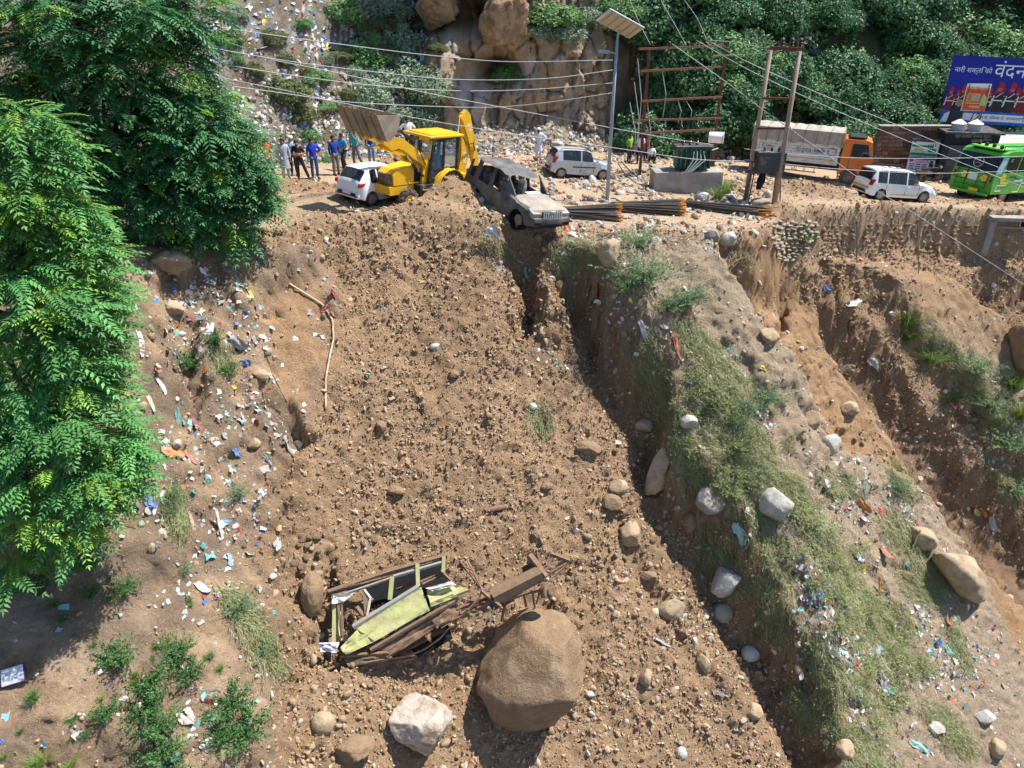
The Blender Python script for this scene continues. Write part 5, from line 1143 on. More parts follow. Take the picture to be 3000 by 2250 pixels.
def smooth_line(P, n=6):
    P = [Vector(p) for p in P]; out = []
    for i in range(len(P) - 1):
        a, b_, c, d = P[max(i - 1, 0)], P[i], P[i + 1], P[min(i + 2, len(P) - 1)]
        for t in np.linspace(0, 1, n, endpoint=False): out.append(.5 * ((2 * b_) + (c - a) * t + (2 * a - 5 * b_ + 4 * c - d) * t * t + (3 * b_ - a - 3 * c + d) * t ** 3))
    return out + [P[-1]]
for lab, pts in CABLES:
    b = MB(); b.tube(smooth_line([at_y(x, y, d) for x, y, d in pts]), .016 if 'thin' not in lab else .012, 6); o = b.build('overhead_cable', M_cable, smooth=True); tag(o, 'grey overhead ' + lab.replace('grey ', ''), 'cable', 'overhead cables')

# ---- dressed-stone wall, shop, hoardings
M_brickst = [mat('wall_stone_%d' % k, c, .9, var=.2, vscale=5, bump=.6, bscale=25) for k, c in enumerate(((.16, .095, .068), (.20, .125, .09), (.13, .078, .058), (.24, .16, .12)))]
M_mortar = mat('old_mortar', (.12, .09, .07), .95, var=.2, bump=.4)
wa = on_road(2552, 500); wb_ = on_road(2775, 520); wdir = (wb_ - wa); wdir.z = 0; wl_ = wdir.length; wdir.normalize(); wh = height_to(wa.lerp(wb_, .6), 384) - wa.lerp(wb_, .6).z
sw = empty('stone_wall', wa, math.atan2(wdir.y, wdir.x), 'brown dressed-stone wall beside the shop', 'wall')
b = MB(); b.box((wl_ / 2, .2, wh / 2 - .3), (wl_, .34, wh + .5)); b.build('wall_core', M_mortar, sw)
rows_ = 11; bh = wh / rows_; bmesh_ = []
for k in range(4): q = MB(); q.box((0, 0, 0), (1, .1, 1), bev=.04); me_ = q.mesh('stone_block', M_brickst[k]); bmesh_.append(me_)
for r_ in range(rows_):
    x = -random.uniform(0, .3)
    while x < wl_:
        w_ = random.uniform(.36, .62); a = max(x, 0); c = min(x + w_, wl_)
        if c - a > .1: o = link('stone_block', random.choice(bmesh_), sw); o.location = ((a + c) / 2, .02 + random.uniform(-.015, .015), (r_ + .5) * bh - .35 * (1 - (a + c) / 2 / wl_) * 0); o.scale = (c - a - .03, .8, bh - .03)
        x += w_
b = MB(); b.box((wl_ / 2, .15, wh + .04), (wl_ + .1, .5, .08)); b.build('coping', M_conc, sw)
# shop
sa = on_road(2742, 528); sbv = on_road(2892, 545); sdir = sbv - sa; sdir.z = 0; sl = sdir.length; sdir.normalize(); sh = height_to(sa, 392) - sa.z
shop = empty('lock_up_shop', sa, math.atan2(sdir.y, sdir.x), 'dark blue-grey lock-up shop with a closed roller shutter', 'shop')
M_shop = mat('shop_paint', (.035, .045, .06), .6, var=.2, dust=DUSTC, dustamt=.06)
b = MB(); b.box((sl / 2, 2.0, sh / 2 - .15), (sl, 3.0, sh + .3)); b.build('shop_body', M_shop, shop)
for k in (0, 1): b = MB(); b.box((.2 + k * (sl - .4), .40, sh / 2), (.4, .2, sh)); b.build('side_pier', M_shop, shop)
b = MB(); b.box((sl / 2, .30, sh - .25), (sl + .06, .12, .75)); b.build('sign_board', mat('sign_dark', (.02, .025, .035), .5), shop)
for k in range(16): b = MB(); b.box((sl / 2, .44, .08 + k * (sh - .75) / 16), (sl - .8, .05, (sh - .75) / 16 - .02), bev=.012); b.build('shutter_slat', mat('shutter_grey', (.17, .18, .20), .5, metal=.3, var=.1), shop)
b = MB(); b.box((sl / 2, 1.6, sh + .06), (sl + .3, 3.4, .12)); b.build('roof_slab', mat('roof_slab_paint', (.06, .065, .075), .7, dust=DUSTC, dustamt=.2), shop)
put_text('श्री ज्वाला जनरल स्टोर', .26, mat('sign_letters', (.45, .45, .43), .6), shop, (sl / 2, .232, sh - .16), (1, 0, 0), (0, 0, 1), sx=.9); put_text('कुल्लू', .2, mat('sign_letters', (.45, .45, .43)), shop, (sl / 2 + .2, .232, sh - .45), (1, 0, 0), (0, 0, 1))
for k, px in enumerate((2800, 2845)):
    q = Vector((.75 + k * .98, .75, sh + .12)); tk = empty('roof_tank', shop.matrix_basis @ q, 0, ('pale conical-topped water tank nearer the stone wall on the shop roof', 'pale conical-topped water tank farther from the stone wall on the shop roof')[k], 'tank', 'tanks on the shop roof')
    tk.location = sa + sdir * q.x + Vector((-sdir.y, sdir.x, 0)) * q.y + Vector((0, 0, q.z))
    b = MB(); b.lathe((0, 0, 0), (0, 0, 1), [(0, .001), (0, .40), (.42, .42)], 10); b.build('tank_body', mat('tank_grey', (.42, .42, .40), .6, dust=DUSTC, dustamt=.15), tk, auto=40); b = MB(); b.lathe((0, 0, .42), (0, 0, 1), [(0, .46), (.22, .1), (.25, .001)], 10); b.build('tank_lid', mat('tank_white', (.62, .62, .60), .6), tk, auto=30)
b = MB(); b.box((0, 0, 0), (5., 3.2, .1), rot=(.10, 0, 0)); o = b.build('tin_roof', mat('tin_roof_grey', (.42, .40, .37), .6, var=.2, dust=DUSTC, dustamt=.2)); o.location = sa + sdir * (sl + 2.6) + Vector((-sdir.y, sdir.x, 0)) * 1.8 + Vector((0, 0, 2.35)); o.rotation_euler = shop.rotation_euler; tag(o, 'grey sheet roof of the shed behind the bus', 'roof')
# print on boards: pieces of flat colour set a few mm proud of each other
_flatm = {}
def ink(c, rough=.55): return mat('ink_%d_%d_%d' % tuple(int(x * 255) for x in c), c, rough, var=.04)
def board_xf(p0, xd, up): 
    X = Vector(xd).normalized(); U = Vector(up).normalized(); N_ = X.cross(U).normalized(); return lambda u, v, d=0.: Vector(p0) + X * u + U * v + N_ * d
class Board:
    """a flat printed board; (u,v) metres from the lower left corner"""
    def __init__(s, root, xd=(1, 0, 0), up=(0, 0, 1), o=(0, 0, 0)): s.root = root; s.f = board_xf(o, xd, up); s.xd = xd; s.up = up; s.lay = 0
    def poly(s, pts, c, name, d): b = MB(); b.quad(*[s.f(u, v, d) for u, v in pts]); return b.build(name, ink(c), s.root)
    def rect(s, u0, v0, u1, v1, c, name, d): return s.poly([(u0, v0), (u1, v0), (u1, v1), (u0, v1)], c, name, d)
    def text(s, t, u, v, size, c, d, sx=1., shear=0, name='lettering'): return put_text(t, size, ink(c), s.root, s.f(u, v, d), s.xd, s.up, name, .002, sx, shear)
bl = at_y(2751, 356, 52.); bxd = Vector((1, -.20, -.03)).normalized(); bwid = 10.5; bht = height_to(bl, 162) - bl.z
bb = empty('billboard', bl, 0, 'huge blue billboard with Hindi lettering and marching women in uniform', 'billboard')
B1 = Board(bb, bxd, (0, .06, 1))
b = MB(); q = [B1.f(0, 0, -.08), B1.f(bwid, 0, -.08), B1.f(bwid, bht, -.08), B1.f(0, bht, -.08)]; b.quad(*q); b.build('board_back', M_dgrey, bb)
B1.rect(0, .0, bwid, bht, (.010, .022, .30), 'blue_print', 0)
B1.rect(0, 0, bwid, bht * .20, (.02, .10, .46), 'blue_band', .006); B1.rect(1.35, bht * .045, 5.4, bht * .155, (.72, .72, .74), 'white_ribbon', .012)
B1.poly([(5.4, bht * .045), (5.4, bht * .155), (5.75, bht * .10)], (.72, .72, .74), 'ribbon_arrow', .012)
for k in range(3): B1.text('❯', 5.05 + k * .2, bht * .10, .42, (.02, .10, .46), .02) if False else B1.poly([(4.95 + k * .22, bht * .05), (5.0 + k * .22, bht * .05), (5.14 + k * .22, bht * .10), (5.0 + k * .22, bht * .15), (4.95 + k * .22, bht * .15), (5.09 + k * .22, bht * .10)], (.02, .10, .46), 'chevron', .018)
B1.text('12', 2.05, bht * .10, .62, (.01, .01, .02), .02, shear=.2); B1.text('साल के, विकास के, जनकल्याण के', 3.75, bht * .10, .26, (.01, .012, .05), .02, sx=.95)
B1.text('नारी शक्ति को', 1.35, bht * .79, .42, (.78, .78, .80), .02); B1.text('वंदन', 3.55, bht * .80, 1.15, (.80, .80, .82), .02, sx=1.0)
B1.rect(4.75, bht * .885, 5.6, bht * .893, (.78, .78, .80), 'rule', .02); B1.text('सेना में महिला', 5.6, bht * .79, .38, (.78, .78, .80), .02); B1.text('जिला स्थायी', 5.45, bht * .70, .36, (.78, .78, .80), .02)
_r = random.Random(3)
for rw, (v0, s_, n_) in enumerate(((bht * .21, .62, 30), (bht * .20, .85, 22), (bht * .19, 1.05, 14))):
    for k in range(n_):
        u = .25 + k * (bwid - .4) / n_ + _r.uniform(-.1, .1); h_ = bht * .42 * s_ * (.75 + .25 * min(1, u / 3)); d = .014 + rw * .016
        sol = empty('printed_marcher', (0, 0, 0)); sol.parent = bb; S = Board(sol, bxd, (0, .06, 1)); w_ = h_ * .14
        S.poly([(u - w_, v0), (u + w_, v0), (u + w_ * 1.25, v0 + h_ * .62), (u - w_ * 1.25, v0 + h_ * .62)], (.02, .022, .028) if k % 3 else (.16, .012, .03), 'tunic', d)
        S.poly([(u - w_ * 1.2, v0 + h_ * .62), (u + w_ * 1.2, v0 + h_ * .62), (u + w_ * .5, v0 + h_ * .70), (u - w_ * .5, v0 + h_ * .70)], (.20, .02, .035), 'collar', d + .003)
        S.poly([(u - w_ * .8, v0 + h_ * .50), (u - w_ * .5, v0 + h_ * .50), (u + w_ * .9, v0 + h_ * .66), (u + w_ * .6, v0 + h_ * .66)], (.66, .64, .62), 'sash', d + .004); S.rect(u - w_ * 1.1, v0 + h_ * .38, u + w_ * 1.1, v0 + h_ * .42, (.66, .64, .62), 'belt', d + .004)
        S.poly([(u - w_ * 1.6, v0 + h_ * .2), (u - w_ * 1.3, v0 + h_ * .2), (u - w_ * .9, v0 + h_ * .55), (u - w_ * 1.2, v0 + h_ * .58)], (.62, .58, .55), 'glove', d + .005)
        S.poly([(u + w_ * .55 * math.cos(a), v0 + h_ * (.78 + .075 * math.sin(a))) for a in np.linspace(0, 2 * PI, 9)[:-1]], (.30, .17, .11), 'face', d + .005)
        S.poly([(u - w_ * .7, v0 + h_ * .82), (u + w_ * .7, v0 + h_ * .82), (u + w_ * .9, v0 + h_ * .97), (u, v0 + h_ * 1.05), (u - w_ * .6, v0 + h_ * .98)], (.42, .012, .035), 'plume_hat', d + .008)
B1.poly([(.45, .0), (1.3, .0), (1.35, bht * .17), (.95, bht * .27), (.55, bht * .20)], (.03, .03, .045), 'printed_portrait', .07); B1.poly([(.95 + .18 * math.cos(a), bht * .30 + .24 * math.sin(a)) for a in np.linspace(0, 2 * PI, 11)[:-1]], (.34, .22, .16), 'portrait_head', .073); B1.poly([(0, 0), (.42, 0), (.5, bht * .17), (.2, bht * .13)], (.7, .71, .73), 'white_corner', .072)
for u in (.9, 3.4, 5.9, 8.4): b = MB(); a = B1.f(u, bht * .5, -.25); b.bar(tuple(a), (a.x, a.y + .1, -3.4 - bl.z * 0 - bl.z - 7.5), .14, .14); b.build('support_post', M_rust, bb)
# orange poster on its own poles in front of the billboard
ol = at_y(2818, 322, 50.6); oh = height_to(ol, 246) - ol.z; op = empty('orange_poster', ol, 0, 'orange poster on two thin poles in front of the billboard', 'poster'); O1 = Board(op, (1, -.15, -.03), (0, .05, 1)); ow = 1.36
b = MB(); b.box(tuple(O1.f(ow / 2, oh / 2, -.04)), (ow + .08, .04, oh + .08), rot=(0, 0, -.15)); b.build('frame', M_whitepaint, op)
O1.rect(0, 0, ow, oh, (.62, .085, .02), 'orange_print', 0.01); O1.rect(.12, oh * .34, ow * .66, oh * .66, (.66, .30, .05), 'inset', .014)
for k in range(3): O1.rect(.2 + k * .26, oh * .38, .38 + k * .26, oh * .60, ((.25, .2, .2), (.5, .35, .25), (.3, .4, .55))[k], 'inset_picture', .018)
O1.text('आपका स्वागत', ow * .5, oh * .86, .26, (.8, .72, .68), .018, sx=.9); O1.text('धन्यवाद', ow * .5, oh * .14, .22, (.8, .72, .68), .018); O1.rect(.1, oh * .26, ow * .7, oh * .29, (.75, .5, .2), 'rule', .016); O1.poly([(ow * .72, oh * .2), (ow * .98, oh * .2), (ow * .95, oh * .5), (ow * .8, oh * .66), (ow * .72, oh * .48)], (.45, .5, .2), 'printed_figure', .018)
for u in (.1, ow - .1): b = MB(); a = O1.f(u, 0, -.06); b.bar(tuple(a + Vector((0, 0, oh))), tuple(a + Vector((0, 0, -3.0))), .05, .05); b.build('pole', M_rust, op)
# two printed sheets against the wall
def sheet(pxs, dist, name, label, parts, back):
    """pxs: lower left, lower right, upper left pixels"""
    a = on_road(*pxs[0]) if dist is None else at_y(*pxs[0], dist); b_ = at_y(*pxs[1], a.y - .1); w_ = (b_ - a).length; xd = (b_ - a).normalized(); zt_ = height_to(a, pxs[2][1]); h_ = zt_ - a.z
    r_ = empty(name, a, 0, label, 'poster'); S = Board(r_, xd, (0, .04, 1)); q = MB(); q.box(tuple(S.f(w_ / 2, h_ / 2, -.03)), (w_ + .04, .03, h_ + .04), rot=(0, 0, math.atan2(xd.y, xd.x))); q.build('backing', M_dgrey, r_); S.rect(0, 0, w_, h_, back, 'print', 0); parts(S, w_, h_); return r_
def green_sheet(S, w, h):
    S.rect(.02, h * .54, w * .8, h * .66, (.02, .22, .09), 'green_bar', .006); S.rect(.02, h * .06, w - .02, h * .2, (.02, .26, .12), 'green_foot', .006); S.rect(w * .62, h * .28, w * .92, h * .5, (.03, .30, .16), 'green_box', .006); S.rect(w * .12, h * .34, w * .45, h * .46, (.45, .55, .05), 'lime_button', .006)
    S.text('Community Dental', w * .55, h * .90, .16, (.05, .08, .1), .01, sx=.85); [S.rect(w * (.6 + .08 * k), h * .62, w * (.63 + .08 * k), h * (.72 + .02 * k), (.03, .1, .12), 'printed_figure', .008) for k in range(4)]; S.poly([(.06, h * .8), (.3, h * .95), (.24, h * .78)], (.02, .2, .1), 'logo', .008); [S.rect(.05, h * (.22 + .04 * k), w * .55, h * (.235 + .04 * k), (.2, .25, .3), 'text_line', .006) for k in range(3)]
def lilac_sheet(S, w, h):
    S.text('CAREERS', w * .5, h * .88, .2, (.08, .06, .3), .01); S.text('FOUNDATION', w * .55, h * .72, .2, (.55, .02, .06), .01); S.rect(w * .35, h * .02, w * .82, h * .2, (.55, .25, .08), 'book_row', .006); S.poly([(w * .78, h * .45), (w * .96, h * .45), (w * .9, h * .85), (w * .83, h * .85)], (.03, .03, .1), 'printed_figure', .006)
    for k in range(3):
        for j in range(3): S.rect(w * (.08 + .23 * k), h * (.26 + .13 * j), w * (.26 + .23 * k), h * (.34 + .13 * j), (.12, .14, .4), 'text_block', .006)
    S.poly([(w * .12 + .13 * math.cos(a), h * .8 + .13 * math.sin(a)) for a in np.linspace(0, 2 * PI, 13)[:-1]], (.1, .12, .4), 'round_logo', .006)
sheet([(2652, 505), (2731, 512), (2657, 458)], wa.lerp(wb_, .5).y - 1.3, 'lilac_poster', 'white and lilac course poster below the green one', lilac_sheet, (.60, .60, .74))
sheet([(2664, 456), (2744, 462), (2675, 406)], wa.lerp(wb_, .5).y - 1.0, 'green_poster', 'white and green advertising board leaning on the stone wall', green_sheet, (.66, .72, .72))
# parked motorbike behind the taxi
mb = empty('motorbike', rd(2722, 534), .25, 'dark motorbike parked in front of the shop shutter', 'motorbike')
for x in (-.6, .62): wheel(mb, (x, 0, .3), .3, .1, side=1, spokes=6)
b = MB(); b.tube([(-.6, 0, .3), (-.1, 0, .45), (.35, 0, .75), (.62, 0, .3)], .04, 8); b.build('bike_frame', M_blk, mb); b = MB(); b.box((.12, 0, .8), (.5, .26, .24), bev=.08); b.build('fuel_tank', M_blk, mb, auto=40); b = MB(); b.box((-.4, 0, .82), (.65, .25, .1), bev=.04); b.build('seat', M_char, mb, auto=40); b = MB(); b.tube([(.4, -.36, 1.05), (.42, 0, .98), (.4, .36, 1.05)], .02, 6); b.build('handlebar', M_chrome, mb); b = MB(); b.lathe((.55, 0, .9), (1, 0, 0), [(0, .09), (.06, .1), (.08, .001)], 12); b.build('headlamp', M_lamp, mb)

# ---- masonry retaining wall under the far road
M_wst = [mat('muddy_wall_stone_%d' % k, c, .95, var=.2, vscale=4, bump=.7, bscale=22, spec=.1) for k, c in enumerate(((.27, .185, .115), (.31, .215, .14), (.24, .165, .105)))]
rw = empty('retaining_wall', (0, 0, 0), 0, 'mud-caked dry stone retaining wall holding up the road', 'wall')
_q = [MB().add(*[list(map(tuple, W)) if i == 0 else [tuple(f) for f in W] for i, W in enumerate(rock_shape(2, 60 + k, .15, (1, .35, 1), 6))]).mesh('wall_stone', M_wst[k % 3], smooth=True) for k in range(6)]
panels = [(2400, 655, 2495, 815), (2530, 650, 2680, 830), (2700, 655, 2860, 800)]
def wall_pt(px, py):
    x_, y_ = None, None; p, n = hit(px, py); return p, n
ns = 0
for (a, b_, c, d) in panels:
    y = b_ + 8
    while y < d:
        x = a + random.uniform(-4, 8)
        while x < c:
            w_ = random.uniform(15, 27)
            if random.random() < .72 and ns < 290:
                p, n = wall_pt(x + w_ / 2, y)
                if n.z < .8:
                    o = link('wall_stone', random.choice(_q), rw); dep = p.y * math.cos(PITCH) - p.z * math.sin(PITCH); o.location = p - n * .02; o.scale = (w_ / F * dep * .55, .22, random.uniform(9, 13) / F * dep * .55)
                    yw = math.atan2(n.x, -n.y); o.rotation_euler = (random.uniform(-.15, .15), random.uniform(-.15, .15), yw + random.uniform(-.12, .12)); ns += 1
            x += w_ * .95
        y += 12.5
for px in (2510, 2690):
    top, n0 = hit(px, 648); bot, n1 = hit(px, 800); b = MB(); b.bar(tuple(top + n0 * .02), tuple(bot + n1 * .02), .05, .04); b.build('crevice_strip', mat('dark_joint', (.06, .045, .035), .95), rw)  # dark strip paints the shade of a vertical crevice
# light grey dry wall fragment at its broken end
fw = empty('broken_dry_wall', (0, 0, 0), 0, 'pale grey broken dry stone wall at the edge of the slip', 'wall')
_q2 = [MB().add(*[list(map(tuple, W)) if i == 0 else [tuple(f) for f in W] for i, W in enumerate(rock_shape(2, 80 + k, .18, (1, .6, .8), 7))]).mesh('wall_stone', (M_rk_grey, M_rk_grey, M_rk_tan)[k % 3], smooth=True) for k in range(6)]
y = 652
while y < 765:
    x0_ = 2252 + max(0, (y - 700)) * .3 + random.uniform(0, 8); x1_ = 2385 - max(0, y - 690) * .9; x = x0_
    while x < x1_:
        w_ = random.uniform(12, 24); p, n = hit(x + w_ / 2, y + random.uniform(-4, 4)); o = link('wall_stone', random.choice(_q2), fw); dep = p.y * math.cos(PITCH) - p.z * math.sin(PITCH); s_ = w_ / F * dep * .56
        o.location = p + n * .02; o.scale = (s_, .3, random.uniform(8, 12) / F * dep * .62); o.rotation_euler = (random.uniform(-.2, .2), random.uniform(-.2, .2), random.uniform(-.2, .3)); x += w_ * .92
    y += 10
# culvert mouth at the far end of the wall
cv_ = hit(2935, 720)[0]; cu = empty('culvert', cv_, -.1, 'concrete culvert mouth with a dark opening below the road', 'culvert')
b = MB(); b.box((.2, -.05, 1.55), (2.6, .7, .2), bev=.03); b.build('top_slab', M_conc, cu, auto=40); b = MB(); b.box((-.95, .1, .4), (.35, .8, 2.2), bev=.04); b.build('side_wall', M_conc, cu, auto=40); b = MB(); b.box((.5, .42, .4), (2.6, .08, 2.1)); b.build('opening_shade_panel', mat('culvert_shade', (.012, .011, .010), .95), cu); b = MB(); b.tube([(-.7, .1, 1.0), (1.2, -.05, 1.02)], .07, 10); b.build('pipe', M_conc, cu)  # near-black panel stands in for the shade inside the culvert
# ---------------------------------------------------------------- wrecked bus on the slide
M_lime = mat('lime_bus_panel', (.40, .43, .16), .5, var=.12, vscale=2, dust=(.42, .36, .2), dustamt=.40, dscale=3, spec=.4, bump=.3, bscale=5)
M_limeb = mat('lime_bus_frame', (.36, .40, .18), .6, var=.2, dust=(.38, .29, .18), dustamt=.4, dscale=6)
M_wrust = mat('wreck_rust', (.14, .075, .048), .9, color2=(.26, .17, .115), vscale=6, bump=.5, bscale=30)
M_muddy = mat('mud_caked_metal', (.25, .17, .11), .95, color2=(.16, .105, .07), vscale=5, bump=.7, bscale=20)
M_alum = mat('aluminium_rail', (.45, .46, .46), .4, metal=.5, var=.1, dust=(.38, .29, .19), dustamt=.25)
M_pale = mat('torn_white_lining', (.66, .64, .62), .7, var=.1, dust=(.38, .29, .19), dustamt=.25)
WN = Vector((0.05, -.72, .70)).normalized(); WA = hit(1150, 1890)[0] + WN * .12
def Wp(px, py, w=0.): d = ray(px, py); return d * ((WA + WN * w).dot(WN) / d.dot(WN))
wreck = empty('wrecked_bus', WA, 0, 'crushed lime-green bus wreck with its rusty chassis sticking out', 'bus wreck')
LW = lambda v: tuple(Vector(v) - WA)
def zs(x, y): return (900 + x * .422, 1550 + y * .422)      # enlarged-view pixels
def wbar(a, b_, wa_, wb2, t, m, name, t2=None): q = MB(); q.bar(LW(Wp(*zs(*a), wa_)), LW(Wp(*zs(*b_), wb2)), t, t2 or t); return q.build(name, m, wreck)
def wsheet(poly, w, m, name, bend=.06, n=9, thick=.02, seed=0):
    """a dented sheet across four corners (enlarged-view pixels)"""
    r_ = np.random.default_rng(seed); P = [Wp(*zs(*p), w) for p in poly]; g = []; o = r_.uniform(0, 9)
    for i in range(n):
        row = []
        for j in range(n):
            s_, t = i / (n - 1), j / (n - 1); p = (P[0] * (1 - s_) + P[1] * s_) * (1 - t) + (P[3] * (1 - s_) + P[2] * s_) * t
            p = p + WN * (bend * float(fbm(s_ * 2 + o, t * 2, o, 3, .7))); row.append(LW(p))
        g.append(row)
    q = MB(); q.sheet(g); q.sheet([[tuple(Vector(c) - WN * thick) for c in r2] for r2 in g]); return q.build(name, m, wreck, auto=40)
wsheet([(190, 470), (960, 200), (985, 420), (240, 760)], .05, M_char, 'dark_interior_backing', .15, seed=1)  # near-black backing sheet stands in for the shade inside the shell
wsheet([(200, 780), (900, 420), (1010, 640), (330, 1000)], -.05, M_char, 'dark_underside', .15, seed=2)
for a, b_, w1, w2, t, m, nm in [((150, 440), (560, 300), .75, .75, .10, M_muddy, 'roof_rail'), ((560, 300), (970, 185), .75, .8, .10, M_muddy, 'roof_rail'), ((170, 480), (600, 335), .9, .9, .045, M_alum, 'inner_rail'), ((600, 330), (960, 225), .9, .95, .06, M_alum, 'inner_rail'),
        ((590, 330), (575, 490), .95, .95, .085, M_limeb, 'window_pillar'), ((765, 240), (770, 395), .95, .95, .085, M_limeb, 'window_pillar'), ((950, 190), (945, 300), .95, .95, .075, M_limeb, 'window_pillar'), ((395, 420), (415, 600), .95, .9, .09, M_muddy, 'window_pillar'),
        ((190, 470), (185, 790), .85, .85, .075, M_limeb, 'end_pillar'), ((215, 520), (240, 760), .9, .85, .05, M_muddy, 'end_pillar'), ((240, 500), (245, 740), .92, .9, .04, M_muddy, 'end_pillar'), ((320, 680), (775, 400), 1.02, 1.02, .09, M_alum, 'waist_rail'), ((790, 370), (985, 270), .7, .7, .06, M_wrust, 'roof_strut'), ((800, 385), (960, 310), .75, .75, .05, M_muddy, 'roof_strut'), ((620, 420), (790, 350), .5, .5, .05, M_wrust, 'roof_strut'),
        ((415, 600), (440, 480), 1.0, 1.0, .04, M_pale, 'bent_strip'), ((440, 480), (395, 420), 1.0, 1.0, .04, M_pale, 'bent_strip'), ((340, 540), (385, 600), 1.0, .9, .08, M_muddy, 'bent_strip'),
        ((230, 880), (560, 860), .85, .85, .06, M_wrust, 'sill_rail'), ((440, 840), (850, 600), .95, .95, .07, M_muddy, 'sill_rail'), ((850, 600), (1030, 500), .95, .9, .08, M_wrust, 'sill_rail'), ((300, 930), (560, 900), .5, .5, .05, M_wrust, 'floor_bearer'), ((350, 960), (620, 830), .4, .4, .07, M_muddy, 'floor_bearer'), ((560, 860), (800, 740), .45, .5, .08, M_wrust, 'floor_bearer'), ((650, 800), (790, 690), .6, .6, .12, M_muddy, 'floor_bearer'), ((700, 830), (960, 690), .3, .4, .07, M_wrust, 'floor_bearer'),
        ((180, 880), (215, 1000), .8, .5, .05, M_wrust, 'torn_strut'), ((215, 1000), (275, 1055), .5, .3, .045, M_wrust, 'torn_strut'), ((265, 900), (325, 1000), .8, .5, .045, M_wrust, 'torn_strut'), ((325, 990), (335, 1025), .5, .4, .04, M_wrust, 'torn_strut'), ((20, 1000), (180, 940), .4, .7, .03, M_muddy, 'torn_strut'),
        ((1000, 640), (1320, 480), .9, 1.05, .10, M_wrust, 'chassis_rail'), ((1040, 560), (1310, 440), .75, .9, .10, M_wrust, 'chassis_rail'), ((1290, 475), (1625, 305), 1.15, 1.2, .26, M_muddy, 'box_beam'), ((1340, 400), (1640, 260), .8, .9, .10, M_wrust, 'chassis_rail'), ((1600, 300), (1790, 210), 1.1, 1.15, .10, M_muddy, 'chassis_rail'), ((1640, 330), (1800, 240), 1.2, 1.2, .05, M_wrust, 'chassis_rail'),
        ((1540, 180), (1660, 330), 1.1, 1.2, .12, M_wrust, 'cross_member'), ((1600, 160), (1620, 250), 1.15, 1.1, .06, M_wrust, 'cross_member'), ((1730, 130), (1650, 300), 1.15, 1.2, .07, M_wrust, 'cross_member'), ((1690, 170), (1820, 220), 1.2, 1.2, .08, M_muddy, 'torn_panel'), ((1350, 500), (1600, 420), 1.0, 1.2, .06, M_wrust, 'axle_tube'), ((1560, 430), (1690, 400), 1.2, 1.25, .09, M_wrust, 'axle_tube'), ((1800, 250), (1700, 340), 1.2, 1.2, .035, M_wrust, 'torn_strut'),
        ((1060, 220), (1210, 410), 1.0, 1.2, .045, M_wrust, 'torn_strut'), ((1080, 250), (1100, 330), 1.0, 1.1, .03, M_wrust, 'torn_strut'), ((1110, 210), (1220, 430), 1.0, 1.25, .035, M_wrust, 'torn_strut'), ((1090, 260), (1160, 290), 1.05, 1.1, .03, M_wrust, 'torn_strut'), ((1130, 290), (1170, 340), 1.1, 1.1, .05, M_muddy, 'torn_strut'), ((1210, 430), (1345, 540), 1.25, 1.2, .06, M_wrust, 'torn_strut'), ((1210, 420), (1180, 540), 1.25, 1.1, .025, mat('red_hose', (.35, .06, .04), .7), 'red_hose'), ((1080, 600), (1200, 480), 1.0, 1.2, .05, M_wrust, 'torn_strut'), ((1060, 560), (1080, 650), 1.0, .9, .05, M_wrust, 'torn_strut'), ((1500, 440), (1520, 540), 1.1, .9, .04, M_wrust, 'hanging_strip'), ((1560, 430), (1580, 545), 1.1, .9, .035, M_muddy, 'hanging_strip'), ((1620, 420), (1590, 520), 1.2, 1.0, .03, M_wrust, 'hanging_strip'), ((1380, 470), (1350, 640), 1.0, .6, .05, M_wrust, 'hanging_strip'), ((1300, 540), (1270, 650), 1.1, .9, .02, M_pale, 'hanging_strip'), ((940, 300), (1000, 360), .8, .8, .05, M_muddy, 'roof_strut')]:
    wbar(a, b_, w1, w2, t * 1.35, m, nm)
wsheet([(240, 850), (790, 400), (850, 565), (290, 870)], 1.0, M_lime, 'lime_side_panel', .12, seed=3)
wsheet([(345, 690), (775, 410), (845, 560), (470, 780)], 1.03, M_lime, 'lime_side_panel', .10, seed=4)
wsheet([(230, 820), (345, 700), (470, 780), (265, 875)], 1.02, M_lime, 'lime_corner_panel', .16, seed=5)
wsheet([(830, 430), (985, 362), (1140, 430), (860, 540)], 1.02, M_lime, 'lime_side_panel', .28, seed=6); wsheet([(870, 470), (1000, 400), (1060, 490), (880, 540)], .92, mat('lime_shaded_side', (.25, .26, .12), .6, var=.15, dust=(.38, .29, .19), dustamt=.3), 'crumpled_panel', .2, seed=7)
wsheet([(820, 410), (1000, 362), (1040, 390), (870, 430)], 1.12, M_pale, 'white_edge', .1, seed=8)
for k_, (pl4, w_, m_, nm) in enumerate([([(160, 425), (970, 178), (965, 222), (175, 470)], .8, M_muddy, 'roof_edge'), ([(165, 455), (255, 500), (250, 770), (180, 800)], .7, M_limeb, 'end_wall'), ([(240, 880), (560, 850), (600, 900), (290, 960)], .8, M_muddy, 'skirt_panel'), ([(480, 830), (850, 605), (900, 680), (560, 900)], .8, M_wrust, 'skirt_panel'), ([(840, 590), (1040, 490), (1060, 600), (900, 690)], .85, M_muddy, 'skirt_panel'), ([(300, 930), (700, 800), (760, 900), (380, 1010)], .35, M_wrust, 'floor_sheet'), ([(700, 820), (980, 660), (1010, 760), (780, 900)], .3, M_char, 'floor_sheet'), ([(1240, 500), (1420, 420), (1440, 500), (1290, 570)], .95, M_wrust, 'torn_floor'), ([(1480, 270), (1640, 190), (1680, 300), (1540, 380)], .95, M_wrust, 'axle_guard')]): wsheet(pl4, w_, m_, nm, .22, seed=30 + k_)
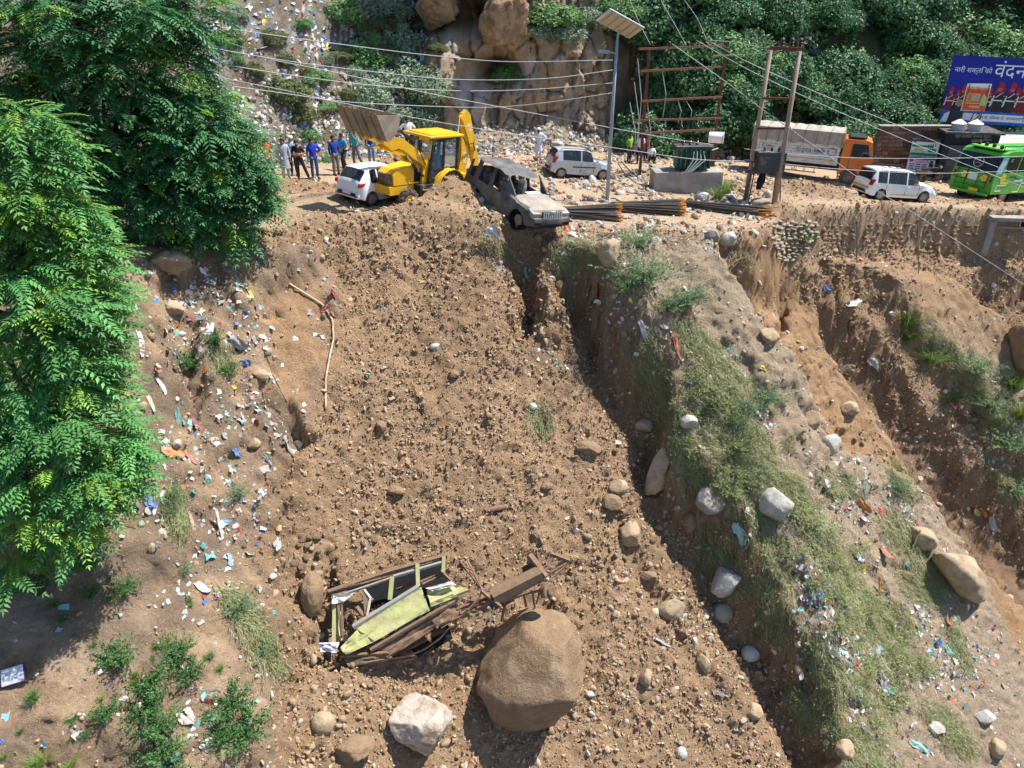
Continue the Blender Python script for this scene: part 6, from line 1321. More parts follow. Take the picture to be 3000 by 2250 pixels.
wsheet([(80, 790), (220, 785), (205, 860), (95, 850)], 1.0, mat('pale_lilac_cloth', (.55, .52, .62), .8, var=.1), 'lilac_cloth', .25, seed=9)
wsheet([(180, 450), (330, 440), (250, 510), (170, 520)], .98, M_pale, 'white_lining', .2, seed=10)
wsheet([(790, 650), (860, 660), (860, 790), (800, 740)], .7, M_muddy, 'torn_panel', .15, seed=11); wsheet([(1120, 560), (1230, 540), (1220, 620), (1110, 640)], 1.0, M_muddy, 'torn_panel', .15, seed=12); wsheet([(1650, 250), (1740, 215), (1740, 280), (1670, 300)], 1.25, M_muddy, 'torn_panel', .1, seed=13)
P = [LW(Wp(*zs(x, y), w)) for x, y, w in ((575, 910, .5), (700, 890, .65), (820, 840, .75), (920, 770, .75), (990, 690, .7))]
b = MB(); b.sheet([[tuple(Vector(p) + Vector((0, 0, .08))), p, tuple(Vector(p) - WN * .25)] for p in P]); b.build('curved_fender', M_muddy, wreck, smooth=True)
hc = Vector(LW(Wp(*zs(1670, 425), 1.35))); b = MB(); b.lathe(hc, (.55, -.6, .35), [(-.16, .001), (-.16, .13), (-.1, .24), (.08, .24), (.1, .2), (.1, .12), (.16, .11), (.16, .001)], 20); b.build('wheel_hub', M_wrust, wreck, auto=40)
_r = random.Random(9)
for k in range(26):      # torn roots and shreds caught in the chassis
    x = _r.uniform(1000, 1780); y = 640 - (x - 1000) * .5 + _r.uniform(-40, 60); a = Wp(*zs(x, y), 1.1); c = a + Vector((_r.uniform(-.3, .3), _r.uniform(-.1, .1), _r.uniform(-.45, .05))); m_ = (a + c) / 2 + Vector((_r.uniform(-.1, .1), 0, _r.uniform(-.05, .1)))
    q = MB(); q.tube([LW(a), LW(m_), LW(c)], [.018, .013, .006], 5); q.build('twisted_shred', _r.choice([M_wrust, M_muddy]), wreck)
# rusty pipe lying on the slide
def lying(px0, py0, px1, py1, r, name, m, label, cat, lift=.5):
    a, n = hit(px0, py0); c, n2 = hit(px1, py1); q = MB(); q.tube([a + n * r * lift, c + n2 * r * lift], r, 10); return tag(q.build(name, m), label, cat)
lying(1422, 1497, 1492, 1482, .09, 'rusty_pipe', M_wrust, 'short rusty pipe lying on the mud above the wreck', 'pipe')
# hose down the bank
ground_line([(850, 840), (935, 893), (950, 905), (975, 945), (978, 1000), (965, 1060), (955, 1120), (955, 1205)], .035, 'pale_hose', mat('pale_hose', (.52, .40, .27), .7, var=.1), 'pale hose hanging down the clay bank', 'hose', .1)
ground_line([(840, 1180), (800, 1100), (770, 1010)], .012, 'root', M_muddy, 'thin root hanging down the littered bank', 'root', .03)

# ---------------------------------------------------------------- reinforcing bar bundles
M_bar = mat('dark_rebar', (.055, .05, .047), .7, var=.3, vscale=8, dust=(.30, .24, .17), dustamt=.2)
M_tip = mat('rusty_tip', (.42, .17, .03), .85, var=.3, vscale=9)
q = MB(); q.tube([(0, 0, 0), (.93, 0, 0)], 1, 6); n1 = len(q.f); q.tube([(.93, 0, 0), (1, 0, 0)], 1.02, 6)
rod_me = bpy.data.meshes.new('rod'); rod_me.from_pydata(q.v, [], q.f); rod_me.materials.append(M_bar); rod_me.materials.append(M_tip); rod_me.polygons.foreach_set('material_index', [0] * n1 + [1] * (len(q.f) - n1)); rod_me.update()
def rods(name, a_px, b_px, n, sa_, sb_, label, seed, r=.022, lift=.25, wob=.1):
    """rods fanning from a tight end at a_px to a spread end at b_px; sa_, sb_: (half spread up the slope, half thickness)"""
    rr = random.Random(seed); A, na = hit(*a_px); B_, nb = hit(*b_px); root = empty(name, A, 0, label, 'rebar', 'bundles of reinforcing bar'); up = Vector((0, .55, .83)); dn = Vector((0, -.8, .6))
    for k in range(n):
        t = rr.uniform(-1, 1); s_ = rr.uniform(-1, 1) * math.sqrt(max(.05, 1 - t * t)); ln = rr.uniform(-wob, wob)
        a = A + up * (t * sa_[0] + lift) + dn * (s_ * sa_[1]) + Vector((rr.uniform(-.25, .25), 0, 0)); c = B_ + up * (t * sb_[0] + lift) + dn * (s_ * sb_[1]) + Vector((ln, ln * .3, 0)); o = link('rod', rod_me, root); d = c - a
        o.location = a - A; o.rotation_euler = d.to_track_quat('X', 'Z').to_euler(); o.scale = (d.length, r, r)
    return root
rods('rebar_bundle', (1655, 640), (1818, 648), 85, (.22, .14), (.52, .28), 'fanned bundle of dark reinforcing bars next to the burnt car', 1)
rods('rebar_bundle', (1805, 622), (2005, 632), 95, (.20, .14), (.50, .28), 'second fanned bundle of dark reinforcing bars with rusty ends', 2)
rods('rebar_bundle', (1990, 612), (2250, 640), 40, (.16, .12), (.26, .2), 'long flat spread of reinforcing bars running towards the double pole', 3, wob=.5)

# ---------------------------------------------------------------- big rocks named one by one
BG = [('boulder', 1545, 1960, 335, 350, 21, M_rk_mud, 'huge brown boulder below the bus wreck chassis', dict(amp=.16, planes=9, sub=5, fine=.045, sink=.18, depth=1.6)),
 ('boulder', 1243, 2150, 205, 185, 23, mat('split_pale_rock', (.52, .44, .36), .85, color2=(.62, .56, .50), vscale=1.1, bump=.8, bscale=8, dust=(.30, .20, .125), dustamt=.36, dscale=.9), 'squarish boulder with a pale broken face below the wreck', dict(amp=.16, planes=9, sub=5, fine=.05, sink=.2, depth=.9)),
 ('boulder', 912, 1735, 66, 140, 25, M_rk_mud, 'upright brown rock beside the tail of the wreck', dict(planes=5, sink=.25)),
 ('boulder', 950, 2115, 70, 68, 26, M_rk_tan, 'tan rounded rock lit at the foot of the wreck', dict(amp=.12, planes=2)),
 ('boulder', 1020, 2190, 150, 70, 27, M_rk_mud, 'flat mud-smoothed slab left of the pale boulder', dict(planes=6, sink=.4)),
 ('boulder', 1940, 1370, 90, 165, 31, M_rk_tan, 'tall slanting slab in the shaded gully', dict(planes=9, tilt=.45, sink=.2, depth=.4)), ('boulder', 2017, 1238, 52, 46, 32, M_rk_white, 'white oval boulder on the weedy spur', dict(amp=.12, planes=2)), ('boulder', 2085, 1462, 92, 84, 33, M_rk_grey, 'grey block jutting from the weedy spur edge', dict(planes=10, amp=.12)), ('boulder', 2022, 1530, 40, 62, 34, M_rk_mud, 'smooth dark oval stone in the gully', dict(amp=.1, planes=2)),
 ('boulder', 1812, 1428, 62, 52, 35, M_rk_tan, 'tan stone half buried at the slide edge', dict()), ('boulder', 1792, 1480, 66, 60, 36, M_rk_mud, 'muddy stone below the half buried tan one', dict()), ('boulder', 1850, 1565, 62, 76, 37, M_rk_tan, 'angular pale-tipped stone at the slide edge', dict(planes=8)), ('boulder', 1722, 1312, 82, 46, 38, M_rk_mud, 'wide ledge of mud-covered rock', dict(planes=6)), ('boulder', 1905, 1690, 54, 34, 39, M_rk_mud, 'flat grey-brown stone beside the gully floor', dict(planes=8)),
 ('boulder', 2132, 1700, 112, 86, 40, M_rk_white, 'broad pale rock draped with weeds', dict(planes=7)), ('boulder', 1965, 1790, 84, 78, 41, M_rk_tan, 'triangular tan slab lying in the gully', dict(planes=10, depth=.25, amp=.1)), ('boulder', 2270, 1482, 104, 112, 42, M_rk_white, 'white peaked boulder among rubbish on the spur', dict(planes=9, amp=.3)), ('boulder', 2117, 1793, 58, 58, 43, M_rk_grey, 'round pale stone set in the gully wall', dict(amp=.1, planes=2)), ('boulder', 2196, 1912, 52, 48, 44, M_rk_white, 'white oval stone in the lower gully wall', dict(amp=.1, planes=2)), ('boulder', 2205, 2082, 62, 46, 45, M_rk_tan, 'two-tone rounded stone low in the gully', dict(amp=.14)), ('boulder', 1892, 1990, 44, 66, 46, M_rk_tan, 'tan block standing in the lower mud', dict(planes=9, amp=.1)), ('boulder', 2060, 1942, 42, 60, 47, M_rk_tan, 'narrow tan slab above the lower gully', dict(planes=8)), ('boulder', 1995, 2210, 36, 40, 48, M_rk_white, 'round cream stone at the bottom edge', dict(amp=.08, planes=1)),
 ('boulder', 2800, 1690, 110, 210, 49, M_rk_tan, 'long tan rock rib slanting down the far gully', dict(planes=7, tilt=-.65, sink=.3)), ('boulder', 2690, 1580, 100, 70, 50, M_rk_tan, 'tan rock at the head of the long rib', dict(planes=6)), ('boulder', 2375, 1235, 50, 86, 51, M_rk_tan, 'pale upright stone on the lit clay', dict(planes=7)), ('boulder', 2425, 1300, 58, 70, 52, M_rk_white, 'pale split stone below the upright one', dict(planes=8)), ('boulder', 2484, 1198, 60, 46, 53, M_rk_tan, 'ochre stone on the lit clay', dict(planes=5)), ('boulder', 2250, 985, 60, 50, 54, M_rk_tan, 'pair-like tan stone under the clay scarp', dict(planes=5)),
 ('boulder', 1792, 745, 76, 92, 55, M_rk_tan, 'tan boulder beside the green bush at the spur top', dict(planes=4, fine=.06)), ('boulder', 1640, 850, 36, 62, 56, M_rk_mud, 'brown stone lodged in the gully below the burnt car', dict(amp=.15)), ('boulder', 2130, 700, 66, 44, 57, M_rk_white, 'white rock at the brink below the long rods', dict(planes=5)), ('boulder', 2085, 697, 46, 42, 58, M_rk_grey, 'grey rock at the brink below the long rods', dict(planes=5)),
 ('boulder', 500, 778, 122, 84, 59, M_rk_tan, 'big tan boulder under the tree at the road edge', dict(planes=7)), ('boulder', 505, 903, 66, 46, 60, M_rk_tan, 'tan stone in the shaded gully under the tree', dict(planes=4)), ('boulder', 1275, 1015, 38, 26, 61, M_rk_white, 'single white stone in the middle of the mud slide', dict(planes=5)), ('boulder', 1115, 1252, 36, 38, 62, M_rk_mud, 'round brown stone on the mud slide', dict(amp=.1, planes=2)), ('boulder', 1330, 1098, 34, 32, 63, M_rk_mud, 'small tan stone below the white one on the slide', dict()), ('boulder', 1160, 1440, 56, 34, 64, M_rk_mud, 'flat mud-coloured stone mid slide', dict(planes=5)), ('boulder', 1600, 1425, 40, 26, 65, M_rk_mud, 'dark stone at the right flank of the slide', dict(planes=5)),
 ('boulder', 1890, 1250, 60, 45, 66, M_rk_tan, 'tan slab at the head of the dark gully', dict(planes=7)), ('boulder', 2470, 2190, 60, 60, 67, M_rk_tan, 'tan rock in the lower weeds', dict()), ('boulder', 2740, 2130, 60, 40, 68, M_rk_white, 'white slab on the stony flat at lower right', dict(planes=6)), ('boulder', 2880, 2100, 70, 42, 69, M_rk_white, 'pale flat slab near the right edge', dict(planes=7)), ('boulder', 2915, 2195, 56, 60, 70, M_rk_tan, 'tan rounded rock in the lower right corner', dict()), ('boulder', 2985, 1020, 90, 170, 71, M_rk_mud, 'brown rock mass in the far gully at the right edge', dict(sink=.3)), ('boulder', 760, 1100, 50, 36, 72, M_rk_tan, 'tan stone on the littered bank', dict()), ('boulder', 745, 1300, 40, 34, 73, M_rk_tan, 'pale stone at the chute edge', dict()),
 ('boulder', 1990, 560, 40, 46, 75, M_rk_white, 'white rock in front of the concrete plinth', dict(planes=5)), ('boulder', 2055, 585, 52, 42, 76, M_rk_white, 'white rounded rock beside the plinth weeds', dict(amp=.15)), ('boulder', 2225, 600, 60, 38, 77, M_rk_grey, 'grey rock between the double poles', dict()), ('boulder', 2248, 575, 26, 36, 78, M_rk_white, 'cream block at the foot of the double pole', dict(planes=8)), ('boulder', 1735, 535, 26, 40, 79, M_rk_white, 'white standing stone before the silver car', dict()), ('boulder', 1715, 545, 26, 32, 80, M_rk_white, 'white stone leaning by the silver car door', dict()), ('boulder', 1780, 520, 36, 42, 81, M_rk_tan, 'tan rock behind the lamp post', dict()), ('boulder', 1632, 425, 44, 28, 82, M_rk_white, 'white boulder behind the silver car', dict(planes=5)), ('boulder', 1680, 430, 46, 26, 83, M_rk_tan, 'tan flat boulder behind the silver car', dict(planes=5)), ('boulder', 1545, 428, 30, 20, 84, M_rk_tan, 'tan boulder at the cliff foot', dict()), ('boulder', 1508, 412, 28, 24, 85, M_rk_grey, 'grey boulder at the cliff foot', dict()), ('boulder', 2105, 448, 40, 36, 86, M_rk_tan, 'tan boulder beside the white drum', dict()), ('boulder', 2140, 470, 30, 24, 87, M_rk_white, 'white boulder beyond the white drum', dict())]
for nm, px, py, w_, h_, sd_, m_, lab, kw in BG: boulder(nm, px, py, w_, h_, sd_, m_, lab, **kw)
# rocks of the cliff
oc = at_y(1475, 75, 44.6); W, Fc = rock_shape(5, 90, .3, (1.75, 1.6, 1.5), 11, .12)
o = link('overhanging_rock', mesh_np('overhanging_rock', W, Fc, rock_mat('orange_rock', (.36, .22, .11), (.42, .33, .23), (.20, .12, .07), .4, 1., 7))); o.location = oc + Vector((0, .9, .5)); tag(o, 'orange-brown rock mass overhanging the dark cave in the cliff', 'rock')
o = link('overhanging_rock', mesh_np('overhanging_rock', rock_shape(5, 92, .3, (1.3, 1.4, 1.3), 11, .12)[0], Fc, MATS['orange_rock'])); o.location = at_y(1275, 30, 46) + Vector((0, .6, .3)); tag(o, 'darker rock mass over the second cave, beside hanging greenery', 'rock')
# ---------------------------------------------------------------- stones, clods and pebbles strewn about
def in_poly(P):
    xs_ = [p[0] for p in P]; ys_ = [p[1] for p in P]
    while True:
        x, y = random.uniform(min(xs_), max(xs_)), random.uniform(min(ys_), max(ys_)); c = False
        for (ax, ay), (bx, by) in zip(P, P[1:] + P[:1]):
            if (ay > y) != (by > y) and x < ax + (y - ay) * (bx - ax) / (by - ay): c = not c
        if c: return x, y
STONE = {k: [mesh_np('stone', rock_shape(3 if i < 3 else 2, 200 + i * 7 + j, .24, (1, random.uniform(.7, 1), random.uniform(.55, .8)), 4 + i % 4)[0], ICO[3 if i < 3 else 2][1], m_) for i in range(6)] for j, (k, m_) in enumerate((('w', M_rk_white), ('g', M_rk_grey), ('t', M_rk_tan), ('m', M_rk_mud)))}
def stones(P, n, lo, hi, kinds, label, group, surf=hit_any):
    for _ in range(n):
        px, py = in_poly(P); p, nn = surf(px, py); dep = p.y * math.cos(PITCH) - p.z * math.sin(PITCH); r_ = (lo + (hi - lo) * random.random() ** 2.2) / F * dep / 2
        o = link('stone', random.choice(STONE[random.choice(kinds)])); o.location = p + nn * r_ * .25; o.scale = (r_ * random.uniform(.8, 1.3), r_ * random.uniform(.8, 1.2), r_ * random.uniform(.8, 1.2)); o.rotation_euler = (random.uniform(-.6, .6), random.uniform(-.6, .6), random.uniform(0, 6.3)); tag(o, label, 'stone', group)
stones([(1310, 380), (1370, 345), (1480, 390), (1700, 440), (1700, 470), (1420, 480), (1330, 450)], 60, 10, 26, 'wwggt', 'pale river stone in the rubble fan below the cliff', 'stones of the rubble fan below the cliff')
stones([(1470, 520), (1650, 545), (1900, 570), (2180, 560), (2200, 640), (1850, 600), (1650, 600), (1480, 560)], 85, 12, 30, 'wwwtg', 'pale stone in the rubble along the middle of the road', 'stones of the road rubble')
stones([(860, 330), (1000, 300), (1120, 400), (1110, 470), (900, 470)], 40, 10, 22, 'wwg', 'whitish stone on the rubble bank behind the onlookers', 'stones of the bank behind the onlookers')
stones([(1700, 1200), (1830, 1250), (2000, 1700), (2250, 2100), (2200, 2250), (1950, 2240), (1800, 1900), (1700, 1500)], 75, 10, 30, 'mttw', 'tan stone strewn along the slide edge of the gully', 'stones along the gully')
stones([(870, 1560), (930, 1560), (950, 1690), (880, 1700), (860, 1640)], 24, 18, 36, 'mmt', 'rounded brown cobble in the heap above the upright rock', 'cobbles beside the wreck')
stones([(1040, 1500), (1130, 1490), (1150, 1570), (1060, 1600)], 22, 12, 26, 'mmt', 'rounded brown cobble in the cluster above the wreck roof', 'cobbles above the wreck')
for o_ in []: pass
def merged(name, N, weight, lo, hi, m_, label, sub=1, power=2.6, flat=.75, sinkk=.2, colors=None, amp=.4, kind='stuff', surfz=None, VV=None, NN=None):
    """N lumps on grid cells drawn with the given weight, joined into one loose mass"""
    VV = GV if VV is None else VV; w = weight.ravel().clip(0); w = w / w.sum(); ix = RNG.choice(len(w), N, p=w)
    P = VV.reshape(-1, 3)[ix] + RNG.uniform(-.04, .04, (N, 3)); nn = (np.stack([NX, NY, NZ], -1) if NN is None else NN).reshape(-1, 3)[ix]
    sh = [rock_shape(sub, 300 + k, amp, (1, 1, flat), 3 if sub > 1 else 0)[0] * (np.random.default_rng(k).uniform(.6, 1.3, (len(ICO[sub][0]), 1)) if sub < 2 else 1) for k in range(8)]; Fc = ICO[sub][1]; nv = len(sh[0])
    r_ = lo + (hi - lo) * RNG.random(N) ** power
    A = RNG.normal(size=(N, 3)); A /= np.linalg.norm(A, axis=1)[:, None]; B_ = np.cross(A, RNG.normal(size=(N, 3))); B_ /= np.linalg.norm(B_, axis=1)[:, None]; Cc = np.cross(A, B_); Rm = np.stack([A, B_, Cc], -1)
    S = np.stack(sh)[RNG.integers(0, 8, N)] * (r_[:, None] * RNG.uniform(.75, 1.3, (N, 3)))[:, None, :]
    V = np.einsum('nij,nkj->nki', Rm, S) + (P + nn * (r_ * sinkk)[:, None])[:, None, :]
    FF = (Fc[None] + (np.arange(N) * nv)[:, None, None]).reshape(-1, 3)
    me = mesh_np(name, V.reshape(-1, 3), FF, m_, smooth=sub > 1 and power > 2.9); o = link(name, me); tag(o, label, None, None, kind)
    if colors is not None:
        c = np.repeat(colors(N), nv, 0); set_color(me, 'tint', c)
    return o
def vmat(name, attr, rough=.85, bump=.0, bs=30, spec=.25, vary=.0, trans=0.):
    m = bpy.data.materials.new(name); m.use_nodes = True; N = m.node_tree.nodes; L = m.node_tree.links; b_ = N['Principled BSDF']; b_.inputs['Roughness'].default_value = rough; b_.inputs['Specular IOR Level'].default_value = spec
    a = N.new('ShaderNodeAttribute'); a.attribute_name = attr; out = a.outputs['Color']
    if vary:
        tc = N.new('ShaderNodeTexCoord'); n = N.new('ShaderNodeTexNoise'); n.inputs['Scale'].default_value = bs; n.inputs['Detail'].default_value = 3; L.new(tc.outputs['Object'], n.inputs[0]); mr = N.new('ShaderNodeMapRange'); mr.inputs[1].default_value = .3; mr.inputs[2].default_value = .7; mr.inputs[3].default_value = 1 - vary; mr.inputs[4].default_value = 1 + vary; L.new(n.outputs[0], mr.inputs[0]); vm = N.new('ShaderNodeVectorMath'); vm.operation = 'SCALE'; L.new(out, vm.inputs[0]); L.new(mr.outputs[0], vm.inputs['Scale']); out = vm.outputs[0]
        if bump: bp = N.new('ShaderNodeBump'); bp.inputs['Strength'].default_value = bump; bp.inputs['Distance'].default_value = .02; L.new(n.outputs[0], bp.inputs['Height']); L.new(bp.outputs[0], b_.inputs['Normal'])
    L.new(out, b_.inputs['Base Color'])
    if trans:
        t = N.new('ShaderNodeBsdfTranslucent'); L.new(out, t.inputs['Color']); mx = N.new('ShaderNodeMixShader'); mx.inputs[0].default_value = trans; L.new(b_.outputs[0], mx.inputs[1]); L.new(t.outputs[0], mx.inputs[2]); L.new(mx.outputs[0], N['Material Output'].inputs['Surface'])
    return m
M_vst = vmat('strewn_stone', 'tint', .9, .5, 25, .15, .2)
dep_g = GY * math.cos(PITCH) - GZ * math.sin(PITCH); upx = PW / 2 + F * GX / dep_g; vpx = PH / 2 - F * (GY * math.sin(PITCH) + GZ * math.cos(PITCH)) / dep_g
vis = ((upx > -60) & (upx < 3060) & (vpx > 380) & (vpx < 2320)).astype(float)
cell = np.gradient(gx)[:, None] * np.gradient(gy)[None, :] / np.maximum(NZ, .35) * vis
nzc = sstep(-.35, .45, full(fbm(_X, _Y, 200., 4, 1.5)))
def pal(cols, p, jit=.18):
    cols = np.array(cols); return lambda n: cols[RNG.choice(len(cols), n, p=p)] * RNG.uniform(1 - jit, 1 + jit, (n, 1))
spz = sstep(-.1, .3, GD['spur']); rsz = sstep(-.1, .3, GD['right_spur']); lbz = sstep(-.1, .3, GD['left_bank']); rfl = sstep(-.2, .3, GD['right_floor'])
mudtones = [(.32, .215, .132), (.37, .255, .16), (.26, .175, .107), (.42, .32, .215)]
merged('mud_clods', 42000, cell * chute * (.4 + nzc), .022, .075, M_vst, 'crumbled mud covering the slide', 0, 2.0, .6, .05, pal(mudtones, [.4, .3, .15, .15]))
merged('mud_clods', 5500, cell * chute * (.25 + nzc), .04, .13, M_vst, 'larger mud clods on the slide', 1, 3.0, .6, -.15, pal(mudtones, [.4, .3, .2, .1]))
merged('mud_clods', 5000, cell * (1 - GD['m']) * np.clip(sum(np.exp(-((GX - a) / sx / 1.2) ** 2 - ((GY - b_) / sy / 1.2) ** 2) for a, b_, h, sx, sy in _mw), 0, 1), .02, .12, M_vst, 'loose mud clods on the heaps', 1, 2.6, .6, -.1, pal(mudtones, [.4, .3, .2, .1]))
lowz = sstep(1350, 2000, vpx) * (upx > 820) * (upx < 2350) * (1 - spz); lowz2 = chute * lowz
merged('cobbles', 1800, cell * (chute * (.15 + lowz2 * 2.5) * nzc + .8 * rfl * sstep(.3, .7, nzc)), .03, .15, M_vst, 'mud-coated cobbles', 2, 3.2, .65, -.1, pal([(.27, .185, .115), (.34, .25, .165), (.40, .33, .25), (.52, .48, .42)], [.5, .3, .15, .05]))
merged('gravel', 5200, cell * (spz * .8 + rsz * .8 + rfl * .8 + steep * .9 + lbz * .5 + .25 * chute * lowz + .15 * chute), .014, .085, M_vst, 'stones and gravel in the gullies and on the spurs', 1, 3.0, .75, .2, pal([(.40, .36, .30), (.52, .49, .44), (.32, .24, .165), (.27, .185, .12), (.25, .24, .23)], [.22, .18, .25, .25, .10]))
merged('gravel', 900, cell * (steep * .8 + .6 * np.exp(-(GD['g1'] / 1.3) ** 2) * GD['m']), .05, .16, M_vst, 'rounded stones bedded in the gully walls', 2, 2.5, .75, -.1, pal([(.50, .46, .40), (.36, .28, .19), (.30, .21, .135)], [.3, .35, .35]))
rubz = (1 - GD['m']) * ((upx > 1380) & (upx < 2260) & (vpx > 440)) * nzc + .35 * (1 - GD['m']) * (upx > 900) * sstep(.5, .8, nzc)
merged('rubble', 5200, cell * rubz, .03, .16, M_vst, 'broken stone rubble over the road', 1, 2.4, .75, .2, pal([(.50, .48, .44), (.40, .36, .30), (.32, .24, .165), (.27, .185, .12)], [.3, .25, .27, .18]))
# hill rubble and scree
_hdx = np.gradient(HY, hx, axis=0); _hN = np.stack([_hdx * 0, -np.ones_like(HY) * .7, np.ones_like(HY) * .7], -1); HV = np.stack([HX, HY, HZ], -1)
dh = HY * math.cos(PITCH) - HZ * math.sin(PITCH); hu = PW / 2 + F * HX / dh; hv = PH / 2 - F * (HY * math.sin(PITCH) + HZ * math.cos(PITCH)) / dh
hvis = ((hu > 500) & (hu < 2200) & (hv > -40) & (hv < 540)).astype(float) * np.gradient(hx)[:, None] * np.gradient(hh)[None, :]
merged('scree', 4200, hvis * (wC * sstep(1.7, .5, HH) * 1.6 + wS * sstep(1.2, .3, HH) + wL * sstep(5.0, 1.0, HH) * 1.2), .04, .17, M_vst, 'pale stone scree at the foot of the hillside', 1, 2.2, .7, .2, pal([(.50, .49, .46), (.36, .345, .32), (.24, .23, .22), (.33, .26, .19)], [.4, .25, .2, .15]), VV=HV, NN=_hN)
# ---------------------------------------------------------------- trees, bushes, weeds
M_leaf = vmat('leaf', 'tint', .5, 0, 30, .35, 0, .3)
M_bark = mat('bark', (.075, .055, .04), .95, var=.3, vscale=6, bump=1., bscale=20)
M_stem = mat('green_stem', (.16, .17, .07), .8, var=.2)
def rand_rot(n): 
    A = RNG.normal(size=(n, 3)); A /= np.linalg.norm(A, axis=1)[:, None]; B_ = np.cross(A, RNG.normal(size=(n, 3))); B_ /= np.linalg.norm(B_, axis=1)[:, None]; return A, B_
def leaf_cards(P, axis, nrm, ln, wd, col_, fold=.25):
    """diamond leaves: base at P, pointing along axis, 4 verts / 2 tris each, folded on the midrib"""
    n = len(P); side = np.cross(axis, nrm); side /= np.linalg.norm(side, axis=1)[:, None] + 1e-9; ln = np.asarray(ln).reshape(-1, 1) * np.ones((n, 1)); wd = np.asarray(wd).reshape(-1, 1) * np.ones((n, 1))
    a = P; t = P + axis * ln; m1 = P + axis * ln * .45 + side * wd / 2 + nrm * wd * fold; m2 = P + axis * ln * .45 - side * wd / 2 + nrm * wd * fold
    V = np.stack([a, m1, t, m2], 1).reshape(-1, 3); i = np.arange(n)[:, None] * 4; Fc = np.concatenate([i + np.array([[0, 1, 2]]), i + np.array([[0, 2, 3]])], 0)
    return V, Fc, np.repeat(col_, 4, 0)
# --- pinnate fronds of the big trees
def frond_proto(pairs=10, L=1., droop=.35):
    P = []; A = []; N = []; ln = []; wd = []
    for k in range(pairs):
        t = .12 + .88 * k / (pairs - 1); x = t * L; z = -droop * t * t * L; tang = np.array([1, 0, -2 * droop * t]); tang /= np.linalg.norm(tang)
        l_ = .30 * L * (1 - .55 * abs(t - .35)) * (1 if k < pairs - 1 else .8)
        for sd in (-1, 1):
            d = tang * .62 + np.array([0, sd * .78, -.10]); d /= np.linalg.norm(d); P.append((x, 0, z)); A.append(d); N.append((0, sd * -.25, 1)); ln.append(l_); wd.append(l_ * .36)
    P.append((L, 0, -droop * L)); A.append((.8, 0, -.6)); N.append((.5, 0, .8)); ln.append(.22 * L); wd.append(.06 * L)
    N = np.array(N, float); N /= np.linalg.norm(N, axis=1)[:, None]
    V, Fc, _ = leaf_cards(np.array(P), np.array(A), N, np.array(ln), np.array(wd), np.zeros((len(P), 3)), .12)
    # rachis
    n0 = len(V); R_ = np.array([[0, -.006, 0], [0, .006, 0], [L * .5, -.005, -droop * L * .25], [L * .5, .005, -droop * L * .25], [L, 0, -droop * L]]) 
    return np.concatenate([V, R_]), np.concatenate([Fc, np.array([[0, 1, 3], [0, 3, 2], [2, 3, 4]]) + n0])
FRONDS = [frond_proto(8, 1, .25), frond_proto(9, 1, .45), frond_proto(7, 1, .6)]
def frond_crown(lobes, tint, bright, dens=1.0, size=(.5, .85)):
    """lobes: (centre, (rx,ry,rz), sprays). A spray is a whorl of fronds at a twig end on the lobe's shell"""
    VV, FF, CC = [], [], []; n0 = 0; twigs = []
    for c, r_, ns in lobes:
        c = np.array(c); r_ = np.array(r_)
        for _ in range(int(ns * dens)):
            d = RNG.normal(size=3); d[2] = d[2] * .8 + .25; d[1] -= .25; d /= np.linalg.norm(d); tip = c + d * r_ * RNG.uniform(.72, 1.05); outw = d * np.array([1, 1, .35]); outw /= np.linalg.norm(outw)
            twigs.append((c, tip)); young = RNG.random() < bright; base = np.array(tint) * RNG.uniform(.75, 1.25) if not young else np.array((.22, .40, .07)) * RNG.uniform(.8, 1.2)
            nf = RNG.integers(7, 12); hd0 = math.atan2(outw[1], outw[0])
            for k in range(nf):
                V, Fc = FRONDS[RNG.integers(0, 3)]; a = hd0 + RNG.uniform(-1.9, 1.9); el = RNG.uniform(-.25, .5); s_ = RNG.uniform(*size) * (1. if not young else .75)
                X = np.array([math.cos(a) * math.cos(el), math.sin(a) * math.cos(el), math.sin(el)]); Y = np.array([-math.sin(a), math.cos(a), RNG.uniform(-.25, .25)]); Y /= np.linalg.norm(Y); Z = np.cross(X, Y)
                W = (V * s_) @ np.stack([X, Y, Z]); VV.append(W + tip + RNG.uniform(-.12, .12, 3)); FF.append(Fc + n0); n0 += len(V); CC.append(np.repeat((base * RNG.uniform(.8, 1.2))[None], len(V), 0))
    return np.concatenate(VV), np.concatenate(FF), np.concatenate(CC), twigs
def big_tree(name, label, base, lobes, tint, bright, forks, dens=1., size=(.5, .85), trunk_r=.3):
    root = empty(name, base, 0, label, 'tree'); B0 = Vector(base)
    V, Fc, Cc, twigs = frond_crown(lobes, tint, bright, dens, size); me = mesh_np('crown', V - np.array(base), Fc, M_leaf, smooth=False); set_color(me, 'tint', Cc); link('crown', me, root)
    b = MB(); top = forks[0]; b.tube([(0, 0, -.8), tuple((Vector(top) - B0) * .5 + Vector((.15, .05, 0))), tuple(Vector(top) - B0)], [trunk_r * 1.25, trunk_r, trunk_r * .8], 12); b.build('trunk', M_bark, root, smooth=True)
    for c, r_, ns in lobes:
        b = MB(); a = Vector(top) - B0; e = Vector(c) - B0; m_ = a.lerp(e, .5) + Vector((RNG.uniform(-.3, .3), RNG.uniform(-.3, .3), .25)); b.tube([a, m_, e], [trunk_r * .42, trunk_r * .22, .03], 7); b.build('limb', M_bark, root, smooth=True)
    cs = [Vector(l[0]) for l in lobes]; b = MB()
    for c, t in twigs[::2]: b.tube([Vector(c) - B0, Vector(t) - B0], [.02, .008], 4, False)
    o = b.build('twigs', M_bark, root); o['kind'] = 'stuff'
    return root
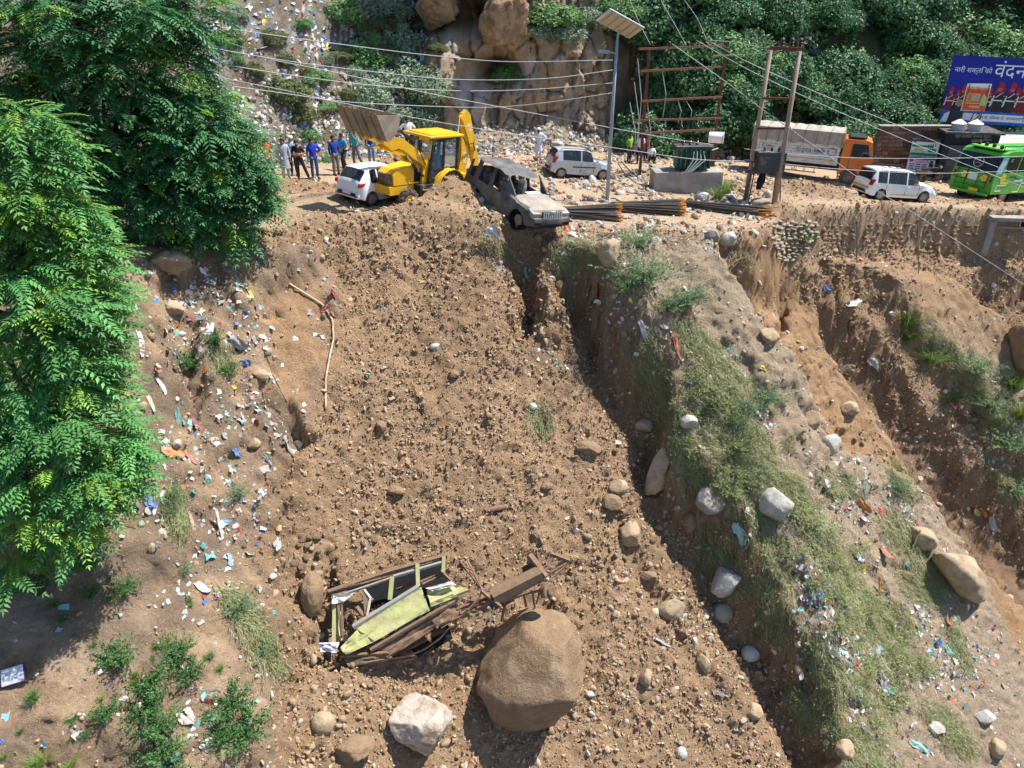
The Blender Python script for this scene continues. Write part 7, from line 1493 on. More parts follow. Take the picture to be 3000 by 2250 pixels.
def lobe(px, py, y, rpx, sprays, fy=.8, fz=.8):
    c = at_y(px, py, y); dep = c.y * math.cos(PITCH) - c.z * math.sin(PITCH); r_ = rpx / F * dep; return (tuple(c), (r_, r_ * fy, r_ * fz), sprays)
far_l = [lobe(*a) for a in [(60, 40, 23, 170, 34), (230, 60, 22, 170, 34), (400, 40, 23, 160, 34), (500, 120, 24, 120, 26), (100, 170, 22, 160, 30), (300, 190, 22.5, 160, 34), (470, 230, 23.5, 150, 32), (570, 290, 24, 110, 26), (180, 330, 22.5, 150, 30), (370, 350, 22.5, 150, 32), (540, 390, 23.5, 140, 34), (650, 430, 24, 95, 26), (250, 480, 22.5, 150, 30), (430, 500, 23, 150, 34), (600, 520, 23.5, 120, 34), (700, 560, 24, 80, 22), (330, 590, 22.8, 110, 22), (500, 620, 23, 110, 26), (640, 660, 23.5, 90, 26), (690, 500, 24, 80, 20), (80, 420, 22, 150, 28), (40, 290, 22.5, 150, 26), (560, 700, 23.4, 60, 14), (720, 620, 23.8, 50, 12), (180, 590, 22.3, 90, 18), (550, 20, 24, 70, 14)]]
far_base = hit(285, 695)[0]
big_tree('roadside_tree', 'big dark green tree with feathery leaves standing at the road edge', tuple(far_base), far_l, (.08, .23, .09), .25, [tuple(at_y(330, 560, far_base.y))], 1.15, (.62, 1.0), .26)
t2 = hit(640, 668)[0]; b = MB(); b.tube([t2 - Vector((0, 0, .5)), t2 + Vector((.05, 0, 1.2)), t2 + Vector((-.4, .2, 3.0))], [.2, .16, .1], 10); o = b.build('second_trunk', M_bark, smooth=True); tag(o, 'second dark trunk leaning under the big tree', 'tree trunk')
near_l = [lobe(*a) for a in [(20, 380, 15, 130, 22), (90, 470, 15, 130, 24), (30, 560, 14.5, 150, 24), (140, 620, 15, 120, 22), (60, 720, 14.5, 150, 26), (190, 760, 15, 120, 24), (270, 790, 15.5, 60, 14), (60, 880, 14, 160, 28), (200, 900, 14.5, 120, 26), (260, 980, 14.8, 80, 18), (80, 1040, 14, 160, 28), (220, 1080, 14.3, 110, 24), (300, 1130, 14.6, 55, 14), (100, 1200, 13.6, 160, 30), (240, 1250, 13.9, 110, 24), (330, 1320, 14.1, 70, 18), (90, 1370, 13.3, 160, 28), (240, 1400, 13.6, 110, 24), (320, 1430, 13.8, 50, 12), (110, 1520, 13, 140, 24), (10, 1600, 12.8, 120, 18), (220, 1550, 13.2, 70, 14), (30, 1280, 13.4, 120, 18), (300, 890, 15, 40, 10)]]
nb = Vector((-11.5, 13.5, 0)); nb.z = gz(nb.x, nb.y)
big_tree('bank_tree', 'bright green feathery-leaved tree spreading over the near bank', tuple(nb), near_l, (.11, .30, .09), .45, [tuple(at_y(-60, 900, 14.5))], 1.0, (.5, .85), .2)

# --- broadleaf bushes and hillside trees: leaf cards clustered on lumpy shells
def crown_proto(name, n_clump, per, size, shape, seed, spread=.28, tones=((.05, .11, .035), (.10, .17, .07)), skirt=0.):
    r_ = np.random.default_rng(seed); P = []; Nn = []; Cc = []
    for k in range(n_clump):
        d = r_.normal(size=3); d /= np.linalg.norm(d); d[2] = abs(d[2]) * .9 - .12 - skirt * r_.random(); rad = r_.uniform(.55, 1.0); c = d * rad * np.array(shape); t = r_.random(); base = np.array(tones[0]) * (1 - t) + np.array(tones[1]) * t
        q = r_.normal(size=(per, 3)); q /= np.linalg.norm(q, axis=1)[:, None]; q *= r_.uniform(.3, 1, (per, 1)) ** .5; P.append(c + q * spread * r_.uniform(.6, 1.3)); nn = q * .6 + d * .5 + r_.normal(size=(per, 3)) * .35 + np.array([0, 0, .3]); Nn.append(nn / np.linalg.norm(nn, axis=1)[:, None]); Cc.append(base * r_.uniform(.75, 1.25, (per, 1)))
    P = np.concatenate(P); Nn = np.concatenate(Nn); Cc = np.concatenate(Cc); ax = np.cross(Nn, r_.normal(size=P.shape)); ax /= np.linalg.norm(ax, axis=1)[:, None]
    V, Fc, C2 = leaf_cards(P, ax, Nn, r_.uniform(.7, 1.3, len(P)) * size, r_.uniform(.5, .85, len(P)) * size, Cc)
    me = mesh_np(name, V, Fc, M_leaf, smooth=False); set_color(me, 'tint', C2); return me
TONE = dict(pale=((.17, .26, .16), (.36, .44, .31)), dark=((.04, .12, .055), (.11, .23, .10)), mid=((.08, .21, .07), (.24, .40, .15)), olive=((.10, .13, .045), (.21, .23, .09)), lime=((.15, .32, .06), (.28, .44, .11)))
CROWN = {k: [crown_proto('crown', 80, 62, .10, (1, .85, .9), 400 + i * 9 + j, .26, TONE[k], .2) for i in range(3)] for j, k in enumerate(TONE)}
def trunk_me(seed):
    r_ = random.Random(seed); b = MB(); b.tube([(0, 0, -1.4), (r_.uniform(-.1, .1), 0, -.5), (r_.uniform(-.15, .15), 0, .2)], [.10, .08, .04], 7)
    for k in range(5): a = r_.uniform(0, 6.3); b.tube([(0, 0, -.5 + .15 * k), (.35 * math.cos(a), .35 * math.sin(a), .1 * k), (.75 * math.cos(a), .7 * math.sin(a), .25 + .1 * k)], [.045, .03, .01], 5)
    return b.mesh('trunk', M_bark, True)
TRUNK = [trunk_me(k) for k in range(3)]
BK_ = 1.22
def bush(px, py, wpx, hpx, tone, label, group=None, surf=None, name='hill_shrub', cat='shrub', out=.5, dist=None):
    p, n = (surf or hit_hill)(px, py)
    if dist: p = at_y(px, py, dist); n = Vector((0, -1, 0))
    dep = p.y * math.cos(PITCH) - p.z * math.sin(PITCH); sx, sz = wpx / F * dep / 2 * BK_, hpx / F * dep / 2 * BK_; p = p + n * out * min(sx, sz) * .6
    root = empty(name, p, RNG.uniform(0, 6.3), label, cat, group); k = RNG.integers(0, 3); sy = (sx + sz) / 2
    root.scale = (sx, sy, sz); c = link('crown', CROWN[tone][k], root); t = link('trunk', TRUNK[k], root); return root
# shrubs one can name
for px, py, w_, h_, tn, lab in [(1178, 120, 110, 170, 'pale', 'pointed top of the grey-green shrub beside the dark cave'), (1150, 215, 190, 150, 'pale', 'grey-green shrub in front of the cave, middle mass'), (1245, 250, 150, 130, 'pale', 'grey-green shrub touching the left rock face'), (1090, 270, 130, 120, 'pale', 'grey-green shrub behind the loader bucket'), (1190, 340, 150, 100, 'pale', 'low grey-green shrub above the digger cab'), (1265, 330, 80, 90, 'pale', 'small grey-green shrub above the backhoe boom'), (1060, 160, 150, 120, 'mid', 'green shrub up the litter slope from the bucket'), (1000, 40, 170, 110, 'mid', 'green creeper clump at the top of the litter slope'), (1120, 25, 160, 90, 'pale', 'grey-green shrub at the top above the pointed one'), (1240, 20, 90, 80, 'mid', 'fresh green clump hanging over the second cave'),
        (830, 265, 170, 110, 'olive', 'olive scrub on the litter slope'), (880, 330, 120, 70, 'olive', 'lower olive scrub on the litter slope'), (640, 110, 90, 70, 'lime', 'bright green clump at the crown edge of the big tree'), (900, 400, 80, 60, 'mid', 'small green bush among white rubble behind the onlookers'), (740, 200, 90, 60, 'olive', 'thin scrub patch on the litter slope'), (960, 470, 70, 50, 'mid', 'low green weeds behind the onlookers'), (790, 100, 90, 50, 'olive', 'dry scrub high on the litter slope'),
        (1610, 40, 190, 90, 'mid', 'shrub topping the cliff'), (1560, 100, 110, 60, 'pale', 'hanging shrub left on the cliff top'), (1660, 95, 150, 80, 'pale', 'hanging shrub in the middle of the cliff top'), (1730, 50, 120, 90, 'pale', 'pale shrub on the cliff top near the lamp head'), (1500, 215, 120, 80, 'mid', 'green shrub growing in the cave mouth'), (1780, 20, 150, 80, 'mid', 'shrub above the solar panel')]:
    bush(px, py, w_, h_, tn, lab, 'shrubs on the litter slope and cliff')
BK_ = 1.42
for px, py, w_, h_, tn, lab in [(1880, 70, 200, 150, 'pale', 'pale silver-leaved tree above the rusty frame'), (2000, 60, 200, 170, 'pale', 'second pale silver-leaved tree above the rusty frame'), (1930, 190, 190, 150, 'pale', 'pale shrub behind the upper beams of the rusty frame'), (2040, 200, 180, 170, 'pale', 'pale shrub behind the far post of the rusty frame'), (1990, 300, 220, 130, 'pale', 'pale creeper behind the lower beams of the rusty frame'), (2120, 110, 150, 160, 'pale', 'pale tree between frame and double pole'), (2130, 250, 120, 110, 'mid', 'green bush between frame and double pole'), (2170, 330, 170, 140, 'lime', 'fresh green bush behind the double pole'), (2330, 90, 230, 180, 'pale', 'silver-leaved tree crown above the double pole'), (2230, 50, 190, 150, 'dark', 'dark tree behind the double pole head'), (2260, 210, 180, 150, 'dark', 'dark tree between the two poles'), (2350, 250, 160, 130, 'mid', 'green tree right of the double pole'), (2310, 320, 120, 90, 'olive', 'yellowish bush above the truck canvas'), (2460, 60, 200, 150, 'mid', 'green tree high above the truck'), (2480, 180, 200, 160, 'mid', 'green tree above the truck'), (2440, 300, 170, 130, 'pale', 'silver-leaved bush hanging over the truck'), (2540, 260, 230, 190, 'mid', 'large green tree overhanging the stone wall'), (2590, 330, 150, 120, 'pale', 'silver-leaved branch mass over the stone wall'), (2620, 60, 210, 150, 'lime', 'bright green tree on the upper slope'), (2640, 180, 190, 160, 'mid', 'green tree left of the billboard'), (2740, 100, 200, 170, 'pale', 'feathery pale tree beside the billboard top'), (2720, 230, 170, 150, 'pale', 'feathery pale tree beside the billboard foot'), (2820, 50, 220, 130, 'mid', 'green tree above the billboard'), (2940, 40, 200, 130, 'dark', 'dark tree above the billboard end'), (2680, 320, 160, 110, 'dark', 'dark bush over the wall coping'), (2940, 390, 160, 80, 'olive', 'dry bush behind the bus'), (2860, 390, 120, 70, 'mid', 'green bush under the billboard'), (2230, 430, 90, 70, 'olive', 'dry grass clump left of the truck'), (2170, 420, 110, 80, 'olive', 'dry straw clump beside the white drum')]:
    bush(px, py, w_, h_, tn, lab, 'trees on the hillside above the road', name='hill_tree', cat='tree', out=1.1)
BK_ = 1.2
for k in range(110):      # wood behind them; its dark leaves stand in for shade between crowns
    px, py = RNG.uniform(1850, 3080), RNG.uniform(-110, 440)
    bush(px, py, RNG.uniform(120, 210), RNG.uniform(110, 180), RNG.choice(['dark', 'dark', 'mid', 'dark', 'dark']), 'dark leafy tree in the wood behind the front row', 'wood filling the slope', name='hill_tree', cat='tree', out=-.5)
for k in range(26):
    px, py = RNG.uniform(560, 1330), RNG.uniform(-20, 330)
    bush(px, py, RNG.uniform(40, 110), RNG.uniform(30, 70), RNG.choice(['olive', 'mid', 'pale', 'olive']), 'small scrub tuft scattered over the litter slope', 'scrub tufts of the litter slope', out=.2)

# --- feathery weeds on the slides and near bank
def weed_proto(name, stems, h, seed, tone, lean=.7, leafs=11, ls=.055, grass=False):
    r_ = np.random.default_rng(seed); P, A, N, Cc, ln, wd = [], [], [], [], [], []
    SV, SF, SC, n0 = [], [], [], 0
    for s_ in range(stems):
        a = r_.uniform(0, 2 * PI); tilt = r_.uniform(.05, lean); L = h * r_.uniform(.55, 1.0); d0 = np.array([math.cos(a) * math.sin(tilt), math.sin(a) * math.sin(tilt), math.cos(tilt)]); base = np.array([r_.normal() * .09 * h, r_.normal() * .09 * h, -.03]); bend = np.array([math.cos(a), math.sin(a), -.4]) * .35 * L; c = np.array(tone[0]) + (np.array(tone[1]) - np.array(tone[0])) * r_.random()
        pts = [base + d0 * L * t + bend * t * t for t in np.linspace(0, 1, 4)]; sd = np.cross(d0, [0, 0, 1.]) + 1e-3; sd /= np.linalg.norm(sd); w0 = .006 if not grass else .012
        for p, w_ in zip(pts, (w0, w0 * .8, w0 * .6, .001)): SV += [p - sd * w_, p + sd * w_]
        for k in range(3): SF += [(n0 + 2 * k, n0 + 2 * k + 1, n0 + 2 * k + 3), (n0 + 2 * k, n0 + 2 * k + 3, n0 + 2 * k + 2)]
        n0 += 8; SC += [c * .9] * 8
        if not grass:
            for k in range(leafs):
                t = r_.uniform(.25, 1.02); p = base + d0 * L * t + bend * t * t; d = d0 * .5 + r_.normal(size=3) * .7; d /= np.linalg.norm(d); n = r_.normal(size=3) * .5 + np.array([0, 0, 1.]); P.append(p); A.append(d); N.append(n / np.linalg.norm(n)); ln.append(ls * r_.uniform(.7, 1.4)); wd.append(ls * r_.uniform(.3, .5)); Cc.append(c * r_.uniform(.8, 1.25))
    V, Fc, C2 = np.array(SV), np.array(SF), np.array(SC)
    if P: v2, f2, c2 = leaf_cards(np.array(P), np.array(A), np.array(N), np.array(ln), np.array(wd), np.array(Cc)); Fc = np.concatenate([Fc, f2 + len(V)]); V = np.concatenate([V, v2]); C2 = np.concatenate([C2, c2])
    me = mesh_np(name, V, Fc, M_leaf, smooth=False); set_color(me, 'tint', C2); return me
WEED = dict(wilt=[weed_proto('leaves', 46, 1., 630 + k, ((.17, .21, .08), (.34, .37, .17)), 1.35, 12, .10) for k in range(2)], feather=[weed_proto('leaves', 110, 1., 600 + k, ((.13, .22, .10), (.24, .34, .17)), .9, 16, .06) for k in range(2)], herb=[weed_proto('leaves', 70, 1., 610 + k, ((.055, .15, .045), (.13, .26, .08)), .8, 18, .09) for k in range(2)], grass=[weed_proto('leaves', 150, 1., 620 + k, ((.13, .24, .04), (.24, .34, .08)), .7, 0, 0, True) for k in range(2)])
def weed(px, py, hpx, kind, label, wide=1., group='weeds growing on the slips and banks', surf=hit):
    p, n = surf(px, py + hpx * .3); dep = p.y * math.cos(PITCH) - p.z * math.sin(PITCH); s_ = hpx / F * dep; root = empty('weed_plant', p, RNG.uniform(0, 6.3), label, 'plant', group); root.scale = (s_ * wide, s_ * wide, s_); o = link('leaves', WEED[kind][RNG.integers(0, 2)], root)
    b = MB(); b.tube([(0, 0, -.15), (0, 0, .12)], [.03, .015], 6); b.build('root_stem', M_stem, root); return root
for px, py, h_, kd, lab, wd_ in [(1885, 790, 130, 'feather', 'large feathery bush on the spur top', 1.2), (1870, 700, 80, 'feather', 'feathery plant just below the second rebar bundle', 1.3), (1840, 840, 70, 'feather', 'feathery plant at the lower side of the large bush', 1.), (2010, 865, 90, 'feather', 'feathery bush leaning towards the clay scarp', 1.2), (1960, 890, 60, 'feather', 'low feathery plant left of the leaning bush', 1.2), (2240, 1150, 95, 'feather', 'feathery bush reaching over the clay slope', 1.1), (2190, 1190, 70, 'feather', 'feathery plant under the reaching bush', 1.), (2160, 1230, 60, 'feather', 'drooping plant below the reaching bush', 1.), (2120, 548, 60, 'grass', 'pale green weeds beside the plinth', 1.2), (2100, 570, 50, 'grass', 'second tuft of weeds beside the plinth', 1.2),
        (2650, 925, 70, 'grass', 'bright grass on the far spur top', 1.4), (2660, 975, 60, 'grass', 'bright grass below the first tuft on the far spur', 1.3), (2720, 1040, 60, 'grass', 'yellow-green grass midway down the far spur', 1.4), (2860, 1070, 70, 'feather', 'feathery plant near the far gully', 1.3), (2960, 1110, 80, 'grass', 'grass clump at the right edge by the far gully', 1.4), (2780, 1160, 55, 'grass', 'grass amid litter on the far spur', 1.4), (2960, 1290, 80, 'feather', 'feathery bush at the right edge below the litter', 1.4), (2900, 1180, 60, 'feather', 'feathery plant amid litter on the far spur', 1.3), (2970, 1420, 70, 'feather', 'low feathery plant at the right edge', 1.3), (2990, 1200, 70, 'grass', 'grass at the right edge of the far spur', 1.3), (2350, 700, 40, 'grass', 'dry tuft on the broken wall head', 1.3), (2630, 1420, 60, 'feather', 'wilted plant on the clay lip', 1.),
        (350, 1915, 95, 'herb', 'leafy weed left of the weed row on the near bank', 1.1), (520, 1900, 90, 'herb', 'leafy weed at the top of the weed row', 1.1), (560, 1960, 80, 'herb', 'leafy weed right of the weed row', 1.), (440, 1990, 100, 'herb', 'leafy weed, upper middle of the weed row', 1.1), (420, 2060, 100, 'herb', 'leafy weed, middle of the weed row', 1.2), (460, 2120, 100, 'herb', 'leafy weed, lower middle of the weed row', 1.1), (470, 2190, 100, 'herb', 'leafy weed at the foot of the weed row', 1.2), (500, 2240, 90, 'herb', 'leafy weed cut by the bottom edge', 1.2), (315, 2080, 70, 'herb', 'small leafy weed on the cinder ground', 1.), (680, 2040, 100, 'herb', 'leafy weed above the litter near the chute', 1.1), (720, 2120, 110, 'herb', 'leafy weed beside the chute edge', 1.2), (650, 2150, 80, 'herb', 'leafy weed low by the chute edge', 1.), (370, 1715, 60, 'herb', 'dark low weed in a hollow of the bank', 1.1), (90, 1700, 70, 'herb', 'broad-leaved weed under the near tree', 1.2), (250, 1640, 80, 'herb', 'tall weed at the near tree edge', 1.), (270, 1735, 50, 'herb', 'broad-leaved weed beside the hollow', 1.1), (540, 1660, 55, 'feather', 'yellowish weed in the middle of the bank', 1.), (700, 1770, 70, 'feather', 'straggly weed on the bank edge', 1.), (760, 1900, 70, 'feather', 'straggly weed lower on the bank edge', 1.), (505, 1450, 70, 'feather', 'yellow-green weed below the grey frame', .7), (510, 1490, 60, 'feather', 'lower yellow-green weed below the grey frame', .8), (630, 990, 60, 'herb', 'wilted broad leaves hanging on the littered bank', 1.), (560, 1060, 70, 'herb', 'wilted broad leaves in the shaded gully', 1.1), (670, 1080, 60, 'herb', 'broad leaves beside the shaded gully', 1.1), (300, 1480, 50, 'herb', 'light leaves below the near tree', 1.2), (20, 1720, 80, 'herb', 'leafy weed at the left edge under the tree', 1.2), (110, 2225, 50, 'grass', 'short grass at the bottom edge of the bank', 1.4), (200, 2240, 45, 'grass', 'second short grass tuft at the bottom edge', 1.4), (700, 1440, 55, 'feather', 'dusty weed among litter by the chute', 1.)]:
    weed(px, py, h_, kd, lab, wd_)
for k in range(30):
    px, py = RNG.uniform(0, 700), RNG.uniform(1750, 2250); weed(px, py, RNG.uniform(14, 32), RNG.choice(['herb', 'grass']), 'tiny green seedling on the near bank', 1.2, 'seedlings of the near bank')

for k in range(80):
    _x = RNG.uniform(0, 1); px, py = 2020 + 640 * _x + RNG.uniform(-90, 150), 1100 + 1000 * _x + RNG.uniform(-120, 120); weed(px, py, RNG.uniform(22, 46), 'wilt', 'wilted olive weed pressed down on the rubbish-strewn spur', RNG.uniform(1.1, 1.8), 'wilted weeds of the spur')
# --- washed-down grass mats combed down the spur (uncountable strands)
MATS_PX = [([(1690, 720), (1760, 760)], 50, 500), ([(1640, 700), (1660, 800)], 30, 260), ([(2000, 930), (2080, 1080), (2110, 1160)], 45, 1000), ([(2060, 1000), (2150, 1120)], 40, 500), ([(1905, 1100), (1960, 1200)], 45, 500), ([(1950, 1200), (2010, 1330), (2060, 1420)], 45, 900), ([(2080, 1290), (2180, 1340), (2300, 1420)], 45, 900), ([(2160, 1150), (2180, 1290)], 40, 500), ([(2330, 1440), (2400, 1560), (2470, 1680), (2560, 1800)], 40, 1300), ([(2180, 1420), (2230, 1560), (2250, 1700), (2280, 1850)], 50, 1200), ([(2090, 1560), (2120, 1680), (2140, 1720)], 45, 700), ([(2470, 1760), (2560, 1880), (2700, 1960)], 45, 1000), ([(2600, 1500), (2680, 1620), (2720, 1700)], 50, 900), ([(2420, 1380), (2500, 1440)], 40, 300), ([(2640, 1700), (2740, 1760)], 50, 400), ([(2380, 1850), (2440, 2000), (2420, 2100)], 45, 800), ([(2500, 1950), (2580, 2080)], 45, 600), ([(2480, 2130), (2560, 2240)], 60, 1000), ([(2330, 2000), (2370, 2120)], 35, 400), ([(2720, 2060), (2830, 2200)], 40, 600), ([(2780, 1800), (2820, 1950)], 25, 350), ([(2610, 1350), (2660, 1450)], 30, 400), ([(1570, 1180), (1590, 1250)], 25, 260), ([(2700, 960), (2820, 1080), (2960, 1240)], 50, 900), ([(2900, 1350), (2990, 1480)], 40, 300), ([(1880, 980), (1920, 1080)], 40, 300), ([(660, 1720), (740, 1830), (790, 1960)], 35, 700), ([(500, 1420), (520, 1540)], 25, 300), ([(640, 1000), (650, 1080)], 25, 200), ([(560, 700), (700, 760)], 40, 200), ([(1420, 690), (1470, 740)], 30, 160), ([(2150, 740), (2180, 770)], 25, 140)]
for k in range(28):
    _x = RNG.uniform(0, 1); _a = np.array([2050 + 560 * _x + RNG.uniform(-60, 120), 1180 + 780 * _x + RNG.uniform(-160, 160)]); _e = _a + np.array([.6, .8]) * RNG.uniform(50, 170); MATS_PX.append(([tuple(_a), tuple(_e)], RNG.uniform(14, 34), int(RNG.uniform(80, 260))))
for k in range(12):
    _x = RNG.uniform(0, 1); _a = np.array([2680 + 280 * _x, 960 + 260 * _x + RNG.uniform(-30, 60)]); MATS_PX.append(([tuple(_a), tuple(_a + np.array([60, 55]))], 24, 120))
PX = []; DR = []
for line, wd_, cnt in MATS_PX:
    seg = np.array(line, float); ll = np.linalg.norm(np.diff(seg, axis=0), axis=1); cum = np.concatenate([[0], np.cumsum(ll)])
    for t in RNG.uniform(0, cum[-1], int(cnt * 1.25)):
        i = min(np.searchsorted(cum, t, 'right') - 1, len(ll) - 1); f_ = (t - cum[i]) / ll[i]; d = (seg[i + 1] - seg[i]) / ll[i]; p = seg[i] + (seg[i + 1] - seg[i]) * f_ + RNG.normal(0, wd_ * .62, 2) * np.array([1, .6]); PX.append(p); DR.append(d)
SV, SF, SC = [], [], []; n0 = 0; P, A, N, Cc, ln, wd = [], [], [], [], [], []
for p, d in zip(PX, DR):
    h, n = hit(*p); q_, _ = hit(p[0] + d[0] * 22 + RNG.normal(0, 6), p[1] + d[1] * 22 + RNG.normal(0, 5)); dv = q_ - h
    if dv.length > 1.2 or dv.length < .02: continue
    dv = np.array(dv.normalized()); h = np.array(h); n = np.array(n); L = RNG.uniform(.25, .75); sd = np.cross(dv, n); sd /= np.linalg.norm(sd) + 1e-9; t_ = RNG.random(); straw = RNG.random() < .36
    c = np.array((.32, .25, .14)) * RNG.uniform(.7, 1.2) if straw else np.array((.20, .24, .09)) * (1 - t_) + np.array((.36, .39, .20)) * t_
    lift = RNG.uniform(.02, .16); wob = RNG.normal(0, .06, 4); pts = [h + n * (.02 + lift * math.sin(PI * min(s_ + .15, 1)) * .8) + dv * L * s_ + sd * wob[int(s_ * 3)] for s_ in (0, .34, .67, 1.)]
    w0 = RNG.uniform(.005, .013)
    for k, q in enumerate(pts): w_ = w0 * (1 - k * .28); SV += [q - sd * w_, q + sd * w_]
    for k in range(3): SF += [(n0 + 2 * k, n0 + 2 * k + 1, n0 + 2 * k + 3), (n0 + 2 * k, n0 + 2 * k + 3, n0 + 2 * k + 2)]
    n0 += 8; SC += [c] * 8
    if not straw:
        for k in range(4): q = pts[RNG.integers(0, 4)]; a_ = dv * .6 + RNG.normal(size=3) * .55; P.append(q); A.append(a_ / np.linalg.norm(a_)); m_ = n + RNG.normal(size=3) * .5; N.append(m_ / np.linalg.norm(m_)); ln.append(RNG.uniform(.05, .12)); wd.append(RNG.uniform(.016, .036)); Cc.append(c * RNG.uniform(.8, 1.3))
v2, f2, c2 = leaf_cards(np.array(P), np.array(A), np.array(N), np.array(ln), np.array(wd), np.array(Cc))
me = mesh_np('grass', np.concatenate([np.array(SV), v2]), np.concatenate([np.array(SF), f2 + n0]), M_leaf, smooth=False); set_color(me, 'tint', np.concatenate([np.array(SC), c2])); tag(link('grass', me), 'washed-down grass and stems combed over the spurs', None, None, 'stuff')
# ---------------------------------------------------------------- litter
M_trash = vmat('plastic_litter', 'tint', .45, .3, 20, .4, .12)
PALT = np.array([(.72, .72, .72), (.60, .62, .64), (.50, .49, .46), (.10, .42, .44), (.04, .18, .50), (.45, .03, .04), (.03, .03, .035), (.60, .15, .03), (.62, .45, .05), (.25, .5, .55), (.42, .30, .38), (.30, .29, .28)])
PW_ = np.array([.30, .17, .13, .08, .05, .035, .06, .025, .015, .05, .03, .055])
def crumple(n, r_):
    """one crumpled scrap: 3x3 grid"""
    g = np.stack(np.meshgrid(np.linspace(-1, 1, 3), np.linspace(-1, 1, 3), indexing='ij') + [np.zeros((3, 3))], -1).reshape(-1, 3); g = g + r_.normal(0, .28, g.shape) * np.array([1, 1, .9]); return g
_GF = np.array([[0, 3, 4, 1], [1, 4, 5, 2], [3, 6, 7, 4], [4, 7, 8, 5]])
def scraps(name, pts, nrm, sz, label, down=None):
    n = len(pts); r_ = RNG; G = np.stack([crumple(3, r_) for _ in range(16)])[r_.integers(0, 16, n)]; pts = np.array(pts); nrm = np.array(nrm); nn = nrm + r_.normal(0, .35, nrm.shape); nn /= np.linalg.norm(nn, axis=1)[:, None]; t = np.cross(nn, r_.normal(size=nn.shape)); t /= np.linalg.norm(t, axis=1)[:, None]; b_ = np.cross(nn, t)
    S = G * np.array([1, 1, .6]) * (np.asarray(sz)[:, None] * r_.uniform(.5, 1.3, (n, 3)))[:, None, :]; V = pts[:, None, :] + S[..., 0:1] * t[:, None] + S[..., 1:2] * b_[:, None] + (S[..., 2:3] + .02) * nn[:, None]
    me = mesh_np(name, V.reshape(-1, 3), (_GF[None] + (np.arange(n) * 9)[:, None, None]).reshape(-1, 4), M_trash, smooth=False); set_color(me, 'tint', np.repeat(np.clip(PALT[r_.choice(len(PALT), n, p=PW_ / PW_.sum())] * r_.uniform(.45, 1.0, (n, 1)) + np.array([.05, .035, .02]) * r_.random((n, 1)), 0, .8), 9, 0)); tag(link(name, me), label, None, None, 'stuff')
def pick(weight, N, VV, NN):
    w = weight.ravel().clip(0); ix = RNG.choice(len(w), N, p=w / w.sum()); return VV.reshape(-1, 3)[ix], NN.reshape(-1, 3)[ix]
GN = np.stack([NX, NY, NZ], -1)
cl = sstep(-.1, .4, full(fbm(_X, _Y, 300., 4, 1.2)))
def blob(px, py, r_): return np.exp(-((upx - px) / r_) ** 2 - ((vpx - py) / (r_ * .9)) ** 2)
hot = sum(blob(*a) for a in [(2280, 1500, 60), (2440, 1900, 90), (2560, 2000, 120), (2400, 1750, 90), (2250, 1650, 60), (2700, 1800, 60), (1800, 950, 70), (1900, 1150, 60), (2850, 1250, 90), (2950, 1330, 90), (2780, 1180, 70), (2230, 1220, 50), (2100, 1050, 50), (2640, 1480, 60), (2800, 1950, 90), (2500, 1450, 80), (1700, 700, 60), (1850, 640, 90), (2100, 650, 80), (700, 1000, 70), (560, 1000, 80), (650, 1450, 80), (760, 1420, 60), (720, 1550, 60), (560, 1300, 60), (600, 870, 90), (700, 1200, 90), (640, 2100, 80), (480, 1480, 60), (620, 1700, 80), (1480, 780, 50), (1590, 1060, 60), (820, 1290, 40)])
p_, n_ = pick(cell * (hot * (.3 + cl) * (spz + rsz + lbz + .35) + .12 * spz * cl + .10 * rsz * cl + .035 * lbz), 6500, GV, GN); scraps('litter', p_, n_, .02 + .085 * RNG.random(6500) ** 2.6, 'plastic and paper litter caught in the banks')
p_, n_ = pick(hvis * wL * (HH < 8) * (.15 + sstep(-.2, .4, fbm(HX, HZ, 9., 4, 1.6))), 2200, HV, _hN); scraps('litter', p_, n_, .04 + .13 * RNG.random(2200) ** 2, 'rubbish tipped down the hillside')
# pieces one can point at
def scrap(px, py, lpx, wpx, ang, c, label, cat='cloth', name='litter_scrap', seed=0, surf=hit_any, rough=.6, curl=.12):
    """a crumpled sheet of lpx by wpx photo pixels, lying with its length at ang degrees (clockwise from +x in the picture)"""
    r_ = np.random.default_rng(seed or int(px * 7 + py)); p, n = surf(px, py); dep = p.y * math.cos(PITCH) - p.z * math.sin(PITCH); a = R(ang); q, _ = surf(px + 14 * math.cos(a), py + 14 * math.sin(a)); t = (q - p)
    t = (t - n * t.dot(n)); t = t.normalized() if t.length > 1e-4 else Vector((1, 0, 0)); s_ = n.cross(t); L, W = lpx / F * dep, wpx / F * dep; o0 = r_.uniform(0, 30); G = []
    nu, nv = 14, 8
    for i in range(nu):
        row = []
        for j in range(nv):
            u, v = i / (nu - 1) - .5, j / (nv - 1) - .5; taper = 1 - .5 * abs(u * 2) ** 2 * r_.uniform(.5, 1.3) - .25 * r_.random(); wob = 1.5 * float(fbm(u * 4 + o0, v * 3, o0, 3, .6)); row.append(p + t * (L * (u + .06 * wob)) + s_ * (W * v * taper + .18 * W * math.sin(5 * u + o0)) + n * (.03 + curl * max(W, .12) * (1 + wob) + .5 * curl * W * math.cos(9 * v + 7 * u)))
        G.append(row)
    b = MB(); b.sheet([[Vector(x) - p for x in r2] for r2 in G]); b.sheet([[Vector(x) - p - n * .02 for x in r2] for r2 in G]); o = b.build(name, mat('litter_' + '_'.join('%02d' % int(x * 99) for x in c), tuple(.82 * x + .18 * y for x, y in zip(c, (.30, .21, .14))), rough, var=.25, vscale=6, dust=(.33, .25, .17), dustamt=.3, dscale=5), smooth=True); o.location = p; tag(o, label, cat); return o
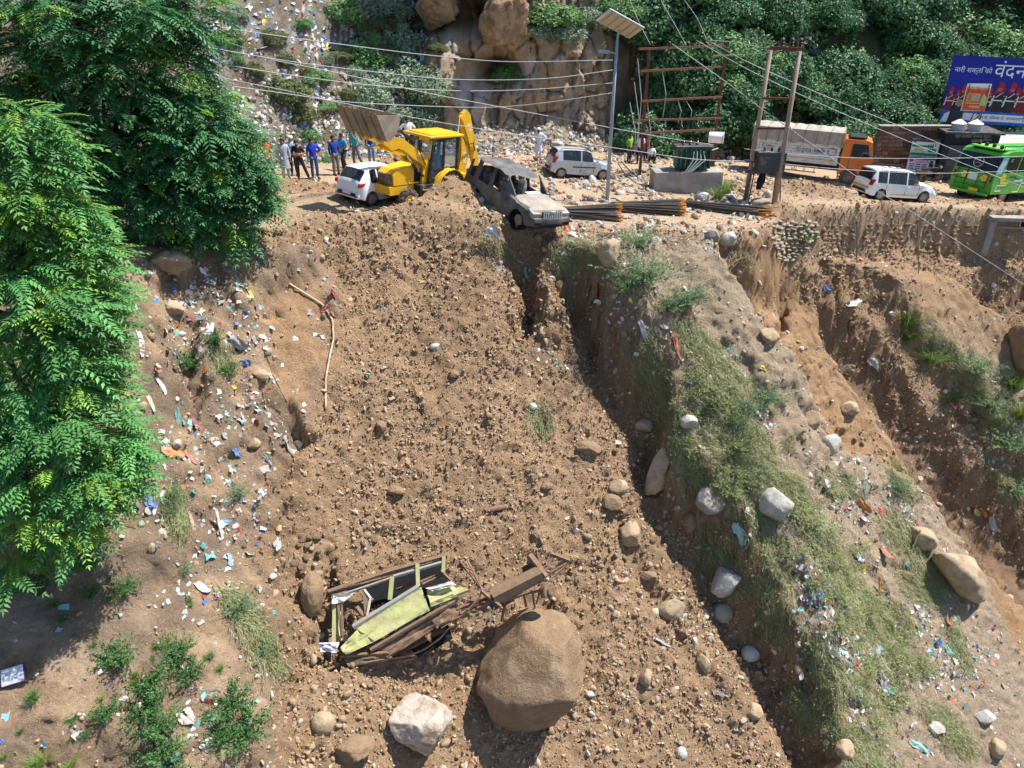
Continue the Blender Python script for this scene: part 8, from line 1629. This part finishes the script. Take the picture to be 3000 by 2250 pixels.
W_ = (.72, .72, .72); TE = (.08, .45, .47); BL = (.03, .20, .55); RD = (.48, .03, .05); ORG = (.66, .17, .02); BK = (.02, .02, .022); GY_ = (.42, .43, .47); LIL = (.55, .52, .62); YE = (.66, .50, .04); MG = (.40, .04, .16)
for a in [(505, 1325, 70, 40, 40, (.52, .20, .07), 'crumpled orange-brown cloth on the bank'), (560, 1345, 44, 12, 35, (.62, .16, .16), 'pink strip beside the orange-brown cloth'), (410, 1000, 120, 16, 75, LIL, 'long lilac-white rag hanging in the shaded gully'), (470, 1130, 60, 14, 60, W_, 'white rag lower in the shaded gully'), (435, 1170, 90, 12, 65, (.55, .56, .38), 'pale yellow strip down the dark earth'), (520, 1230, 80, 16, 85, (.03, .26, .26), 'dark teal strip hanging in the crack'), (575, 1245, 60, 18, 60, (.20, .02, .06), 'maroon cloth by the crack'), (695, 1005, 62, 36, 10, GY_, 'grey-white crumpled bag high on the bank'), (720, 1065, 34, 24, 50, BL, 'blue bag on the bank edge'), (690, 1325, 40, 20, 30, BL, 'blue bag below the orange-brown cloth'), (780, 1340, 24, 12, 20, (.25, .5, .7), 'small light blue scrap near the chute'), (440, 1470, 40, 30, 60, BL, 'blue bag below the grey frame'), (645, 1560, 150, 22, 62, W_, 'long white sack lying down the bank'), (670, 1640, 40, 22, 60, (.2, .38, .7), 'light blue bag at the foot of the white sack'), (560, 1530, 70, 14, 65, (.55, .36, .33), 'faded pink strip beside the white sack'), (590, 1720, 60, 26, 20, W_, 'white crumpled bag in the middle of the bank'), (330, 1020, 60, 16, 55, MG, 'crimson rag by the near tree'), (555, 2090, 40, 20, 40, W_, 'white scrap by the weed row'), (540, 2105, 60, 24, 30, (.60, .50, .48), 'pale crumpled paper below the weed row'), (615, 2103, 34, 20, 0, TE, 'turquoise scrap by the lower weeds'), (600, 2190, 30, 20, 20, W_, 'white tissue at the bank foot'), (975, 862, 40, 20, 20, RD, 'faded red cloth on the clay bank'), (950, 905, 24, 40, 80, (.5, .1, .09), 'faded red cloth snagged on the hose'), (730, 860, 40, 14, 60, YE, 'yellow strip under the road edge'), (840, 1310, 60, 26, 70, (.3, .29, .3), 'grey rag hanging over the dark undercut'),
          (1545, 800, 34, 24, 30, TE, 'turquoise bag in the gully under the burnt car'), (1680, 690, 46, 22, 65, W_, 'white bag beside the rebar and burnt car'), (1660, 668, 40, 22, 70, ORG, 'orange cloth below the bumper of the burnt car'), (1752, 845, 66, 18, 75, RD, 'red ribbon cloth hanging on the spur edge'), (1755, 885, 30, 16, 20, W_, 'white wrapper under the red ribbon'), (1440, 680, 50, 34, 10, W_, 'white torn plastic at the slide crest'), (1980, 1010, 90, 16, 65, RD, 'long red cloth on the spur'), (1890, 975, 90, 22, 50, (.62, .64, .68), 'white striped cloth below the large bush'), (1945, 955, 40, 20, 45, W_, 'white cloth on the spur under the leaning bush'), (2020, 930, 40, 14, 70, ORG, 'orange strip under the leaning bush'), (2170, 1565, 66, 34, 70, (.35, .62, .62), 'pale turquoise sack on the spur'), (2105, 1610, 44, 16, 60, TE, 'teal plastic in the weeds'), (2220, 1640, 90, 26, 95, (.62, .10, .02), 'orange-red cloth trailing down the spur'), (2520, 1470, 80, 24, 35, ORG, 'bright orange garment near the clay lip'), (2580, 1500, 30, 18, 50, RD, 'red scrap beside the orange garment'), (2585, 1610, 70, 26, 50, (.30, .09, .06), 'brown-red cloth on the lower spur'), (2575, 1735, 110, 14, 72, (.55, .20, .02), 'long orange strip on the lower spur'), (2675, 1600, 110, 16, 80, (.55, .55, .06), 'yellow-green strip in the dried weeds'), (2515, 1630, 44, 24, 60, (.6, .68, .72), 'pale blue-white bag on the bare patch'), (2405, 1745, 30, 26, 20, BL, 'blue bag beside white plastic'), (2420, 1690, 70, 28, 60, W_, 'white plastic trailing among weeds'), (2570, 1930, 80, 46, 50, (.40, .41, .42), 'grey striped garment in the rubbish heap'), (2430, 1900, 50, 30, 70, (.6, .6, .64), 'pale garment left of the rubbish heap'), (2590, 2005, 80, 30, 60, LIL, 'lilac cloth in the rubbish heap'), (2600, 2015, 50, 20, 50, TE, 'turquoise bag in the rubbish heap'), (2585, 1985, 40, 16, 50, BL, 'deep blue bag in the rubbish heap'), (2640, 1940, 50, 30, 40, W_, 'white bag topping the rubbish heap'), (2560, 1880, 60, 18, 60, (.05, .3, .4), 'teal-blue sheet above the rubbish heap'), (2775, 1820, 36, 16, 60, RD, 'red cloth near the dried weeds'), (2720, 1745, 40, 16, 55, RD, 'red scrap above the white stones'), (2780, 1905, 40, 24, 45, TE, 'turquoise scrap at the weed tip'), (2450, 2145, 40, 16, 75, TE, 'turquoise ribbon at the lower weeds'), (2690, 2185, 60, 24, 40, (.2, .5, .48), 'sea-green sheet low on the flat'), (1945, 1885, 90, 18, 25, (.30, .31, .38), 'grey-lilac rag lying on the mud'), (1940, 1890, 40, 14, 75, (.30, .31, .38), 'end of a grey rag on the mud'), (2105, 2035, 30, 26, 20, (.12, .12, .15), 'dark crumpled bag in the gully'), (2860, 1500, 36, 18, 20, YE, 'yellow bag in the far gully'), (2885, 1505, 24, 12, 70, ORG, 'orange scrap beside the yellow bag'), (2910, 1535, 44, 24, 60, GY_, 'grey bag hanging from roots in the far gully'), (2780, 1180, 60, 16, 65, MG, 'magenta strip on the far spur'), (2850, 1160, 60, 22, 30, (.05, .2, .5), 'blue sheet on the far spur'), (2890, 1175, 40, 18, 30, RD, 'red sheet on the far spur'), (2840, 1230, 80, 40, 30, BK, 'black plastic hollow on the far spur'), (2560, 1065, 50, 30, 50, (.36, .36, .37), 'grey cloth in the shaded far gully wall'), (2425, 845, 26, 16, 30, BL, 'blue scrap at the top of the far spur'), (2500, 890, 50, 24, 30, W_, 'white stones and paper at the far spur head'), (2235, 1080, 20, 16, 20, YE, 'yellow leaf-like scrap on the clay'), (1450, 1095, 22, 10, 10, BK, 'black scrap on the mud slide'), (1075, 1098, 18, 12, 0, TE, 'small teal scrap on the mud slide')]:
    scrap(*a[:6], a[6], 'litter' if 'cloth' not in a[6] else 'cloth')
for a in [(585 * 1.356, 113 * 1.356, 40, 30, 10, W_, 'white moulded plate lying on the litter slope'), (800, 175, 40, 14, 30, RD, 'red strip under the white plate'), (833, 102, 16, 24, 80, BL, 'blue bag high on the litter slope'), (935, 288, 22, 16, 30, (.1, .4, .75), 'light blue bag on the rubble bank'), (663, 200, 22, 12, 30, (.05, .35, .6), 'blue bottle-like scrap on the litter slope'), (698, 215, 18, 14, 0, (.1, .25, .6), 'small blue bag next to the bottle-like scrap'), (860, 235, 40, 22, 30, (.25, .5, .5), 'teal sheet on the rubble bank'), (900, 150, 20, 34, 80, TE, 'teal bag amid the upper bushes'), (715, 22, 34, 12, 30, ORG, 'orange strip at the top of the litter slope'), (620, 170, 30, 10, 60, RD, 'red strip near the big tree')]:
    scrap(*a[:6], a[6], 'litter', surf=hit_hill)
# grey metal frame, boxed appliance
p, n = hit(393, 1416); gf = empty('grey_frame', p + n * .08, -.05, 'grey metal stand frame lying below the near tree', 'metal frame'); dep = p.y * math.cos(PITCH) - p.z * math.sin(PITCH); k = dep / F; b = MB()
gf.rotation_euler = (R(48), 0, R(-3))
for (x0_, y0_, x1_, y1_, nm) in ((-34, 12, 34, 12, 'long_bar'), (-34, -12, 34, -12, 'long_bar'), (-34, -12, -34, 12, 'short_bar'), (34, -12, 34, 12, 'short_bar'), (18, -12, 22, 12, 'short_bar')): b = MB(); b.bar((x0_ * k, y0_ * k, 0), (x1_ * k, y1_ * k, 0), .05, .05); b.build(nm, mat('grey_frame_paint', (.28, .28, .28), .6, var=.15), gf)
p, n = hit(39, 1985); bx = empty('silver_carton', p + n * .1, .5, 'silver-topped carton lying on the cinder ground', 'carton'); bx.rotation_euler = (R(32), 0, R(25))
b = MB(); b.box((0, 0, 0), (.46, .40, .16), bev=.012); b.build('carton_body', mat('purple_carton', (.10, .03, .12), .5), bx, auto=40); b = MB(); b.box((0, 0, .085), (.43, .37, .012)); b.build('foil_top', mat('foil', (.62, .64, .68), .25, metal=.5, var=.2, vscale=12), bx)
p, n = hit_hill(793, 153); pl_ = None
# roots and straw hanging from the brink
M_root = mat('dry_root', (.26, .17, .11), .9, var=.25)
for k, (px, py, w_, hgt, cnt, lab) in enumerate([(1440, 700, 60, 70, 34, 'tangle of dry roots hanging at the slide crest'), (1620, 700, 50, 60, 26, 'straw and roots hanging beside the burnt car'), (2160, 740, 60, 60, 26, 'pale dry roots hanging over the clay scarp'), (1590, 1200, 40, 60, 22, 'withered roots hanging on the slide flank'), (2050, 1560, 30, 40, 14, 'roots at the foot of the grey block'), (2880, 1540, 60, 80, 18, 'roots dangling in the far gully'), (2600, 1070, 60, 80, 14, 'thin roots down the far gully wall'), (1800, 690, 120, 30, 26, 'straw caught under the rebar bundles'), (2000, 700, 120, 40, 26, 'straw and twigs under the second rebar bundle')]):
    p0, n0_ = hit(px, py); rt = empty('root_tangle', p0, 0, lab, 'roots'); r_ = random.Random(k)
    b = MB()
    for q in range(cnt):
        a, n = hit(px + r_.uniform(-w_, w_) / 2, py + r_.uniform(-8, 8)); c, _ = hit(px + r_.uniform(-w_, w_) / 1.6, py + r_.uniform(.4, 1) * hgt); a = a + n * .05; c = c + n * r_.uniform(.02, .15); m_ = (a + c) / 2 + n * r_.uniform(.05, .3) + Vector((r_.uniform(-.15, .15), 0, r_.uniform(-.1, .1)))
        b.tube([tuple(v - p0) for v in (a, a.lerp(m_, .6), m_, c)], [.016, .013, .01, .004], 4, False)
    o = b.build('strands', M_root, rt); o['kind'] = 'stuff'
